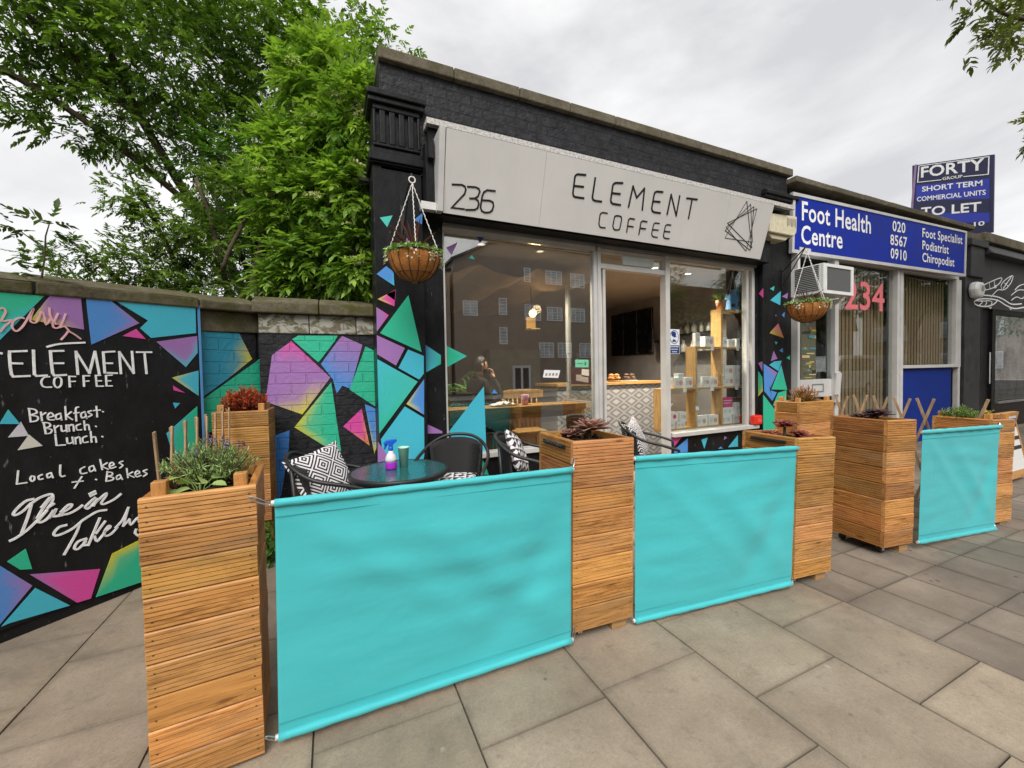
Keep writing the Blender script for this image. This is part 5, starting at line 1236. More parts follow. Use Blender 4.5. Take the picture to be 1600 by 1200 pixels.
# ------------------------------------------------------------------ turquoise canvas screens
def canvas_mat():
    m, t, p = newmat('turquoise_canvas')
    v = coords(t)
    f = noise(t, coords(t, (1, 1, 5)), 2.4, 4, 0.5); w = noise(t, v, 900, 2)
    c = ramp(t, f, [(0.3, (0.050, 0.435, 0.465)), (0.7, (0.062, 0.49, 0.52))])
    t.links.new(c, p.inputs['Base Color']); p.inputs['Roughness'].default_value = 0.62; p.inputs['Sheen Weight'].default_value = 0.15; p.inputs['Specular IOR Level'].default_value = 0.35
    bump(t, p, math_(t, 'ADD', math_(t, 'MULTIPLY', w, 0.15), f), 0.18, 0.01)
    return m
M['canvas'] = canvas_mat()
def make_screen(label, tl, tr, bl, br, seed, clips):
    """tl.. are (x, y, z) corners of the cloth"""
    tl, tr, bl, br = (np.array(q, float) for q in (tl, tr, bl, br))
    root = thing('canvas_screen', label, 'screen', tuple(bl * 0.5 + br * 0.5), 0, 'turquoise canvas screens between planters')
    r = np.random.default_rng(seed); ph = r.uniform(0, 6.28, 12)
    nx, nz = 110, 90; vs = []; fs = []
    across = tr - tl; nrm = np.cross(across, np.array([0, 0, 1.0])); nrm /= np.linalg.norm(nrm)
    for j in range(nz + 1):
        q = j / nz
        for i in range(nx + 1):
            u = i / nx
            P_ = (bl * (1 - u) + br * u) * (1 - q) + (tl * (1 - u) + tr * u) * q
            e = math.sin(math.pi * q) ** 0.6
            dd = 0.0
            # broad horizontal ripples, slack folds fanning from the tied corners
            dd += 0.0036 * e * math.sin(13 * q + 1.3 * math.sin(2.2 * u + ph[0]) + ph[1]) * (0.5 + 0.5 * math.sin(2.3 * u + ph[2]))
            dd += 0.0030 * e * math.sin(37 * q + 2.4 * math.sin(3.1 * u + ph[3]) + ph[4]) * (0.5 + 0.5 * math.sin(4 * u + 5 * q + ph[7]))
            dd += 0.020 * e * math.exp(-((u + q * 0.75 - 1.05) / 0.09) ** 2) * (0.4 + u * 0.6) - 0.015 * e * math.exp(-((u - q * 0.5 - 0.62) / 0.10) ** 2)
            dd += 0.014 * e * math.exp(-((u - (1 - q) * 0.8 - 0.02) / 0.07) ** 2) * (1 - u)
            dd += 0.0016 * e * r.normal() * 0.25
            dd += 0.018 * e * math.sin(math.pi * u) * math.sin(2.2 * q + ph[6])
            dd *= min(1.0, 0.25 + 5 * min(u, 1 - u))
            vs.append(tuple(P_ + nrm * dd))
            pass
    for j in range(nz):
        for i in range(nx): fs.append((j * (nx + 1) + i, j * (nx + 1) + i + 1, (j + 1) * (nx + 1) + i + 1, (j + 1) * (nx + 1) + i))
    m = MB(); m.smooth = True; m.add(vs, fs)
    o = m.done('cloth', M['canvas'], root); s = o.modifiers.new('thick', 'SOLIDIFY'); s.thickness = 0.0022; s.offset = 0
    # hems rolled round a pole, with a stitched seam line beneath
    for nm, a, b, sg in (('top_hem', tl, tr, -1), ('bottom_hem', bl, br, 1)):
        h = MB(); h.smooth = True; N = 28
        pts = [tuple(a * (1 - k / N) + b * k / N + np.array([0, 0, 0.0]) + nrm * 0.004) for k in range(N + 1)]
        h.tube(pts, [0.0165 + 0.0014 * math.sin(k * 1.7 + ph[8]) for k in range(N + 1)], 14)
        ho = h.done(nm, M['canvas'], root)
        p = MB(); d = (b - a) / np.linalg.norm(b - a); p.tube([tuple(a - d * 0.012), tuple(b + d * 0.012)], 0.011, 10); p.done('pole', M['alu'], ho)
        st = MB(); k = 0.055 * sg
        st.tube([tuple(a + np.array([0, 0, k]) + nrm * 0.0062), tuple((a + b) / 2 + np.array([0, 0, k]) + nrm * 0.0062), tuple(b + np.array([0, 0, k]) + nrm * 0.0062)], 0.0012, 5)
        st.done('seam', simple('turquoise_thread', (0.03, 0.33, 0.36), 0.8), ho)
    for (p0, p1) in clips:
        c = MB(); p0 = Vector(p0); p1 = Vector(p1); d = (p1 - p0); n = d.normalized(); s = n.orthogonal().normalized() if abs(n.y) > 0.9 else n.cross(Vector((0, 1, 0))).normalized()
        ring = []
        for a in np.linspace(0, 2 * math.pi, 17): ring.append(tuple(p0 + d * (0.5 - 0.5 * math.cos(a)) + s * 0.007 * math.sin(a)))
        c.tube(ring, 0.0028, 6, False); c.tube([tuple(p1 - n * 0.004), tuple(p1 + n * 0.012)], 0.005, 6)
        c.done('clip', M['chrome'], root)
make_screen('largest turquoise canvas screen, nearest the camera in front of the round table', (-0.22, 1.84, 1.0), (1.165, 1.84, 0.972), (-0.235, 1.84, 0.052), (1.145, 1.84, -0.046 + 0.09), 1,
    [((-0.30, 1.80, 1.045), (-0.235, 1.84, 0.995)), ((1.185, 1.85, 1.03), (1.172, 1.84, 0.985)), ((-0.275, 1.80, 0.10), (-0.245, 1.84, 0.045)), ((1.165, 1.835, 0.115), (1.158, 1.835, 0.05))])
make_screen('middle turquoise canvas screen hanging in front of the open shop door', (1.60, 1.84, 0.985), (2.855, 1.69, 0.955), (1.585, 1.84, 0.03), (2.79, 1.69, 0.045), 2,
    [((1.575, 1.86, 1.02), (1.595, 1.84, 0.985)), ((2.875, 1.695, 1.0), (2.86, 1.69, 0.96)), ((1.57, 1.85, 0.05), (1.578, 1.84, 0.03)), ((2.83, 1.69, 0.08), (2.8, 1.69, 0.05))])
make_screen('smallest turquoise canvas screen at the right in front of the clinic', (4.32, 1.60, 0.96), (5.52, 1.52, 0.93), (4.27, 1.60, 0.075), (5.43, 1.52, 0.01), 3,
    [((5.545, 1.53, 0.965), (5.525, 1.52, 0.935)), ((5.455, 1.52, 0.04), (5.435, 1.52, 0.012))])

# ------------------------------------------------------------------ trellises
def trellis(label, a, b, z0, z1, n, lean=0.5):
    a = Vector(a); b = Vector(b); d = b - a; L = d.length; u = d / L; nr = Vector((-u.y, u.x, 0))
    root = thing('trellis', label, 'trellis', (a.x, a.y, 0))
    st = L / n; w = 0.024
    m1, m2 = MB(), MB()
    for k in range(-3, n + 1):
        for sg, mb, o in ((1, m1, 0.0), (-1, m2, 0.012)):
            x0 = k * st; x1 = x0 + lean * (z1 - z0)
            if sg < 0: x0, x1 = x1, x0
            p0 = (x0, z0); p1 = (x1, z1)
            # keep within the span
            def cut(p, q):
                (xa, za), (xb, zb) = p, q
                if xa < 0 and xb <= 0.02 or xa > L and xb >= L - 0.02: return None
                for lim, lo in ((0, True), (L, False)):
                    if lo and xa < lim < xb: za = za + (zb - za) * (lim - xa) / (xb - xa); xa = lim
                    if lo and xb < lim < xa: zb = zb + (za - zb) * (lim - xb) / (xa - xb); xb = lim
                    if not lo and xa > lim > xb: za = za + (zb - za) * (xa - lim) / (xa - xb); xa = lim
                    if not lo and xb > lim > xa: zb = za + (zb - za) * (lim - xa) / (xb - xa); xb = lim
                return (xa, za), (xb, zb)
            c = cut(p0, p1)
            if not c: continue
            A = a + u * c[0][0] + nr * o + Vector((0, 0, c[0][1])); B = a + u * c[1][0] + nr * o + Vector((0, 0, c[1][1] + rnd.uniform(-0.01, 0.015)))
            if (B - A).length > 0.1: mb.bar(tuple(A), tuple(B), w, 0.009, tuple(nr))
    m1.done('slat', M['rawpine'], root, bevel=0.002); m2.done('slat', M['rawpine'], root, bevel=0.002)
    rv = MB()
    return root
trellis('expanding pine trellis behind the lavender planter, beside the mural board', (-0.72, 2.30, 0), (-0.73, 3.76, 0), 0.08, 1.27, 7, 0.16)
trellis('expanding pine trellis with crossed slats in front of the clinic window', (5.60, 2.88, 0), (5.66, 1.96, 0), 0.08, 1.15, 5, 0.30)

# ------------------------------------------------------------------ cafe furniture
def cushion_mat(name, kind):
    m, t, p = newmat(name)
    c = nd(t, 'ShaderNodeTexCoord'); s = nd(t, 'ShaderNodeSeparateXYZ'); t.links.new(c.outputs['Object'], s.inputs[0])
    x, y = s.outputs[0], s.outputs[1]
    k = 7.2 if kind == 0 else 9.0
    if kind == 0: u = math_(t, 'MULTIPLY', math_(t, 'ADD', x, y), k * 0.72); w = math_(t, 'MULTIPLY', math_(t, 'SUBTRACT', x, y), k * 0.72)
    else: u = math_(t, 'MULTIPLY', x, k); w = math_(t, 'MULTIPLY', y, k)
    fu = math_(t, 'ABSOLUTE', math_(t, 'SUBTRACT', math_(t, 'FRACT', u), 0.5)); fw = math_(t, 'ABSOLUTE', math_(t, 'SUBTRACT', math_(t, 'FRACT', w), 0.5))
    if kind == 0: d = math_(t, 'MULTIPLY', math_(t, 'MAXIMUM', fu, fw), 2.0); st = math_(t, 'GREATER_THAN', math_(t, 'FRACT', math_(t, 'ADD', math_(t, 'MULTIPLY', d, 3.0), 0.22)), 0.5)
    else:
        st = math_(t, 'GREATER_THAN', math_(t, 'ADD', fu, fw), 0.42)
        st2 = math_(t, 'GREATER_THAN', math_(t, 'SUBTRACT', math_(t, 'FRACT', u), math_(t, 'FRACT', w)), 0.0)
        st = math_(t, 'ABSOLUTE', math_(t, 'SUBTRACT', st, st2))
    col = mixc(t, st, (0.72, 0.70, 0.70), (0.032, 0.024, 0.032))
    t.links.new(col, p.inputs['Base Color']); p.inputs['Roughness'].default_value = 0.9
    bump(t, p, noise(t, c.outputs['Object'], 400, 2), 0.2, 0.002)
    return m
M['cush0'] = cushion_mat('diamond_cushion_fabric', 0); M['cush1'] = cushion_mat('triangle_cushion_fabric', 1)
def wicker():
    m, t, p = newmat('black_wicker')
    v = coords(t); s = nd(t, 'ShaderNodeSeparateXYZ'); t.links.new(v, s.inputs[0])
    a = math_(t, 'SINE', math_(t, 'MULTIPLY', math_(t, 'ADD', s.outputs[0], math_(t, 'MULTIPLY', s.outputs[1], 0.6)), 330)); b = math_(t, 'SINE', math_(t, 'MULTIPLY', math_(t, 'ADD', s.outputs[2], math_(t, 'MULTIPLY', s.outputs[1], 0.6)), 420))
    h = math_(t, 'MULTIPLY', a, b)
    t.links.new(ramp(t, h, [(0.2, (0.008, 0.008, 0.009)), (0.8, (0.075, 0.07, 0.068))]), p.inputs['Base Color']); p.inputs['Roughness'].default_value = 0.4
    bump(t, p, h, 0.8, 0.004); return m
M['wicker'] = wicker()
def make_chair(label):
    root = thing('rattan_chair', label, 'chair', (0, 0, 0), 0, 'black rattan cafe chairs')
    s = 1.12
    def S(pts): return [(x * s, y * s, z * s) for x, y, z in pts]
    m = MB(); m.smooth = True
    rail = catmull([(-0.27, -0.24, 0.60), (-0.285, -0.10, 0.645), (-0.275, 0.08, 0.69), (-0.21, 0.21, 0.76), (-0.09, 0.275, 0.81), (0.09, 0.275, 0.81), (0.21, 0.21, 0.76), (0.275, 0.08, 0.69), (0.285, -0.10, 0.645), (0.27, -0.24, 0.60)], 5)
    m.tube(S([(-0.235, -0.235, 0.0), (-0.26, -0.245, 0.45), (-0.268, -0.245, 0.57)] + rail + [(0.268, -0.245, 0.57), (0.26, -0.245, 0.45), (0.235, -0.235, 0.0)]), 0.0155, 10)
    m.done('frame', M['blackcane'], root, world=False)
    m = MB(); m.smooth = True; vs = []; fs = []; n = 16; k = 8
    for j in range(k + 1):
        q = j / k
        for i in range(n + 1):
            a = -1.0 + 2.0 * i / n
            top = (math.sin(a * 1.15) * 0.235, 0.03 + math.cos(a * 1.15) * 0.235, 0.795 - 0.05 * a * a); bot = (math.sin(a * 1.1) * 0.20, 0.02 + math.cos(a * 1.1) * 0.18, 0.43)
            vs.append(tuple(s * (t * q + b * (1 - q)) for t, b in zip(top, bot)))
    for j in range(k):
        for i in range(n): fs.append((j * (n + 1) + i, j * (n + 1) + i + 1, (j + 1) * (n + 1) + i + 1, (j + 1) * (n + 1) + i))
    m.add(vs, fs); o = m.done('backrest', M['wicker'], root, world=False); so = o.modifiers.new('thick', 'SOLIDIFY'); so.thickness = 0.014
    m = MB(); m.lathe([(0.0, 0.425), (0.20, 0.425), (0.225, 0.432), (0.228, 0.445), (0.21, 0.455), (0.0, 0.45)], (0, 0, 0), 28); m.v = [(x * s, (y - 0.02) * s, z * s) for x, y, z in m.v]; m.done('seat', M['wicker'], root, world=False)
    for sx in (-1, 1):
        m = MB(); m.smooth = True; m.tube(S([(sx * 0.215, 0.30, 0.0), (sx * 0.20, 0.22, 0.35), (sx * 0.19, 0.20, 0.44), (sx * 0.2, 0.22, 0.75)]), 0.0145, 8); m.done('leg', M['blackcane'], root, world=False)
    return root
def copy_tree(o, parent=None):
    c = o.copy(); COL.objects.link(c); c.parent = parent
    for ch in o.children: copy_tree(ch, c)
    return c
chair = make_chair('black rattan chair left of the glass table with diamond cushion')
CH = [((0.0, 3.40, 0), R(82), None), ((0.97, 3.50, 0), R(-28), 'black rattan chair right behind the round glass table with its woven back facing the street'),
      ((1.70, 3.42, 0), R(55), 'black rattan chair below the window, a triangle cushion leaning on its back'), ((3.20, 3.45, 0), R(50), 'black rattan chair by the open shop door behind the middle screen')]
for i, (l, rz, lab) in enumerate(CH):
    o = chair if i == 0 else copy_tree(chair)
    o.location = l; o.rotation_euler = (0, 0, rz)
    if lab: o['label'] = lab
def cushion(label, loc, rot, size, mat, puff=0.06):
    n = 20; vs = []; fs = []
    for sg in (1, -1):
        for j in range(n + 1):
            for i in range(n + 1):
                u, v = -1 + 2 * i / n, -1 + 2 * j / n
                e = max(0, (1 - abs(u) ** 2.6)) ** 0.55 * max(0, (1 - abs(v) ** 2.6)) ** 0.55
                pin = 1 - 0.07 * (1 - abs(u) ** 2) * abs(v) ** 3; pin2 = 1 - 0.07 * (1 - abs(v) ** 2) * abs(u) ** 3
                vs.append((u * pin2 * size / 2, v * pin * size / 2, sg * puff * e + 0.006 * sg * math.sin(5 * u + 2) * math.sin(4 * v) * e))
    N = (n + 1) ** 2
    for j in range(n):
        for i in range(n):
            a = (j * (n + 1) + i, j * (n + 1) + i + 1, (j + 1) * (n + 1) + i + 1, (j + 1) * (n + 1) + i); fs.append(a); fs.append(tuple(N + k for k in reversed(a)))
    m = MB(); m.smooth = True; m.add(vs, fs)
    o = m.done('cushion', mat); o.location = loc; o.rotation_euler = rot
    return tag(o, label, 'cushion', 'black and white patterned cushions')
cushion('black and white diamond cushion on the chair left of the glass table', (-0.07, 3.36, 0.725), (R(66), R(-10), R(40)), 0.47, M['cush0'])
cushion('triangle-patterned cushion lying flat on the seat behind the glass table', (0.95, 3.42, 0.545), (R(8), 0, R(-20)), 0.40, M['cush1'], 0.05)
cushion('triangle-patterned cushion leaning in the chair below the shop window', (1.60, 3.485, 0.735), (R(68), R(20), R(48)), 0.42, M['cush1'])
cushion('black and white diamond cushion on the chair by the open door', (3.10, 3.52, 0.74), (R(68), R(-8), R(42)), 0.45, M['cush0'])
def round_table():
    root = thing('round_table', 'round bistro table with rippled dark glass top and black rim', 'table', (0.475, 3.30, 0))
    Z = 0.74; r = 0.365
    m = MB(); m.smooth = True
    m.lathe([(r, Z - 0.035), (r + 0.016, Z - 0.034), (r + 0.022, Z - 0.02), (r + 0.022, Z - 0.004), (r + 0.014, Z + 0.004), (r, Z + 0.003), (r, Z - 0.035)], (0.475, 3.30, 0), 64); m.done('rim', M['blackcane'], root)
    g, t, p = newmat('rippled_teal_glass')
    p.inputs['Base Color'].default_value = (0.02, 0.10, 0.10, 1); p.inputs['Roughness'].default_value = 0.08; p.inputs['Specular IOR Level'].default_value = 0.9
    bump(t, p, noise(t, coords(t), 45, 2, 0.4), 0.5, 0.006)
    m = MB(); m.lathe([(0, Z - 0.006), (r - 0.0005, Z - 0.006), (r - 0.0005, Z), (0, Z)], (0.475, 3.30, 0), 64); m.done('tabletop', g, root)
    for k in range(4):
        a = math.pi / 4 + k * math.pi / 2
        m = MB(); m.smooth = True; m.tube([(0.475 + math.cos(a) * 0.30, 3.30 + math.sin(a) * 0.30, 0), (0.475 + math.cos(a) * 0.27, 3.30 + math.sin(a) * 0.27, 0.4), (0.475 + math.cos(a) * 0.31, 3.30 + math.sin(a) * 0.31, Z - 0.03)], 0.014, 8); m.done('leg', M['blackcane'], root)
    return Z
TZ = round_table()
def spray_bottle():
    x, y = 0.42, 3.36
    root = thing('spray_bottle', 'clear spray bottle of violet liquid with blue trigger on the glass table', 'spray bottle', (x, y, TZ))
    m = MB(); m.smooth = True; m.lathe([(0.0, 0.0), (0.043, 0.0), (0.047, 0.01), (0.047, 0.055), (0.046, 0.058), (0.0, 0.058)], (x, y, TZ + 0.001), 20); m.done('liquid', M['violet'], root)
    m = MB(); m.smooth = True; m.lathe([(0.046, 0.0595), (0.045, 0.085), (0.034, 0.115), (0.020, 0.135), (0.016, 0.15)], (x, y, TZ), 20); m.done('bottle', simple('milky_plastic', (0.72, 0.70, 0.74), 0.3, 0.05), root)
    m = MB(); m.smooth = True; m.lathe([(0.019, 0.150), (0.020, 0.175), (0.013, 0.185)], (x, y, TZ), 16)
    m.smooth = False
    m.prism([(-0.055, 0.215), (-0.03, 0.235), (0.045, 0.24), (0.05, 0.225), (0.02, 0.20), (0.015, 0.18), (-0.012, 0.18), (-0.02, 0.205), (-0.05, 0.20)], lambda u, v, d: Vector((x + u, y + d, TZ + v)), -0.016, 0.016)
    m.prism([(0.022, 0.20), (0.045, 0.205), (0.055, 0.165), (0.045, 0.16)], lambda u, v, d: Vector((x - u, y + d, TZ + v)), -0.006, 0.006)
    m.done('trigger_head', M['spray'], root, bevel=0.003)
    m = MB(); m.smooth = True; m.lathe([(0.0, 0.0), (0.034, 0.0), (0.044, 0.15), (0.048, 0.152), (0.048, 0.158), (0.041, 0.158), (0.032, 0.006), (0.0, 0.006)], (0, 0, 0), 24)
    o = m.done('plastic_cup', M['mint']); o.location = (0.53, 3.42, TZ + 0.001); tag(o, 'mint green plastic cup beside the spray bottle', 'cup')
spray_bottle()

# ------------------------------------------------------------------ hanging baskets
def basket(label, loc, r, hook, wall, seed, sc=1.0, plume=True):
    """loc: centre of the rim; hook: height of the ring above the rim; wall: point of the bracket on the wall"""
    g = np.random.default_rng(seed)
    root = thing('hanging_basket', label, 'hanging basket', loc, 0, 'coir lined hanging baskets')
    m = MB(); m.smooth = True
    prof = [(0.0, -0.235)] + [(r * math.sin(a), -0.235 * math.cos(a) ** 1.0) for a in np.linspace(0.12, math.pi / 2, 12)] + [(r * 0.93, 0.0), (r * 0.90, -0.04)]
    prof = [(a * (0.9 if b < -0.2 else 1), b * sc) for a, b in prof]
    m.lathe(prof, (0, 0, 0), 32); m.done('liner', M['coir'], root, world=False)
    m = MB(); m.smooth = True
    for k in range(16):
        a = 2 * math.pi * k / 16
        m.tube([(math.cos(a) * (q[0] + 0.004), math.sin(a) * (q[0] + 0.004), q[1]) for q in prof[1:13]], 0.0026, 5)
    m.tube([(math.cos(a) * (r + 0.006), math.sin(a) * (r + 0.006), 0.002) for a in np.linspace(0, 2 * math.pi, 33)], 0.004, 6)
    m.tube([(math.cos(a) * r * 0.72, math.sin(a) * r * 0.72, -0.165 * sc) for a in np.linspace(0, 2 * math.pi, 33)], 0.0026, 6)
    m.done('wire_frame', M['blackmetal'], root, world=False)
    m = MB(); m.lathe([(0, -0.03), (r * 0.9, -0.03)], (0, 0, 0), 24); m.done('soil', M['soil'], root, world=False)
    for a in (2.9, 5.9, 4.6):
        m = MB(); top = Vector((0, 0, hook)); e = Vector((math.cos(a) * r, math.sin(a) * r, 0)); n = 40
        m.tube([tuple(top.lerp(e, k / n) + Vector((0.003 * math.sin(k * 2.2), 0.003 * math.cos(k * 2.2), 0))) for k in range(n + 1)], 0.0042, 5); m.done('rope', M['rope'], root, world=False)
    m = MB(); m.smooth = True; m.tube([(0.026 * math.cos(a), 0.0, hook + 0.026 + 0.026 * math.sin(a)) for a in np.linspace(0, 6.283, 17)], 0.006, 6, False); m.done('ring', M['rope'], root, world=False)
    w = Vector(wall) - Vector(loc)
    m = MB(); m.tube([(0, 0, hook + 0.05), (0.0, 0.02, hook + 0.085), tuple(w + Vector((0, 0, 0.0)))], 0.008, 6); m.tube([(0, 0.03, hook + 0.07), tuple(w + Vector((0, 0, -0.22)))], 0.007, 6); m.box(w.x - 0.02, w.x + 0.02, w.y - 0.006, w.y, w.z - 0.26, w.z + 0.05); m.done('bracket', M['blackmetal'], root, world=False)
    # leafy filling with pale variegated trails and dark cordyline blades
    n = 620; a = g.uniform(0, 6.283, n); q = np.sqrt(g.random(n)) * r * 1.05; B = np.stack([np.cos(a) * q, np.sin(a) * q, g.uniform(-0.02, 0.07, n) * (1.1 - q / r * 0.6)], 1)
    D = unit(np.stack([np.cos(a) * q / r, np.sin(a) * q / r, g.uniform(-0.1, 1.0, n)], 1) + g.normal(0, 0.45, (n, 3)))
    C = np.where((g.random((n, 1)) < 0.30), tint(n, (0.45, 0.48, 0.36), (0.60, 0.62, 0.5), 0.08), tint(n, (0.09, 0.22, 0.03), (0.22, 0.42, 0.07)))
    parts = [leaf_blades(B, D, g.uniform(0.025, 0.05, n), g.uniform(0.014, 0.026, n), C, 0.3, 3)]
    nt = 90; a = g.choice([0.1, 3.3, 5.2, 4.4, 6.0], nt) + g.normal(0, 0.12, nt); z = g.uniform(-0.09, 0.0, nt)
    B = np.stack([np.cos(a) * (r + 0.015), np.sin(a) * (r + 0.015), z], 1); D = unit(np.stack([np.cos(a), np.sin(a), g.uniform(-1, .3, nt)], 1) + g.normal(0, .5, (nt, 3)))
    parts.append(leaf_blades(B, D, np.full(nt, 0.026), np.full(nt, 0.015), tint(nt, (0.50, 0.52, 0.42), (0.66, 0.66, 0.58), 0.08), 0.3, 3))
    v, f, c = merge(parts); fastmesh('foliage', v, f, c, M['leafmatt'], root, world=False)
    nb = 20; a = g.uniform(0, 6.283, nb); el = g.uniform(0.5, 1.5, nb); D = np.stack([np.cos(a) * np.cos(el), np.sin(a) * np.cos(el), np.sin(el)], 1)
    v, f, c = leaf_blades(np.zeros((nb, 3)), D, g.uniform(0.26, 0.44, nb) * (1 if plume else 0.8), np.full(nb, 0.017), tint(nb, (0.06, 0.016, 0.014), (0.16, 0.05, 0.035)), 0.22, 5); fastmesh('cordyline', v, f, c, M['leafmatt'], root, world=False)
basket('coir hanging basket on the coffee shop left pilaster, with dark spiky cordyline', (0.665, 3.46, 2.505), 0.215, 0.60, (0.66, 3.945, 3.05), 1)
basket('coir hanging basket in front of the air conditioner, with white-green trailing leaves', (6.14, 3.50, 2.385), 0.245, 0.72, (6.3, 3.945, 2.95), 2, 1.12, False)
# ------------------------------------------------------------------ inside the coffee shop
def interior():
    root = thing('window_bar', 'oiled oak bar counter running along the inside of the left shop window', 'counter', (2.0, 4.45, 0))
    b = MB(); b.box(1.07, 2.90, 4.22, 4.62, 1.03, 1.105); b.done('top', M['oak'], root, bevel=0.004)
    b = MB(); b.box(2.84, 2.885, 4.235, 4.60, 0.0, 1.028); b.done('end_panel', M['oakz'], root)
    b = MB(); b.box(1.09, 2.838, 4.56, 4.59, 0.92, 1.028); b.done('rail', M['oak'], root)
    # service counter with patterned tiles
    root = thing('service_counter', 'service counter faced with grey diamond-patterned tiles seen through the doorway', 'counter', (4.8, 5.8, 0))
    m, t, p = newmat('diamond_tiles')
    c = coords(t); s = nd(t, 'ShaderNodeSeparateXYZ'); t.links.new(c, s.inputs[0])
    u = math_(t, 'MULTIPLY', s.outputs[0], 3.0); w = math_(t, 'MULTIPLY', s.outputs[2], 5.2)
    fu = math_(t, 'ABSOLUTE', math_(t, 'SUBTRACT', math_(t, 'FRACT', u), 0.5)); fw = math_(t, 'ABSOLUTE', math_(t, 'SUBTRACT', math_(t, 'FRACT', w), 0.5))
    d = math_(t, 'ADD', fu, fw)
    t.links.new(ramp(t, d, [(0.0, (0.38, 0.38, 0.38)), (0.18, (0.38, 0.38, 0.38)), (0.2, (0.18, 0.18, 0.185)), (0.36, (0.18, 0.18, 0.185)), (0.38, (0.33, 0.33, 0.33)), (0.55, (0.33, 0.33, 0.33)), (0.57, (0.2, 0.2, 0.205)), (0.74, (0.2, 0.2, 0.205)), (0.76, (0.40, 0.40, 0.40))]), p.inputs['Base Color'])
    p.inputs['Roughness'].default_value = 0.35
    b = MB(); b.box(3.30, 5.50, 5.6, 5.64, -0.01, 1.255); b.done('front', m, root)
    b = MB(); b.box(3.30, 5.50, 5.645, 6.3, -0.01, 1.255); b.done('cabinet', M['darkroom'], root)
    b = MB(); b.box(3.28, 5.56, 5.56, 6.34, 1.257, 1.305); b.done('top', M['oak'], root, bevel=0.004)
    rr = random.Random(3)
    for i, (x, col, lab) in enumerate([(4.58, (0.42, 0.20, 0.06), 'plate of golden pastries on the service counter'), (4.92, (0.09, 0.05, 0.03), 'plate of dark cakes on the service counter')]):
        r_ = thing('pastry_plate', lab, 'plate', (x, 5.78, 1.306))
        b = MB(); b.lathe([(0, 0.0), (0.09, 0.0), (0.14, 0.014), (0.137, 0.018), (0, 0.006)], (x, 5.78, 1.306), 24); b.done('plate', M['white'] if i else M['oak'], r_)
        b = MB(); b.smooth = True
        for k in range(7):
            a = k * 0.9; q = 0.075 if k < 6 else 0; h = 0.028 + (0.05 if k % 3 == 2 else 0)
            b.lathe([(0.0, -0.028)] + [(0.042 * math.sin(e), -0.028 * math.cos(e)) for e in (0.5, 1.0, 1.57, 2.1, 2.7)] + [(0.0, 0.028)], (x + math.cos(a) * q, 5.78 + math.sin(a) * q, 1.34 + h), 10, sx=1.3)
        b.done('pastry', simple('baked_crust', col, 0.6, 0.35, 25), r_)
    # three menu screens and a television on the right-hand wall
    for i in range(3):
        y0 = 6.76 + 0.47 * i; lab = ['black wall screen nearest the doorway of the row of three', 'middle black wall screen of the row of three', 'farthest black wall screen of the row of three'][i]
        r_ = thing('wall_screen', lab, 'screen', (6.40, y0 + 0.23, 1.86), 0, 'black menu screens on the wall')
        b = MB(); b.box(6.375, 6.418, y0, y0 + 0.455, 1.86, 2.86); b.done('panel', M['screen'], r_, bevel=0.004)
        b = MB(); b.box(6.371, 6.3745, y0 + 0.002, y0 + 0.010, 1.87, 2.85); b.done('bezel', M['aludark'], r_)
    r_ = thing('television', 'black television on a wall arm right of the menu screens', 'television', (6.4, 6.55, 2.1))
    b = MB(); b.prism([(6.05, 6.42), (6.08, 6.40), (6.22, 6.66), (6.19, 6.68)], lambda u, v, d: Vector((u, v, d)), 1.88, 2.36); b.done('panel', M['screen'], r_)
    b = MB(); b.bar((6.15, 6.55, 2.1), (6.41, 6.62, 2.1), 0.05, 0.05); b.done('arm', M['blackmetal'], r_)
    # glowing wall lamp
    r_ = thing('wall_lamp', 'warm glowing lamp seen through the left shop window', 'lamp', (2.88, 5.6, 2.34))
    b = MB(); b.smooth = True; b.lathe([(0, -0.06), (0.03, -0.052), (0.052, -0.03), (0.06, 0), (0.052, 0.03), (0.03, 0.052), (0, 0.06)], (2.88, 5.6, 2.41), 18); b.done('bulb', emit('warm_bulb', (1.0, 0.68, 0.30), 5.0), r_)
    b = MB(); b.box(2.80, 2.96, 5.66, 5.70, 2.16, 2.36); b.box(2.80, 2.96, 5.52, 5.66, 2.16, 2.18); b.done('shade', simple('amber_shade', (0.5, 0.33, 0.12), 0.6), r_)
    b = MB(); b.tube([(2.88, 5.62, 2.47), (2.88, 5.64, 2.62), (2.88, 5.68, 3.05)], 0.007, 6); b.done('cord', M['blackmetal'], r_)
    L = bpy.data.objects.new('lamp_light', bpy.data.lights.new('lamp_light', 'POINT')); COL.objects.link(L); L.location = (2.88, 5.45, 2.45); L.data.energy = 3; L.data.color = (1.0, 0.66, 0.32); L.data.shadow_soft_size = 0.07
    # recessed downlights; the last two are added to brighten the oak bar
    for i, (x, y) in enumerate(((4.55, 4.75), (5.35, 4.85), (4.9, 6.6), (1.7, 4.62), (2.5, 4.62))):
        lab = ['recessed ceiling spotlight above the left of the product shelves', 'recessed ceiling spotlight above the right of the product shelves', 'recessed ceiling spotlight above the service counter', 'added ceiling spotlight brightening the left of the oak window bar', 'added ceiling spotlight brightening the right of the oak window bar'][i]
        r_ = thing('ceiling_spotlight', lab, 'lamp', (x, y, 3.05), 0, 'recessed ceiling spotlights')
        b = MB(); b.lathe([(0.062, 0.0), (0.062, -0.008), (0.045, -0.008), (0.045, 0.0)], (x, y, 3.058), 20); b.done('ring', M['white'], r_)
        b = MB(); b.lathe([(0, 0), (0.043, 0.0), (0.043, 0.003), (0, 0.003)], (x, y, 3.053), 20); b.done('lens', emit('spot_lens_%d' % i, (1.0, 0.86, 0.62), 7.0 if i < 3 else 1.2), r_)
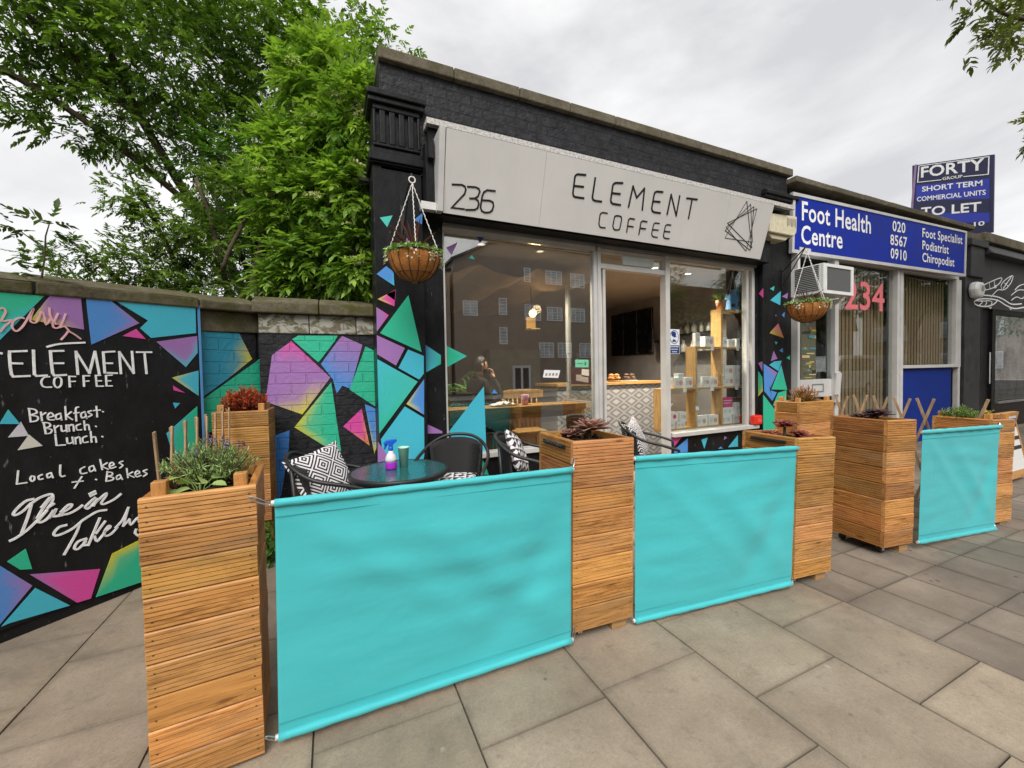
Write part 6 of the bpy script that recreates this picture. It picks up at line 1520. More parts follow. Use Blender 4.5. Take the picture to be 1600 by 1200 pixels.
        L = bpy.data.objects.new('spot_light', bpy.data.lights.new('spot_light', 'SPOT')); COL.objects.link(L); L.location = (x, y, 2.95); L.data.energy = [230, 230, 70, 150, 150][i]; L.data.spot_size = R(130); L.data.spot_blend = 0.6; L.data.color = (1.0, 0.86, 0.68); L.data.shadow_soft_size = 0.06
    # cup, wrapped napkins
    b = MB(); b.smooth = True; b.lathe([(0, 0), (0.036, 0.0), (0.046, 0.125), (0.043, 0.126), (0.034, 0.01), (0, 0.01)], (0, 0, 0), 24)
    o = b.done('paper_cup', M['pink']); o.location = (2.13, 4.38, 1.106); tag(o, 'pink paper cup on the oak window bar', 'cup')
    b = MB(); b.smooth = True; rr = random.Random(6); n = 14
    vs = [(-0.16 + 0.32 * i / n, -0.09 + 0.18 * j / n, 0.012 + 0.045 * abs(math.sin(i * 0.9 + j * 0.5)) * math.sin(math.pi * i / n) * (0.6 + rr.random() * 0.5)) for j in range(n + 1) for i in range(n + 1)]
    b.add(vs, [(j * (n + 1) + i, j * (n + 1) + i + 1, (j + 1) * (n + 1) + i + 1, (j + 1) * (n + 1) + i) for j in range(n) for i in range(n)])
    o = b.done('crumpled_napkin', M['paper']); o.location = (1.86, 4.40, 1.106); so = o.modifiers.new('thick', 'SOLIDIFY'); so.thickness = 0.003; tag(o, 'crumpled white paper napkin on the oak window bar', 'napkin')
    # wooden chair behind the bar
    def bentwood(label, x, y, rz, mat):
        r_ = thing('wooden_chair', label, 'chair', (x, y, 0), rz, 'chairs inside the shop')
        b = MB(); b.box(-0.22, 0.22, -0.21, 0.21, 0.70, 0.735); b.done('seat', mat, r_, world=False, bevel=0.012)
        b = MB(); b.smooth = False
        arc = [(-0.29 + 0.58 * i / 12, 0.19 + 0.07 * math.sin(math.pi * i / 12), 0) for i in range(13)]
        vs = []; fs = []
        for (ax, ay, az) in arc:
            h = 0.065 * (1 - 0.25 * (abs(ax) / 0.29) ** 4); vs += [(ax, ay - 0.016, 1.20 - h), (ax, ay + 0.016, 1.20 - h), (ax, ay + 0.016, 1.20 + h), (ax, ay - 0.016, 1.20 + h)]
        for i in range(12):
            for k in range(4): fs.append((4 * i + k, 4 * i + (k + 1) % 4, 4 * i + 4 + (k + 1) % 4, 4 * i + 4 + k))
        fs += [(0, 1, 2, 3), (51, 50, 49, 48)]; b.add(vs, fs); b.done('backrest', mat, r_, world=False, bevel=0.006)
        b = MB(); b.smooth = True
        for i in range(7): xx = -0.21 + 0.07 * i; b.tube([(xx * 0.9, 0.18, 0.73), (xx, 0.19 + 0.06 * math.sin(math.pi * (xx + 0.29) / 0.58), 1.15)], 0.010, 6)
        b.done('spindle', mat, r_, world=False)
        for sx in (-1, 1):
            for sy in (-1, 1): b = MB(); b.smooth = True; b.tube([(sx * 0.17, sy * 0.16, 0.70), (sx * 0.22, sy * 0.21, 0.0)], [0.019, 0.014], 8); b.done('leg', mat, r_, world=False)
        return r_
    bentwood('pale bentwood chair with spindle back at the oak window bar', 2.38, 4.80, R(175) - math.pi, M['oakz'])
    bentwood('dark chair the seated person in black sits on', 1.72, 5.0, R(100), simple('dark_chair_wood', (0.03, 0.025, 0.022), 0.5, 0.2))
    # potted palm beside the person
    r_ = thing('potted_palm', 'potted palm with arching fronds behind the seated person', 'plant', (1.55, 5.9, 0))
    b = MB(); b.smooth = True; b.lathe([(0, 0), (0.16, 0), (0.21, 0.36), (0.19, 0.36), (0.18, 0.33), (0, 0.33)], (1.55, 5.9, 0), 24); b.done('pot', simple('terracotta', (0.42, 0.13, 0.06), 0.8, 0.15), r_)
    g = np.random.default_rng(5); B = []; D = []; st = MB(); st.smooth = True
    for k in range(13):
        a = k * 2.4; el = g.uniform(0.7, 1.35); Lf = g.uniform(0.85, 1.3); pts = []
        for q in np.linspace(0, 1, 9): pts.append((1.55 + math.cos(a) * math.cos(el) * Lf * q, 5.9 + math.sin(a) * math.cos(el) * Lf * q * 0.6, 0.9 + math.sin(el) * Lf * q - 0.42 * Lf * q * q))
        st.tube([(1.55, 5.9, 0.33)] + pts, [0.012] * 3 + [0.006] * 7, 5)
        for q in range(2, 9):
            for sgn in (-1, 1):
                B.append(pts[q]); D.append((math.cos(a) * 0.5 - sgn * math.sin(a), math.sin(a) * 0.5 + sgn * math.cos(a), g.uniform(-0.5, 0.1)))
    B = np.array(B); D = unit(np.array(D)); n = len(B)
    v, f, c = leaf_blades(B, D, g.uniform(0.16, 0.26, n), np.full(n, 0.03), tint(n, (0.06, 0.16, 0.04), (0.14, 0.30, 0.07)), 0.25, 3)
    fastmesh('frond', v, f, c, M['leafmatt'], r_); st.done('stem', M['bark'], r_)
interior()

def shelves():
    root = thing('display_shelf', 'stepped open oak shelf unit of box compartments inside the right shop window', 'shelf', (5.2, 4.35, 0.65))
    y0, y1 = 4.25, 4.43; t = 0.016
    u = MB()
    u.box(5.37 - t, 5.37 + t, y0, y1, 0.655, 2.36); u.box(5.94 - t, 5.94 + t, y0, y1, 0.655, 2.36); u.box(4.84 - t, 4.84 + t, y0, y1, 0.655, 1.80); u.box(4.19, 4.19 + 2 * t, y0, y1, 0.655, 1.205)
    u.done('upright', M['oakz'], root, bevel=0.002)
    s = MB()
    s.box(5.37 - t, 5.94 + t, y0 - 0.001, y1, 2.361, 2.393); s.box(4.84 - t, 5.353, y0 - 0.001, y1, 1.801, 1.83); s.box(5.387, 5.923, y0 + 0.001, y1, 1.80, 1.826)
    s.box(4.19, 4.823, y0 - 0.001, y1, 1.206, 1.232); s.box(4.857, 5.353, y0 + 0.001, y1, 1.20, 1.226); s.box(5.387, 5.923, y0 + 0.001, y1, 1.20, 1.226); s.box(4.19, 5.956, y0 - 0.002, y1 + 0.002, 0.625, 0.654)
    s.done('shelf_board', M['oak'], root, bevel=0.002)
    # stock on it: each carton is a thing
    rr = random.Random(12)
    proto = {}
    def carton(x, z, w, h, kind, label, d=0.09, rz=0.0, group='cartons on the window shelves'):
        k = (round(w, 3), round(h, 3), kind)
        b = MB(); b.box(-w / 2, w / 2, -d / 2, d / 2, 0, h)
        o = b.done('carton', M['paper'], None, bevel=0.002); o.location = (x, 4.32, z); o.rotation_euler = (0, 0, rz)
        tag(o, label, 'carton', group)
        col = {'p': (0.62, 0.30, 0.28), 'b': (0.20, 0.42, 0.60), 'm': (0.55, 0.03, 0.20), 'o': (0.62, 0.28, 0.12), 'g': (0.5, 0.5, 0.52)}[kind]
        q = MB(); q.tone = col
        q.lathe([(0, 0), (min(w, h) * 0.24, 0), (min(w, h) * 0.24, 0.001), (0, 0.001)], (0, 0, 0), 14); q.v = [(w * 0.18 + a, -d / 2 - 0.001 - c_, h * 0.5 + b_) for a, b_, c_ in q.v]
        q.tone = (0.25, 0.25, 0.27)
        for i in range(3): q.box(-w * 0.4, -w * 0.4 + w * (0.34 - 0.07 * i), -d / 2 - 0.0015, -d / 2 - 0.0005, h * (0.62 - 0.14 * i), h * (0.66 - 0.14 * i))
        q.done('print', M['decal'], o, world=False)
        return o
    def card(x, z, label):
        b = MB(); b.box(-0.032, 0.032, -0.001, 0.001, -0.028, 0.028); o = b.done('price_card', M['paper']); o.location = (x, 4.243, z); o.rotation_euler = (R(-6), 0, R(rr.uniform(-6, 6))); tag(o, label, 'price card', 'white price cards on the shelf edges')
    A = 'top right compartment'; 
    carton(5.46, 1.827, 0.10, 0.15, 'b', 'tall white carton with blue print, left in the top right compartment'); carton(5.62, 1.827, 0.14, 0.12, 'g', 'plain white carton, middle of the top right compartment'); carton(5.80, 1.827, 0.15, 0.13, 'b', 'white carton with blue print, right in the top right compartment')
    carton(4.92, 1.831, 0.11, 0.20, 'g', 'tall plain white carton on top of the middle column', 0.05, R(8)); carton(5.14, 1.831, 0.18, 0.15, 'p', 'white carton with rose print on top of the middle column')
    carton(4.33, 1.233, 0.09, 0.20, 'g', 'tall white carton at the left end of the lowest shelf top', 0.06, R(15)); carton(4.53, 1.233, 0.15, 0.15, 'p', 'white carton with rose dot, left of two on the lowest shelf top'); carton(4.72, 1.233, 0.15, 0.15, 'p', 'white carton with rose dot beside the middle upright')
    carton(4.565, 1.3835, 0.10, 0.06, 'g', 'small white carton stacked on the rose-dot cartons of the lowest shelf top')
    carton(4.925, 1.227, 0.10, 0.20, 'g', 'tall white carton, left in the middle compartment', 0.06, R(10)); carton(5.07, 1.227, 0.13, 0.16, 'p', 'white carton with rose dot, centre of the middle compartment'); carton(5.23, 1.227, 0.15, 0.15, 'p', 'white carton with rose dot, right in the middle compartment')
    carton(5.43, 1.227, 0.05, 0.16, 'g', 'thin white leaflet carton at the left of the middle right compartment', 0.05, R(25))
    for i, (x, z) in enumerate(((5.57, 1.227), (5.78, 1.227), (5.555, 1.3875), (5.765, 1.3875))):
        carton(x, z, 0.19 if i % 2 == 0 else 0.2, 0.16, 'p', ['bottom left rose-print carton of the four stacked in the right compartment', 'bottom right rose-print carton of the four stacked in the right compartment', 'upper left rose-print carton of the four stacked in the right compartment', 'upper right rose-print carton of the four stacked in the right compartment'][i])
    for i, (x, z, w, h, k, l) in enumerate(((5.50, 0.655, 0.22, 0.13, 'g', 'lowest left white carton under the magenta carton'), (5.76, 0.655, 0.22, 0.14, 'p', 'lowest right white carton beside the magenta pile'), (5.53, 0.786, 0.22, 0.12, 'g', 'white carton directly under the magenta carton'), (5.79, 0.796, 0.16, 0.17, 'g', 'white carton right of the magenta carton'))): carton(x, z, w, h, k, l)
    b = MB(); b.box(-0.10, 0.10, -0.045, 0.045, 0, 0.15); o = b.done('magenta_carton', M['magenta'], None, bevel=0.002); o.location = (5.53, 4.32, 0.907); tag(o, 'magenta carton topping the pile in the bottom right compartment', 'carton'); q = MB(); q.box(-0.098, 0.05, -0.0475, -0.0462, 0.06, 0.07); q.box(-0.098, 0.08, -0.0475, -0.0462, 0.10, 0.11); q.done('print', M['paper'], o, world=False)
    for (x, z, w, h, k, l) in ((4.98, 0.655, 0.22, 0.15, 'o', 'white carton with orange dot, left in the bottom middle compartment'), (5.22, 0.655, 0.20, 0.15, 'o', 'white carton with orange dot, right in the bottom middle compartment'),
        (4.36, 0.655, 0.16, 0.11, 'g', 'white carton at the bottom left by the window frame'), (4.56, 0.655, 0.16, 0.09, 'g', 'small white carton at the bottom of the left compartment'), (4.40, 0.766, 0.20, 0.13, 'm', 'white carton with magenta print in the left compartment pile'), (4.60, 0.746, 0.13, 0.14, 'g', 'white carton right of the magenta-print carton')): carton(x, z, w, h, k, l)
    b = MB(); b.smooth = True; b.lathe([(0, 0), (0.045, 0), (0.05, 0.01), (0.02, 0.03), (0.02, 0.05), (0.07, 0.12), (0.064, 0.12), (0.0, 0.055)], (0, 0, 0), 20); o = b.done('coffee_dripper', M['white']); o.location = (4.36, 4.32, 0.897); tag(o, 'white coffee dripper on the carton pile in the left compartment', 'coffee dripper')
    for (x, z, l) in ((5.70, 2.378, 'price card on the very top edge of the shelf unit'), (5.16, 1.80, 'price card below the rose carton on the middle column'), (5.70, 1.80, 'price card below the blue-print cartons'), (4.60, 1.20, 'price card on the lowest shelf top'), (5.15, 1.20, 'price card below the middle compartment'), (5.68, 1.20, 'price card below the four stacked cartons'), (4.845, 0.93, 'price card on the front of the middle upright')): card(x, z, l)
    # plant pot and blue boxes on top
    r_ = thing('pot_plant', 'spiky plant in a small clay pot on top of the oak shelf unit', 'plant', (5.47, 4.34, 2.394))
    b = MB(); b.smooth = True; b.lathe([(0, 0), (0.055, 0), (0.08, 0.15), (0.068, 0.15), (0.06, 0.13), (0, 0.13)], (5.47, 4.34, 2.394), 20); b.done('pot', simple('clay_pot', (0.36, 0.16, 0.07), 0.8), r_)
    g = np.random.default_rng(8); nb = 22; a = g.uniform(0, 6.283, nb); el = g.uniform(0.35, 1.45, nb); D = np.stack([np.cos(a) * np.cos(el), np.sin(a) * np.cos(el) * 0.5, np.sin(el)], 1)
    v, f, c = leaf_blades(np.tile([[5.47, 4.34, 2.52]], (nb, 1)), D, g.uniform(0.18, 0.32, nb), np.full(nb, 0.016), tint(nb, (0.04, 0.08, 0.02), (0.09, 0.13, 0.04)), 0.25, 4); fastmesh('foliage', v, f, c, M['leafmatt'], r_)
    for i, (x, h, w) in enumerate(((5.66, 0.24, 0.13), (5.82, 0.33, 0.17))):
        b = MB(); b.box(-w / 2, w / 2, -0.05, 0.05, 0, h); o = b.done('coffee_carton', M['skyblue'], None, bevel=0.002); o.location = (x, 4.33, 2.394); tag(o, ['shorter blue coffee carton on top of the oak shelf unit', 'taller blue coffee carton on top of the oak shelf unit'][i], 'carton')
        q = MB(); q.box(-w * 0.3, w * 0.3, -0.0525, -0.0512, h * 0.2, h * 0.42); q.done('print', M['navy'], o, world=False)
    # bottle shelf on the back wall
    r_ = thing('bottle_shelf', 'black wall shelf of bottles and jars behind the oak shelf unit', 'shelf', (6.33, 5.6, 1.8))
    b = MB(); b.box(6.25, 6.419, 5.15, 6.0, 2.16, 2.19); b.box(6.25, 6.419, 5.15, 6.0, 1.80, 1.83); b.done('shelf_board', M['blackmetal'], r_)
    labs = ['squat pale jar', 'tall clear bottle', 'slim grey bottle', 'short white bottle', 'tall pale bottle']
    spots = [(5.92, 2.191), (5.76, 2.191), (5.60, 2.191), (5.44, 2.191), (5.28, 2.191), (5.86, 1.831), (5.66, 1.831), (5.46, 1.831), (5.28, 1.831)]
    base = None
    pos = ['at the left end of', 'second from the left on', 'third from the left on', 'fourth from the left on', 'fifth from the left on']
    for i, (x, z) in enumerate(spots):
        if base is None:
            b = MB(); b.smooth = True; b.lathe([(0, 0), (0.035, 0), (0.038, 0.02), (0.038, 0.13), (0.014, 0.17), (0.014, 0.22), (0, 0.22)], (0, 0, 0), 14); base = b.done('bottle', simple('pale_glass_bottle', (0.45, 0.44, 0.40), 0.25, 0.1)); o = base
        else: o = base.copy(); COL.objects.link(o)
        o.location = (6.33, x, z); o.scale = (1 + 0.25 * (i % 3), 1 + 0.25 * (i % 3), 0.7 + 0.25 * ((i * 7) % 4) / 2)
        tag(o, 'pale bottle %s the %s black wall shelf' % (pos[i if i < 5 else i - 5], 'upper' if i < 5 else 'lower'), 'bottle', 'bottles on the black wall shelf')
    # red lantern on the sill
    r_ = thing('red_lantern', 'small bright red box fixed at the right corner of the shop window sill', 'box', (5.72, 4.02, 0.66))
    b = MB(); b.box(5.66, 5.83, 3.93, 4.02, 0.66, 0.80); b.done('case', M['red'], r_, bevel=0.02)
    b = MB(); b.box(5.70, 5.79, 3.925, 3.929, 0.70, 0.76); b.done('lens', simple('red_lens', (0.8, 0.08, 0.05), 0.2), r_)
shelves()

# ------------------------------------------------------------------ the seated customer
def skin_body(name, joints, edges, mat, parent, sub=2):
    me = bpy.data.meshes.new(name); me.from_pydata([j[0] for j in joints], edges, []); me.materials.append(mat)
    o = link(bpy.data.objects.new(name, me), parent)
    sk = o.modifiers.new('skin', 'SKIN'); sk.use_smooth_shade = True
    for i, j in enumerate(joints):
        r = j[1]; me.skin_vertices[0].data[i].radius = r if isinstance(r, tuple) else (r, r)
    me.skin_vertices[0].data[0].use_root = True
    s = o.modifiers.new('sub', 'SUBSURF'); s.levels = sub; s.render_levels = sub
    return o
def person():
    L = Vector((1.76, 5.0, 0))
    root = thing('person', 'person in a black sweater seated at the window bar, hand raised to chin', 'person', tuple(L), R(100))
    # local: faces -Y turned by rz so the profile looks right and inwards; seat at 0.735
    J = [((0, 0.05, 0.80), (0.155, 0.12)), ((0, 0.05, 0.95), (0.15, 0.11)), ((0, 0.03, 1.15), (0.17, 0.115)), ((0, 0.02, 1.33), (0.165, 0.10)), ((0, 0.0, 1.415), (0.085, 0.07)), ((0, -0.02, 1.47), 0.052),
         ((-0.175, 0.01, 1.365), 0.068), ((-0.245, -0.03, 1.13), 0.054), ((-0.17, -0.24, 1.20), 0.042), ((-0.06, -0.215, 1.42), 0.030),
         ((0.175, 0.01, 1.365), 0.068), ((0.245, -0.04, 1.12), 0.054), ((0.12, -0.27, 1.125), 0.042), ((0.0, -0.30, 1.135), 0.032),
         ((-0.10, -0.02, 0.80), 0.10), ((-0.13, -0.40, 0.82), 0.075), ((-0.13, -0.42, 0.45), 0.055), ((-0.13, -0.40, 0.12), 0.045),
         ((0.10, -0.02, 0.80), 0.10), ((0.13, -0.40, 0.82), 0.075), ((0.13, -0.42, 0.45), 0.055), ((0.13, -0.40, 0.12), 0.045)]
    E_ = [(0, 1), (1, 2), (2, 3), (3, 4), (4, 5), (3, 6), (6, 7), (7, 8), (8, 9), (3, 10), (10, 11), (11, 12), (12, 13), (0, 14), (14, 15), (15, 16), (16, 17), (0, 18), (18, 19), (19, 20), (20, 21)]
    skin_body('clothed_body', J, E_, M['blackcloth'], root)
    # head with face
    m = MB(); m.smooth = True; n = 24; prof = []
    vs = []; fs = []; rows = 18
    for j in range(rows + 1):
        f = j / rows; el = -math.pi / 2 + math.pi * f; z = math.sin(el)
        for i in range(n):
            a = 2 * math.pi * i / n; x = math.cos(el) * math.sin(a); y = -math.cos(el) * math.cos(a)
            w = 0.074 * (1 - 0.18 * max(0, -z)); px = x * w; py = y * (0.094 - 0.012 * max(0, -z)); pz = z * 0.118
            if y < -0.2 and z < 0.3:                          # nose, brow, chin
                k = math.exp(-(x / 0.14) ** 2); py -= 0.024 * k * math.exp(-((z + 0.08) / 0.16) ** 2); py -= 0.010 * k * math.exp(-((z + 0.8) / 0.18) ** 2); py -= 0.006 * math.exp(-(x / 0.3) ** 2) * math.exp(-((z + 0.42) / 0.08) ** 2)
                py += 0.008 * math.exp(-((abs(x) - 0.36) / 0.14) ** 2) * math.exp(-((z - 0.06) / 0.12) ** 2)
            vs.append((px, py - 0.035, pz + 1.60))
    for j in range(rows):
        for i in range(n): fs.append((j * n + i, j * n + (i + 1) % n, (j + 1) * n + (i + 1) % n, (j + 1) * n + i))
    m.add(vs, fs)
    m.tube([(0, -0.015, 1.44), (0, -0.02, 1.56)], 0.052, 14)
    hd = m.done('head', M['skin'], root, world=False)
    for sx in (-1, 1):
        m = MB(); m.smooth = True; m.lathe([(0, -0.03), (0.014, -0.022), (0.019, 0.0), (0.016, 0.022), (0, 0.03)], (0, 0, 0), 10, sx=0.5, sy=1.0); m.v = [(x + sx * 0.074, y - 0.02, z + 1.60) for x, y, z in m.v]; m.done('ear', M['skin'], hd, world=False)
        m = MB(); m.smooth = True; m.lathe([(0, -0.006), (0.011, 0), (0, 0.006)], (0, 0, 0), 10); m.v = [(x + sx * 0.028, y - 0.118, z + 1.608) for x, y, z in m.v]; m.done('eye', M['hair'], hd, world=False)
    m = MB(); m.box(-0.022, 0.022, -0.131, -0.122, 1.545, 1.551); m.done('mouth', simple('lips', (0.35, 0.13, 0.11), 0.5), hd, world=False, bevel=0.002)
    hv = []; 
    for (x, y, z) in vs:
        d = Vector((x, y + 0.035, z - 1.60)); hv.append(tuple(Vector((0, -0.035, 1.60)) + d * 1.09))
    hf = []
    for f in fs:
        c = [sum(hv[k][q] for k in f) / 4 for q in range(3)]
        top = c[2] > 1.662 or (c[1] > -0.05 and c[2] > 1.60) or (c[1] > -0.015 and c[2] > 1.52); beard = c[2] < 1.565 and c[1] < -0.03 and c[2] > 1.48 and not (abs(c[0]) < 0.02 and 1.535 < c[2] < 1.56)
        if top or beard: hf.append(f)
    m = MB(); m.smooth = True; m.add(hv, hf); o = m.done('hair', M['hair'], root, world=False); so = o.modifiers.new('thick', 'SOLIDIFY'); so.thickness = 0.012; so.offset = -1
    # hands: palm plus five fingers
    def hand(wr, pd, nd_, name):
        w = Vector(wr); d = Vector(pd).normalized(); nn = Vector(nd_).normalized(); s = d.cross(nn).normalized(); nn = s.cross(d)
        J = [(tuple(w), 0.024), (tuple(w + d * 0.05), (0.034, 0.018)), (tuple(w + d * 0.085), (0.036, 0.015))]; Ed = [(0, 1), (1, 2)]
        for k, (o_, l) in enumerate(((-0.028, 0.060), (-0.009, 0.072), (0.010, 0.068), (0.028, 0.052))):
            a = w + d * 0.09 + s * o_; b = a + d * l * 0.5 + nn * 0.012; c = b + d * l * 0.32 + nn * 0.028
            i = len(J); J += [(tuple(a), 0.0095), (tuple(b), 0.0088), (tuple(c), 0.0075)]; Ed += [(2, i), (i, i + 1), (i + 1, i + 2)]
        a = w + d * 0.03 - s * 0.036 + nn * 0.012; b = a + d * 0.03 - s * 0.014 + nn * 0.014; c = b + d * 0.026 + nn * 0.008; i = len(J); J += [(tuple(a), 0.011), (tuple(b), 0.010), (tuple(c), 0.008)]; Ed += [(1, i), (i, i + 1), (i + 1, i + 2)]
        skin_body(name, J, Ed, M['skin'], root, 1)
    hand((-0.055, -0.205, 1.43), (0.35, 0.15, 1.0), (0.1, 1.0, -0.1), 'hand')
    hand((0.0, -0.30, 1.135), (-1.0, -0.25, -0.05), (0, 0.1, -1.0), 'hand')
person()

# ------------------------------------------------------------------ pavement sign at far right
def a_board():
    root = thing('pavement_sign', 'white and black striped wooden pavement sign at the far right edge', 'sign', (7.55, 2.0, 0))
    for sg in (0, 1):
        p = MB(); rr_ = Matrix.Translation((7.55, 2.0 + 0.26 * sg, 0)) @ Matrix.Rotation(R(10) * (-1 if sg == 0 else 1), 4, 'X')
        p.tone = (0.7, 0.7, 0.68); p.box(0, 0.6, -0.012, 0.012, 0.10, 0.86, rr_)
        p.tone = (0.02, 0.02, 0.02)
        for z in (0.68, 0.52, 0.40): p.box(0.004, 0.596, -0.0165, -0.0125, z, z + 0.045, rr_)
        p.tone = (0.06, 0.12, 0.32); p.box(0.004, 0.596, -0.0165, -0.0125, 0.735, 0.80, rr_); p.tone = (0.5, 0.25, 0.08)
        p.box(0.004, 0.596, -0.0165, -0.0125, 0.105, 0.15, rr_)
        p.done('panel', M['decal'], root)
        f = MB()
        for z in (0.08, 0.862): f.box(-0.02, 0.62, -0.018, 0.018, z - 0.02, z + 0.02 - 0.001, rr_)
        f.box(-0.03, -0.001, -0.018, 0.018, 0, 0.88, rr_); f.box(0.601, 0.63, -0.018, 0.018, 0, 0.88, rr_); f.done('frame', M['post'], root)
    t = MB(); rr_ = Matrix.Translation((7.55, 2.0, 0)) @ Matrix.Rotation(-R(10), 4, 'X')
    ft = lambda u, v, d: rr_ @ Vector((u, -0.0125 - d, v))
    for s, z in (('OPEN', 0.575), ('NOW', 0.455)): text(t, s, (0.03, z), (0.42, z), 0.055, ft, 0.004, 0.01)
    t.done('lettering', M['ink'], root)
a_board()

# ------------------------------------------------------------------ trees
def leaflets(origins, dirs, size, ca, cb, pairs=3, jit=0.2, clump=None):
    """compound leaves: each a drooping stalk of paired leaflets"""
    n = len(origins); ups = np.array([0, 0, 1.0]); side = unit(np.cross(dirs, ups + rng.normal(0, 0.3, (n, 3))))
    B = []; D = []; L = []
    sz = size * rng.uniform(0.65, 1.25, n)
    for k in range(pairs):
        t = (0.35 + 0.5 * k / max(1, pairs - 1)); c = origins + dirs * (sz * t)[:, None] - ups * (sz * 0.22 * t * t)[:, None]
        for sg in (-1, 1):
            B.append(c); D.append(unit(dirs * 0.65 + side * sg * 0.85 - ups * 0.18)); L.append(sz * 0.5 * (1 - 0.12 * k))
    B.append(origins + dirs * (sz * 0.9)[:, None] - ups * (sz * 0.2)[:, None]); D.append(unit(dirs - ups * 0.35)); L.append(sz * 0.55)
    m = 2 * pairs + 1
    col = tint(n, ca, cb, jit)
    if clump is not None: col = (np.array(ca) * (1 - clump) + np.array(cb) * clump) * 0.65 + col * 0.35
    B = np.concatenate(B); D = unit(np.concatenate(D) + rng.normal(0, 0.10, (n * m, 3))); L = np.concatenate(L)
    C = np.tile(col, (m, 1)) * (1 + rng.normal(0, 0.07, (n * m, 1)))
    return leaf_blades(B, D, L, L * 0.42, C.clip(0.004, 1), 0.12, 2, 0.18)
def blob_points(blobs, per, shell=0.55):
    """leaf positions through ellipsoids (x,y,z,rx,ry,rz), thicker near the surface, in clumps"""
    P_ = []; O = []; K = []
    for b in blobs:
        c = np.array(b[:3]); r = np.array(b[3:6]); n = int(per * r[0] * r[2] * (b[6] if len(b) > 6 else 1))
        k = max(3, n // 14)
        d = unit(rng.normal(0, 1, (k, 3))); q = (shell + (1 - shell) * rng.random((k, 1))) ** 0.7 * rng.uniform(0.6, 1.12, (k, 1))
        cl = d * q
        idx = rng.integers(0, k, n); p = cl[idx] + rng.normal(0, 0.13, (n, 3))
        K.append(np.clip(rng.random((k, 1)) ** 1.2 * 1.15, 0, 1.15)[idx]); P_.append(c + p * r); O.append(unit(p * 1.0 + rng.normal(0, 0.5, (n, 3)) + [0, 0, 0.1]))
    return np.concatenate(P_), np.concatenate(O), np.concatenate(K)
def limb(mb, pts, r0, r1, n=7):
    pts = catmull(pts, 4); k = len(pts); mb.tube([(p[0] + rng.normal(0, .012), p[1] + rng.normal(0, .012), p[2]) for p in pts], [r0 + (r1 - r0) * i / (k - 1) for i in range(k)], n)
def twigs(mb, P_, centre, share, r=0.006):
    """thin twigs running back from some leaf clumps towards the limbs"""
    for p in P_[rng.random(len(P_)) < share]:
        c = np.array(centre[int(np.argmin([np.linalg.norm(np.array(q) - p) for q in centre]))]); mid = (p + c) / 2 + rng.normal(0, 0.06, 3) + [0, 0, -0.05]
        mb.tube([tuple(c), tuple(mid), tuple(p)], [r, r * 0.7, r * 0.3], 4, False)
def tree(name, label, base, limbs, blobs, per, size, ca, cb, pairs=3, flowers=0, shell=0.55, twig=0.02, group='trees behind the garden wall', mat='leaf'):
    root = thing(name, label, 'tree', base, 0, group)
    tr = MB(); tr.smooth = True; ends = []
    for (pts, r0, r1) in limbs:
        limb(tr, pts, r0, r1); ends += [pts[-1], pts[len(pts) // 2]]
    P_, O, K = blob_points(blobs, per, shell)
    twigs(tr, P_, ends + [b[:3] for b in blobs], twig)
    tr.done('trunk', M['bark'], root)
    v, f, c = leaflets(P_, O, size, ca, cb, pairs, 0.2, K)
    fastmesh('crown', v, f, c, M[mat], root)
    if flowers:
        k = rng.choice(len(P_), flowers * 3, replace=False); Q = P_[k]; Q = Q[np.argsort(Q[:, 1])][:flowers] + [0, -0.10, 0.06]
        B = []; 
        for q in Q: m = 60; a = rng.uniform(0, 6.283, m); s = np.sqrt(rng.random(m)) * 0.085; B.append(q + np.stack([np.cos(a) * s, np.sin(a) * s, 0.02 * (1 - (s / 0.085) ** 2) + rng.normal(0, .006, m)], 1))
        B = np.concatenate(B); D = unit(rng.normal(0, 1, (len(B), 3)) + [0, 0, 1.0])
        v, f, c = leaf_blades(B, D, np.full(len(B), 0.020), np.full(len(B), 0.015), tint(len(B), (0.50, 0.52, 0.22), (0.68, 0.68, 0.42), 0.08), 0, 2); fastmesh('flower', v, f, c, M['leafmatt'], root)
    return root
def D_(pl, q): return q
def blobs_at(lst, depth):
    """(x, y, z, radius across, radius up[, density])"""
    return [(x, y, z, rx, depth * rx, rz) + tuple(k) for (x, y, z, rx, rz, *k) in lst]
DK, MD, LT, YG = (0.032, 0.078, 0.013), (0.085, 0.19, 0.028), (0.31, 0.46, 0.08), (0.19, 0.29, 0.055)
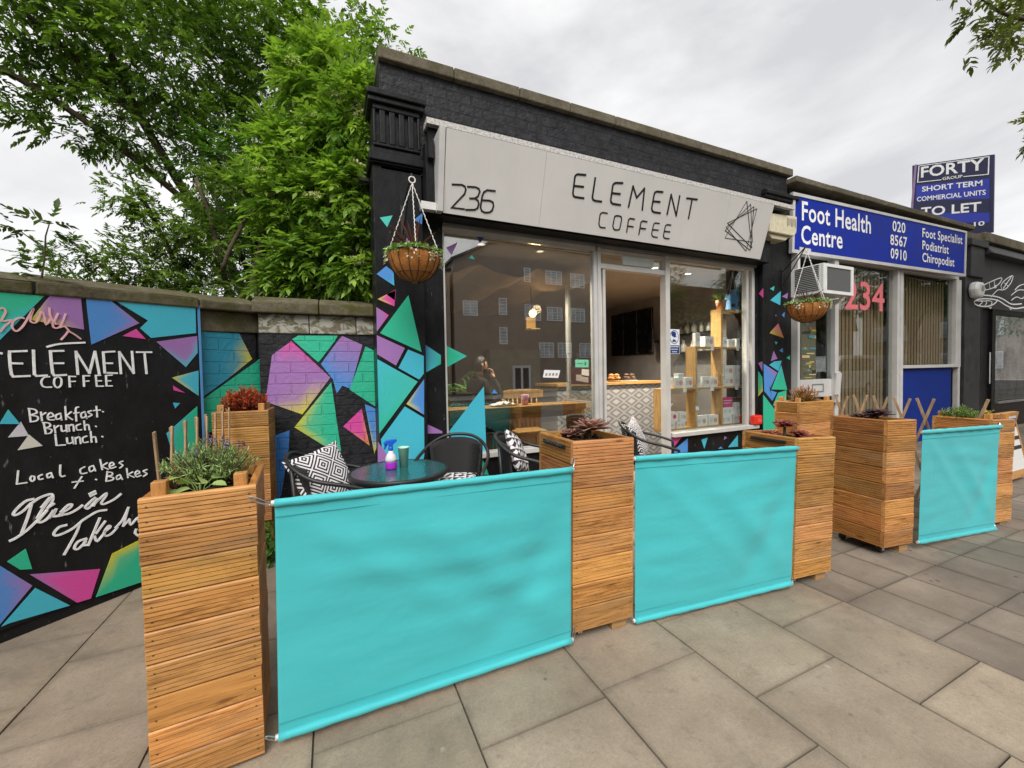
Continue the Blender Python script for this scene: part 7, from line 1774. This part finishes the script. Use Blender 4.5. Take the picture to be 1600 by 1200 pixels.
# the big dark tree whose canopy fills the top left
tree('ash_tree', 'tall dark ash tree whose broad canopy spreads over the top left, behind the wall', (-1.0, 8.2, 0),
     [([(-1.0, 8.2, -0.1), (-1.05, 8.2, 1.8), (-1.5, 8.1, 3.4), (-2.3, 7.9, 5.0), (-2.9, 7.6, 6.6)], 0.12, 0.04), ([(-1.3, 8.1, 2.9), (-0.6, 8.0, 4.8), (0.0, 7.9, 6.6)], 0.07, 0.03),
      ([(-1.9, 8.0, 4.2), (-3.2, 7.4, 5.2), (-4.6, 6.9, 5.6), (-5.6, 6.6, 5.3)], 0.05, 0.02), ([(-2.4, 7.9, 5.3), (-3.6, 7.4, 6.4)], 0.06, 0.03)],
     blobs_at([(-0.5, 8.0, 6.6, 1.5, 1.0), (0.5, 8.0, 6.0, 1.0, 0.8), (-2.2, 7.8, 6.5, 1.5, 1.1), (-4.0, 7.4, 6.4, 1.5, 0.9), (-1.1, 8.0, 5.3, 1.2, 0.7), (-2.7, 7.7, 5.3, 1.0, 0.7), (-4.4, 7.2, 5.3, 1.1, 0.5), (-5.6, 6.8, 4.9, 0.9, 0.45),
               (-5.2, 6.8, 6.0, 1.0, 0.7), (0.2, 7.9, 7.2, 1.4, 0.8), (-6.0, 6.6, 5.7, 0.9, 0.7), (-0.2, 7.9, 4.9, 0.8, 0.6), (-2.6, 7.7, 7.6, 2.4, 0.8), (-5.0, 7.0, 7.2, 1.8, 0.8), (-1.75, 7.6, 3.9, 0.4, 0.35, 0.6), (-1.3, 7.6, 4.3, 0.6, 0.5)], 0.7),
     900, 0.175, DK, (0.22, 0.36, 0.05), 3, 0, 0.5, 0.02)
# bright elder leaning over the wall beside the shop
tree('elder_tree', 'bright green flowering elder leaning over the wall beside the coffee shop', (-0.35, 5.3, 0),
     [([(-0.55, 5.3, -0.1), (-0.6, 5.3, 1.9), (-0.75, 5.3, 2.6), (-0.5, 5.2, 3.4)], 0.07, 0.03), ([(-0.25, 5.4, -0.1), (-0.2, 5.4, 1.9), (-0.05, 5.3, 2.9), (0.1, 5.2, 3.9)], 0.08, 0.03), ([(-0.15, 5.35, 1.7), (0.25, 5.2, 2.6), (0.4, 5.1, 3.3)], 0.05, 0.02),
      ([(-0.98, 5.0, 2.62), (-0.85, 4.95, 2.95), (-0.62, 4.9, 3.3), (-0.45, 4.9, 3.42)], 0.022, 0.012)],
     blobs_at([(0.02, 5.0, 2.75, 0.62, 0.45), (-0.15, 5.0, 3.35, 0.62, 0.40), (0.2, 4.9, 3.6, 0.45, 0.36), (0.25, 5.0, 4.2, 0.48, 0.40), (0.05, 5.1, 4.9, 0.5, 0.42), (-0.35, 5.1, 3.95, 0.45, 0.3), (0.3, 5.0, 2.35, 0.34, 0.28), (-0.3, 5.1, 2.6, 0.45, 0.3), (0.33, 4.95, 3.1, 0.3, 0.3), (0.30, 4.45, 4.2, 0.22, 0.38, 1.4), (0.28, 4.45, 3.5, 0.18, 0.36, 1.4), (0.26, 4.5, 2.75, 0.16, 0.4, 1.4)], 0.6),
     3000, 0.175, MD, LT, 3, 22, 0.45, 0.03)
tree('hawthorn_shrub', 'airy yellow-green shrub of fine leaves rising behind the mossy wall', (-1.6, 6.0, 0),
     [([(-1.35, 6.0, -0.1), (-1.4, 6.0, 1.8), (-1.6, 6.0, 2.7), (-1.9, 5.9, 3.6)], 0.06, 0.02), ([(-1.2, 6.1, -0.1), (-1.1, 6.1, 2.0), (-1.2, 6.0, 3.0), (-1.4, 6.0, 3.9)], 0.06, 0.02), ([(-1.5, 6.0, 2.0), (-2.1, 5.9, 2.6), (-2.5, 5.9, 3.0)], 0.03, 0.012)],
     blobs_at([(-1.5, 6.0, 3.2, 0.55, 0.4), (-1.85, 5.9, 2.75, 0.6, 0.35), (-2.35, 5.9, 2.35, 0.55, 0.26), (-1.3, 6.0, 2.5, 0.6, 0.4), (-2.0, 5.9, 3.55, 0.35, 0.3, 0.6), (-1.1, 6.0, 3.85, 0.45, 0.35, 0.8), (-2.55, 5.8, 2.8, 0.32, 0.2, 0.5), (-1.6, 6.0, 2.1, 0.8, 0.2)], 0.7),
     3200, 0.105, (0.05, 0.105, 0.02), YG, 3, 0, 0.35, 0.05)
tree('bay_tree', 'dense mid-green tree filling the gap between elder and hawthorn', (-0.9, 7.0, 0),
     [([(-0.75, 7.0, -0.1), (-0.75, 7.0, 2.2), (-0.85, 6.9, 3.6), (-0.7, 6.8, 4.8)], 0.09, 0.03), ([(-0.8, 7.0, 2.0), (-1.1, 6.9, 3.2), (-1.5, 6.8, 4.2)], 0.05, 0.02)],
     blobs_at([(-0.9, 6.9, 3.4, 0.75, 0.6), (-0.5, 6.9, 4.3, 0.7, 0.55), (-1.2, 6.8, 4.5, 0.6, 0.45, 0.7), (0.1, 6.9, 4.6, 0.7, 0.6), (-0.2, 6.9, 3.2, 0.8, 0.7), (0.3, 6.9, 2.6, 0.6, 0.5)], 0.6),
     1700, 0.15, DK, (0.10, 0.22, 0.03), 3, 0, 0.45, 0.02)
# street tree over the pavement at the right, crown only partly in view
tree('street_tree', 'street tree whose leafy branch tips hang into the top right corner', (11.4, -0.6, 0),
     [([(11.4, -0.6, -0.1), (11.4, -0.6, 3.0), (11.3, -0.5, 5.2), (11.0, -0.3, 7.4)], 0.20, 0.08), ([(11.35, -0.55, 3.6), (10.2, 0.5, 5.2), (9.2, 1.6, 5.9), (8.3, 2.1, 5.9), (7.2, 2.2, 5.85)], 0.08, 0.008), ([(9.6, 1.4, 5.6), (9.2, 1.8, 5.0), (8.75, 2.1, 4.65)], 0.014, 0.006), ([(11.35, -0.55, 4.2), (12.4, 0.1, 6.0)], 0.08, 0.03)],
     [(9.4, 1.8, 6.3, 0.8, 0.6, 0.5, 0.8), (6.95, 2.2, 5.8, 0.26, 0.2, 0.26, 0.7), (7.45, 2.2, 5.85, 0.36, 0.3, 0.34, 0.9), (8.0, 2.15, 5.7, 0.42, 0.3, 0.4, 0.9), (7.35, 2.2, 5.35, 0.22, 0.2, 0.18, 0.7), (8.45, 2.1, 5.95, 0.38, 0.3, 0.34, 0.9), (8.75, 2.1, 5.5, 0.32, 0.25, 0.3, 0.9), (8.2, 2.12, 5.6, 0.22, 0.2, 0.2, 0.8), (8.72, 2.12, 4.6, 0.2, 0.2, 0.2, 2.4), (10.9, 0.2, 7.4, 1.8, 1.5, 1.3), (12.2, 0.0, 6.4, 1.6, 1.4, 1.3), (11.2, 0.6, 6.2, 1.2, 1.0, 0.9), (12.0, -1.4, 7.4, 2.0, 1.6, 1.5), (10.8, 1.1, 5.35, 0.4, 0.4, 0.35, 0.9)],
     480, 0.16, (0.05, 0.08, 0.015), (0.20, 0.22, 0.05), 3, 0, 0.5, 0.02, 'street trees')
for i, (x, y, h, lab) in enumerate(((24.0, -1.4, 9.0, 'kerbside tree well down the street at the right'), (33.0, -1.6, 10.0, 'middle kerbside tree down the street at the right'), (43.0, -2.4, 9.0, 'extra tree added down the street to darken the dark shop window, nearer of two'), (52.0, -3.0, 10.0, 'extra tree added down the street to darken the dark shop window, farther of two'))):  # last two are added out of view to darken the dark shop's reflection
    tree('street_tree', lab, (x, y, 0),
         [([(x, y, -0.1), (x, y, 2.6), (x + 0.2, y, h * 0.6), (x + 0.1, y, h * 0.85)], 0.2, 0.07), ([(x, y, 2.4), (x - 1.2, y, h * 0.6)], 0.1, 0.04), ([(x, y, 2.6), (x + 1.3, y + 0.4, h * 0.62)], 0.1, 0.04)],
         [(x, y, h * 0.72, 2.4, 2.2, 2.2), (x - 1.5, y - 0.5, h * 0.55, 1.7, 1.6, 1.3), (x + 1.5, y - 0.6, h * 0.58, 1.7, 1.6, 1.4), (x + 0.3, y, h, 1.6, 1.5, 1.4)], 170, 0.32, (0.03, 0.07, 0.015), (0.11, 0.17, 0.03), 3, 0, 0.5, 0.01, 'street trees')
def seedling_on_wall():
    x, y, z = -1.64, 3.52, 2.13
    root = thing('wall_sapling', 'small sapling sprouting from the top of the mossy wall above the mural board', 'plant', (x, y, z))
    s = MB(); s.tube([(x, y, z), (x + 0.02, y, z + 0.14), (x + 0.03, y, z + 0.28), (x + 0.05, y, z + 0.36)], [0.006, 0.005, 0.004, 0.003], 6); s.tube([(x + 0.02, y, z + 0.2), (x - 0.08, y - 0.02, z + 0.3)], 0.003, 5)
    s.done('stem', M['bark'], root)
    O = np.array([(x + 0.02, y, z + 0.30), (x + 0.04, y, z + 0.34), (x - 0.05, y, z + 0.29), (x - 0.08, y - 0.02, z + 0.30), (x + 0.05, y, z + 0.36), (x + 0.05, y, z + 0.35), (x + 0.05, y, z + 0.36), (x - 0.08, y - 0.02, z + 0.31), (x - 0.02, y, z + 0.34), (x + 0.02, y, z + 0.02), (x, y, z + 0.02), (x + 0.03, y, z + 0.02), (x - 0.02, y, z + 0.02), (x, y - 0.02, z + 0.03), (x + 0.04, y, z + 0.33), (x - 0.07, y, z + 0.29)])
    Dv = unit(np.array([(-0.8, -0.3, 0.1), (0.3, -0.8, 0.3), (-0.4, -0.6, -0.3), (-0.3, -0.3, 0.6), (0.2, 0.1, 0.9), (-0.7, 0.1, 0.6), (1, 0, 0.2), (-1, 0, 0.0), (-0.3, -0.3, 0.4), (1, -0.2, 0.5), (-1, -0.2, 0.4), (0.5, -0.4, 0.8), (-0.5, 0, 0.8), (0, -0.6, 0.6), (0.5, 0.2, -0.2), (-0.7, 0, 0.4)]))
    v, f, c = leaflets(O, Dv, 0.125, (0.04, 0.075, 0.02), (0.08, 0.12, 0.03)); fastmesh('foliage', v, f, c, M['leaf'], root)
seedling_on_wall()

# ------------------------------------------------------------------ across the road (seen in the shop windows)
def across():
    br, t, p = newmat('brown_brick'); v = coords(t)
    h = brick_height(t, v); f = noise(t, v, 1.2, 6)
    t.links.new(mixc(t, math_(t, 'MULTIPLY', h, 0.6), ramp(t, f, [(0.3, (0.28, 0.22, 0.17)), (0.7, (0.40, 0.315, 0.25))]), (0.32, 0.255, 0.20)), p.inputs['Base Color']); p.inputs['Roughness'].default_value = 0.9
    Y = -21.9; M['windowwhite'] = simple('white_window_paint', (0.86, 0.86, 0.85), 0.5, 0.03)
    root = thing('apartment_block', 'brown brick apartment block with white gridded windows, mirrored in the shop window', 'building', (16, Y - 5, 0))
    fr = lambda u, w, d: Vector((u, Y + d, w))
    b = MB(); b.prism([(8.7, -0.1), (26, -0.1), (26, 11.6), (12.4, 12.0), (8.7, 10.2)], fr, 0, -10); b.done('wall', br, root)
    b = MB(); b.prism([(8.5, 10.1), (12.4, 12.02), (26.2, 11.62), (26.2, 11.8), (12.4, 12.22), (8.5, 10.3)], fr, 0.25, -10.1); b.done('roof', simple('slate', (0.06, 0.06, 0.065), 0.7, 0.2), root)
    b = MB(); b.prism([(11.2, -0.1), (15.6, -0.1), (15.6, 3.3), (11.2, 3.3)], fr, 0.9, 0.001); b.done('porch', simple('pale_render', (0.40, 0.33, 0.24), 0.8, 0.1, 1.5), root)
    b = MB(); b.prism([(13.1, 0), (14.7, 0), (14.7, 2.05), (13.1, 2.05)], fr, 0.96, 0.901); b.done('door', M['white'], root)
    b = MB(); b.prism([(13.3, 0.2), (13.8, 0.2), (13.8, 1.85), (13.3, 1.85)], fr, 0.97, 0.961); b.prism([(14.0, 0.2), (14.5, 0.2), (14.5, 1.85), (14.0, 1.85)], fr, 0.97, 0.961); b.done('door_pane', M['screen'], root)
    wins = [(14.68, 15.28, 8.95, 10.1), (16.7, 18.3, 8.9, 10.05), (19.15, 20.6, 8.8, 10.0), (12.4, 13.1, 6.15, 7.5), (14.7, 16.2, 5.8, 7.1), (16.8, 18.3, 5.83, 7.0), (19.15, 20.6, 5.8, 7.0), (12.4, 13.1, 3.8, 5.15), (14.65, 16.2, 2.7, 3.98) if False else (16.0, 17.4, 2.7, 3.98), (17.8, 19.2, 2.7, 3.98), (20.0, 21.2, 2.7, 3.98), (21.8, 23.2, 8.8, 9.9), (21.8, 23.2, 5.8, 7.0), (9.4, 10.6, 5.98, 7.15)]
    gl = simple('blind_and_sky_pane', (0.48, 0.49, 0.50), 0.15, 0.3, 0.8)  # pale colour holds the blinds and the reflected sky together
    for (a, c, z0, z1) in wins:
        f_ = MB(); w = 0.07
        f_.prism([(a, z0), (a + w, z0), (a + w, z1), (a, z1)], fr, 0.05, 0.001); f_.prism([(c - w, z0), (c, z0), (c, z1), (c - w, z1)], fr, 0.05, 0.001)
        f_.prism([(a + w, z0), (c - w, z0), (c - w, z0 + w), (a + w, z0 + w)], fr, 0.05, 0.001); f_.prism([(a + w, z1 - w), (c - w, z1 - w), (c - w, z1), (a + w, z1)], fr, 0.05, 0.001)
        n = max(1, round((c - a) / 0.5)); 
        for k in range(1, n): x = a + (c - a) * k / n; f_.prism([(x - 0.03, z0 + w), (x + 0.03, z0 + w), (x + 0.03, z1 - w), (x - 0.03, z1 - w)], fr, 0.046, 0.002)
        for k in range(1, 5): z = z0 + (z1 - z0) * k / 5; f_.prism([(a + w, z - 0.018), (c - w, z - 0.018), (c - w, z + 0.018), (a + w, z + 0.018)], fr, 0.042, 0.003)
        wo_ = f_.done('window', M['windowwhite'], root)
        q = MB(); q.prism([(a + w, z0 + w), (c - w, z0 + w), (c - w, z1 - w), (a + w, z1 - w)], fr, 0.012, 0.0015); q.done('pane', gl, wo_)
    root = thing('terrace_house', 'lower brown terrace left of the apartment block across the road', 'building', (0, Y - 5, 0))
    b = MB(); b.prism([(-14, -0.1), (8.4, -0.1), (8.4, 9.3), (-14, 9.3)], fr, 0.0, -9); b.done('wall', br, root)
    b = MB(); b.prism([(-14.2, 9.3), (8.5, 9.3), (8.5, 9.5), (-14.2, 9.5)], fr, 0.25, -9.2); b.done('roof', simple('felt', (0.07, 0.065, 0.06), 0.8, 0.2), root)
    for k in range(8):
        for z in (1.2, 4.2, 6.9):
            a = -13 + 2.6 * k; f_ = MB(); f_.prism([(a, z), (a + 1.3, z), (a + 1.3, z + 1.3), (a, z + 1.3)], fr, 0.05, 0.001); wo_ = f_.done('window', M['white'], root)
            q = MB(); q.prism([(a + 0.08, z + 0.08), (a + 0.61, z + 0.08), (a + 0.61, z + 1.22), (a + 0.08, z + 1.22)], fr, 0.056, 0.0505); q.prism([(a + 0.69, z + 0.08), (a + 1.22, z + 0.08), (a + 1.22, z + 1.22), (a + 0.69, z + 1.22)], fr, 0.056, 0.0505); q.done('pane', gl, wo_)
    for i, (x0, x1, h, lab) in enumerate(((27.5, 42, 7.2, 'two storey cream house right of the apartment block across the road'), (43, 62, 6.0, 'low grey house at the far right across the road'))):
        root = thing('town_house', lab, 'building', (x0, Y - 5, 0))
        b = MB(); b.prism([(x0, -0.1), (x1, -0.1), (x1, h), (x0, h)], fr, 0.0, -9); b.done('wall', simple('render_%d' % i, ((0.42, 0.38, 0.30), (0.3, 0.29, 0.28))[i], 0.85, 0.1, 1), root)
        b = MB(); b.prism([(x0 - 0.3, h), (x1 + 0.3, h), (x1 - 1, h + 2.6), (x0 + 1, h + 2.6)], fr, 0.4, -9.4); b.done('roof', simple('tiles_%d' % i, (0.16, 0.08, 0.055), 0.8, 0.2, 3), root)
        for k in range(5):
            for z in (1.0, 3.9):
                a = x0 + 1 + 2.8 * k; f_ = MB(); f_.prism([(a, z), (a + 1.3, z), (a + 1.3, z + 1.3), (a, z + 1.3)], fr, 0.05, 0.001); wo_ = f_.done('window', M['white'], root); q = MB(); q.prism([(a + 0.08, z + 0.08), (a + 1.22, z + 0.08), (a + 1.22, z + 1.22), (a + 0.08, z + 1.22)], fr, 0.056, 0.0505); q.done('pane', gl, wo_)
    root = thing('street_terrace', 'long brick terrace closing the view far down the street at the right', 'building', (62, -8, 0))
    b = MB(); b.box(60, 68, -20, 14, -0.1, 7.5); b.done('wall', br, root)
    b = MB(); b.prism([(-20.3, 7.5), (14.3, 7.5), (13, 10), (-19, 10)], lambda u, w, d: Vector((d, u, w)), 59.7, 68.3); b.done('roof', simple('roof_tiles', (0.13, 0.075, 0.055), 0.8, 0.2, 3), root)
    for k in range(11):
        for z in (1.0, 4.3):
            a = -19 + 3.0 * k; f_ = MB(); f_.box(59.9, 60.1, a, a + 1.5, z, z + 1.7); wo_ = f_.done('window', M['white'], root); q = MB(); q.box(59.88, 59.899, a + 0.1, a + 0.7, z + 0.1, z + 1.6); q.box(59.88, 59.899, a + 0.8, a + 1.4, z + 0.1, z + 1.6); q.done('pane', gl, wo_)
    # trees on the far pavement
    for i, (x, y, h) in enumerate(((19.5, -11.8, 7.0), (27, -12.2, 8.0), (34, -12.0, 7.5))):
        tree('plane_tree', ['plane tree across the road, mirrored in the right shop window', 'plane tree across the road opposite the clinic', 'plane tree across the road opposite the dark shop'][i], (x, y, 0),
             [([(x, y, -0.1), (x, y, 2.5), (x + 0.2, y, h * 0.6), (x + 0.1, y, h * 0.85)], 0.2, 0.07), ([(x, y, 2.4), (x - 1.2, y, h * 0.6)], 0.1, 0.04), ([(x, y, 2.6), (x + 1.3, y + 0.4, h * 0.62)], 0.1, 0.04)],
             [(x, y, h * 0.75, 2.0, 1.8, 1.7), (x - 1.4, y, h * 0.62, 1.5, 1.4, 1.2), (x + 1.5, y + 0.2, h * 0.66, 1.5, 1.4, 1.3), (x + 0.3, y, h, 1.4, 1.3, 1.2)], 160, 0.34, (0.03, 0.07, 0.015), (0.09, 0.16, 0.03), 3, 0, 0.5, 0.01, 'plane trees across the road')
    # white van at the kerb opposite
    x, y = 24.5, -6.2
    root = thing('parked_van', 'white panel van parked in the road, mirrored in the clinic door', 'van', (x, y, -0.125))
    b = MB(); b.prism([(0, 0.35), (0, 1.0), (0.25, 1.15), (1.0, 1.3), (1.75, 2.15), (2.1, 2.25), (5.2, 2.25), (5.3, 2.1), (5.3, 0.35), (4.85, 0.35), (4.7, 0.62), (4.2, 0.62), (4.05, 0.35), (1.35, 0.35), (1.2, 0.62), (0.7, 0.62), (0.55, 0.35)], lambda u, w, d: Vector((x + u, y + d, w - 0.125)), 0.95, -0.95); b.done('body', simple('white_car_paint', (0.72, 0.72, 0.72), 0.25, 0.03), root, bevel=0.05)
    b = MB(); b.prism([(1.25, 1.36), (1.85, 2.02), (2.35, 2.08), (2.35, 1.36)], lambda u, w, d: Vector((x + u, y + d, w - 0.125)), 0.96, 0.945); b.prism([(2.5, 1.36), (2.5, 2.06), (4.9, 2.06), (4.9, 1.36)], lambda u, w, d: Vector((x + u, y + d, w - 0.125)), 0.96, 0.945); b.done('window', M['screen'], root)
    for k in (0.95, 4.45):
        for sg in (-1, 1): b = MB(); b.tube([(x + k, y + sg * 0.95, 0.2), (x + k, y + sg * 0.74, 0.2)], 0.32, 24); w_ = b.done('wheel', M['rubber'], root); b = MB(); b.tube([(x + k, y + sg * 0.962, 0.2), (x + k, y + sg * 0.951, 0.2)], 0.19, 20); b.done('rim', M['alu'], w_)
across()
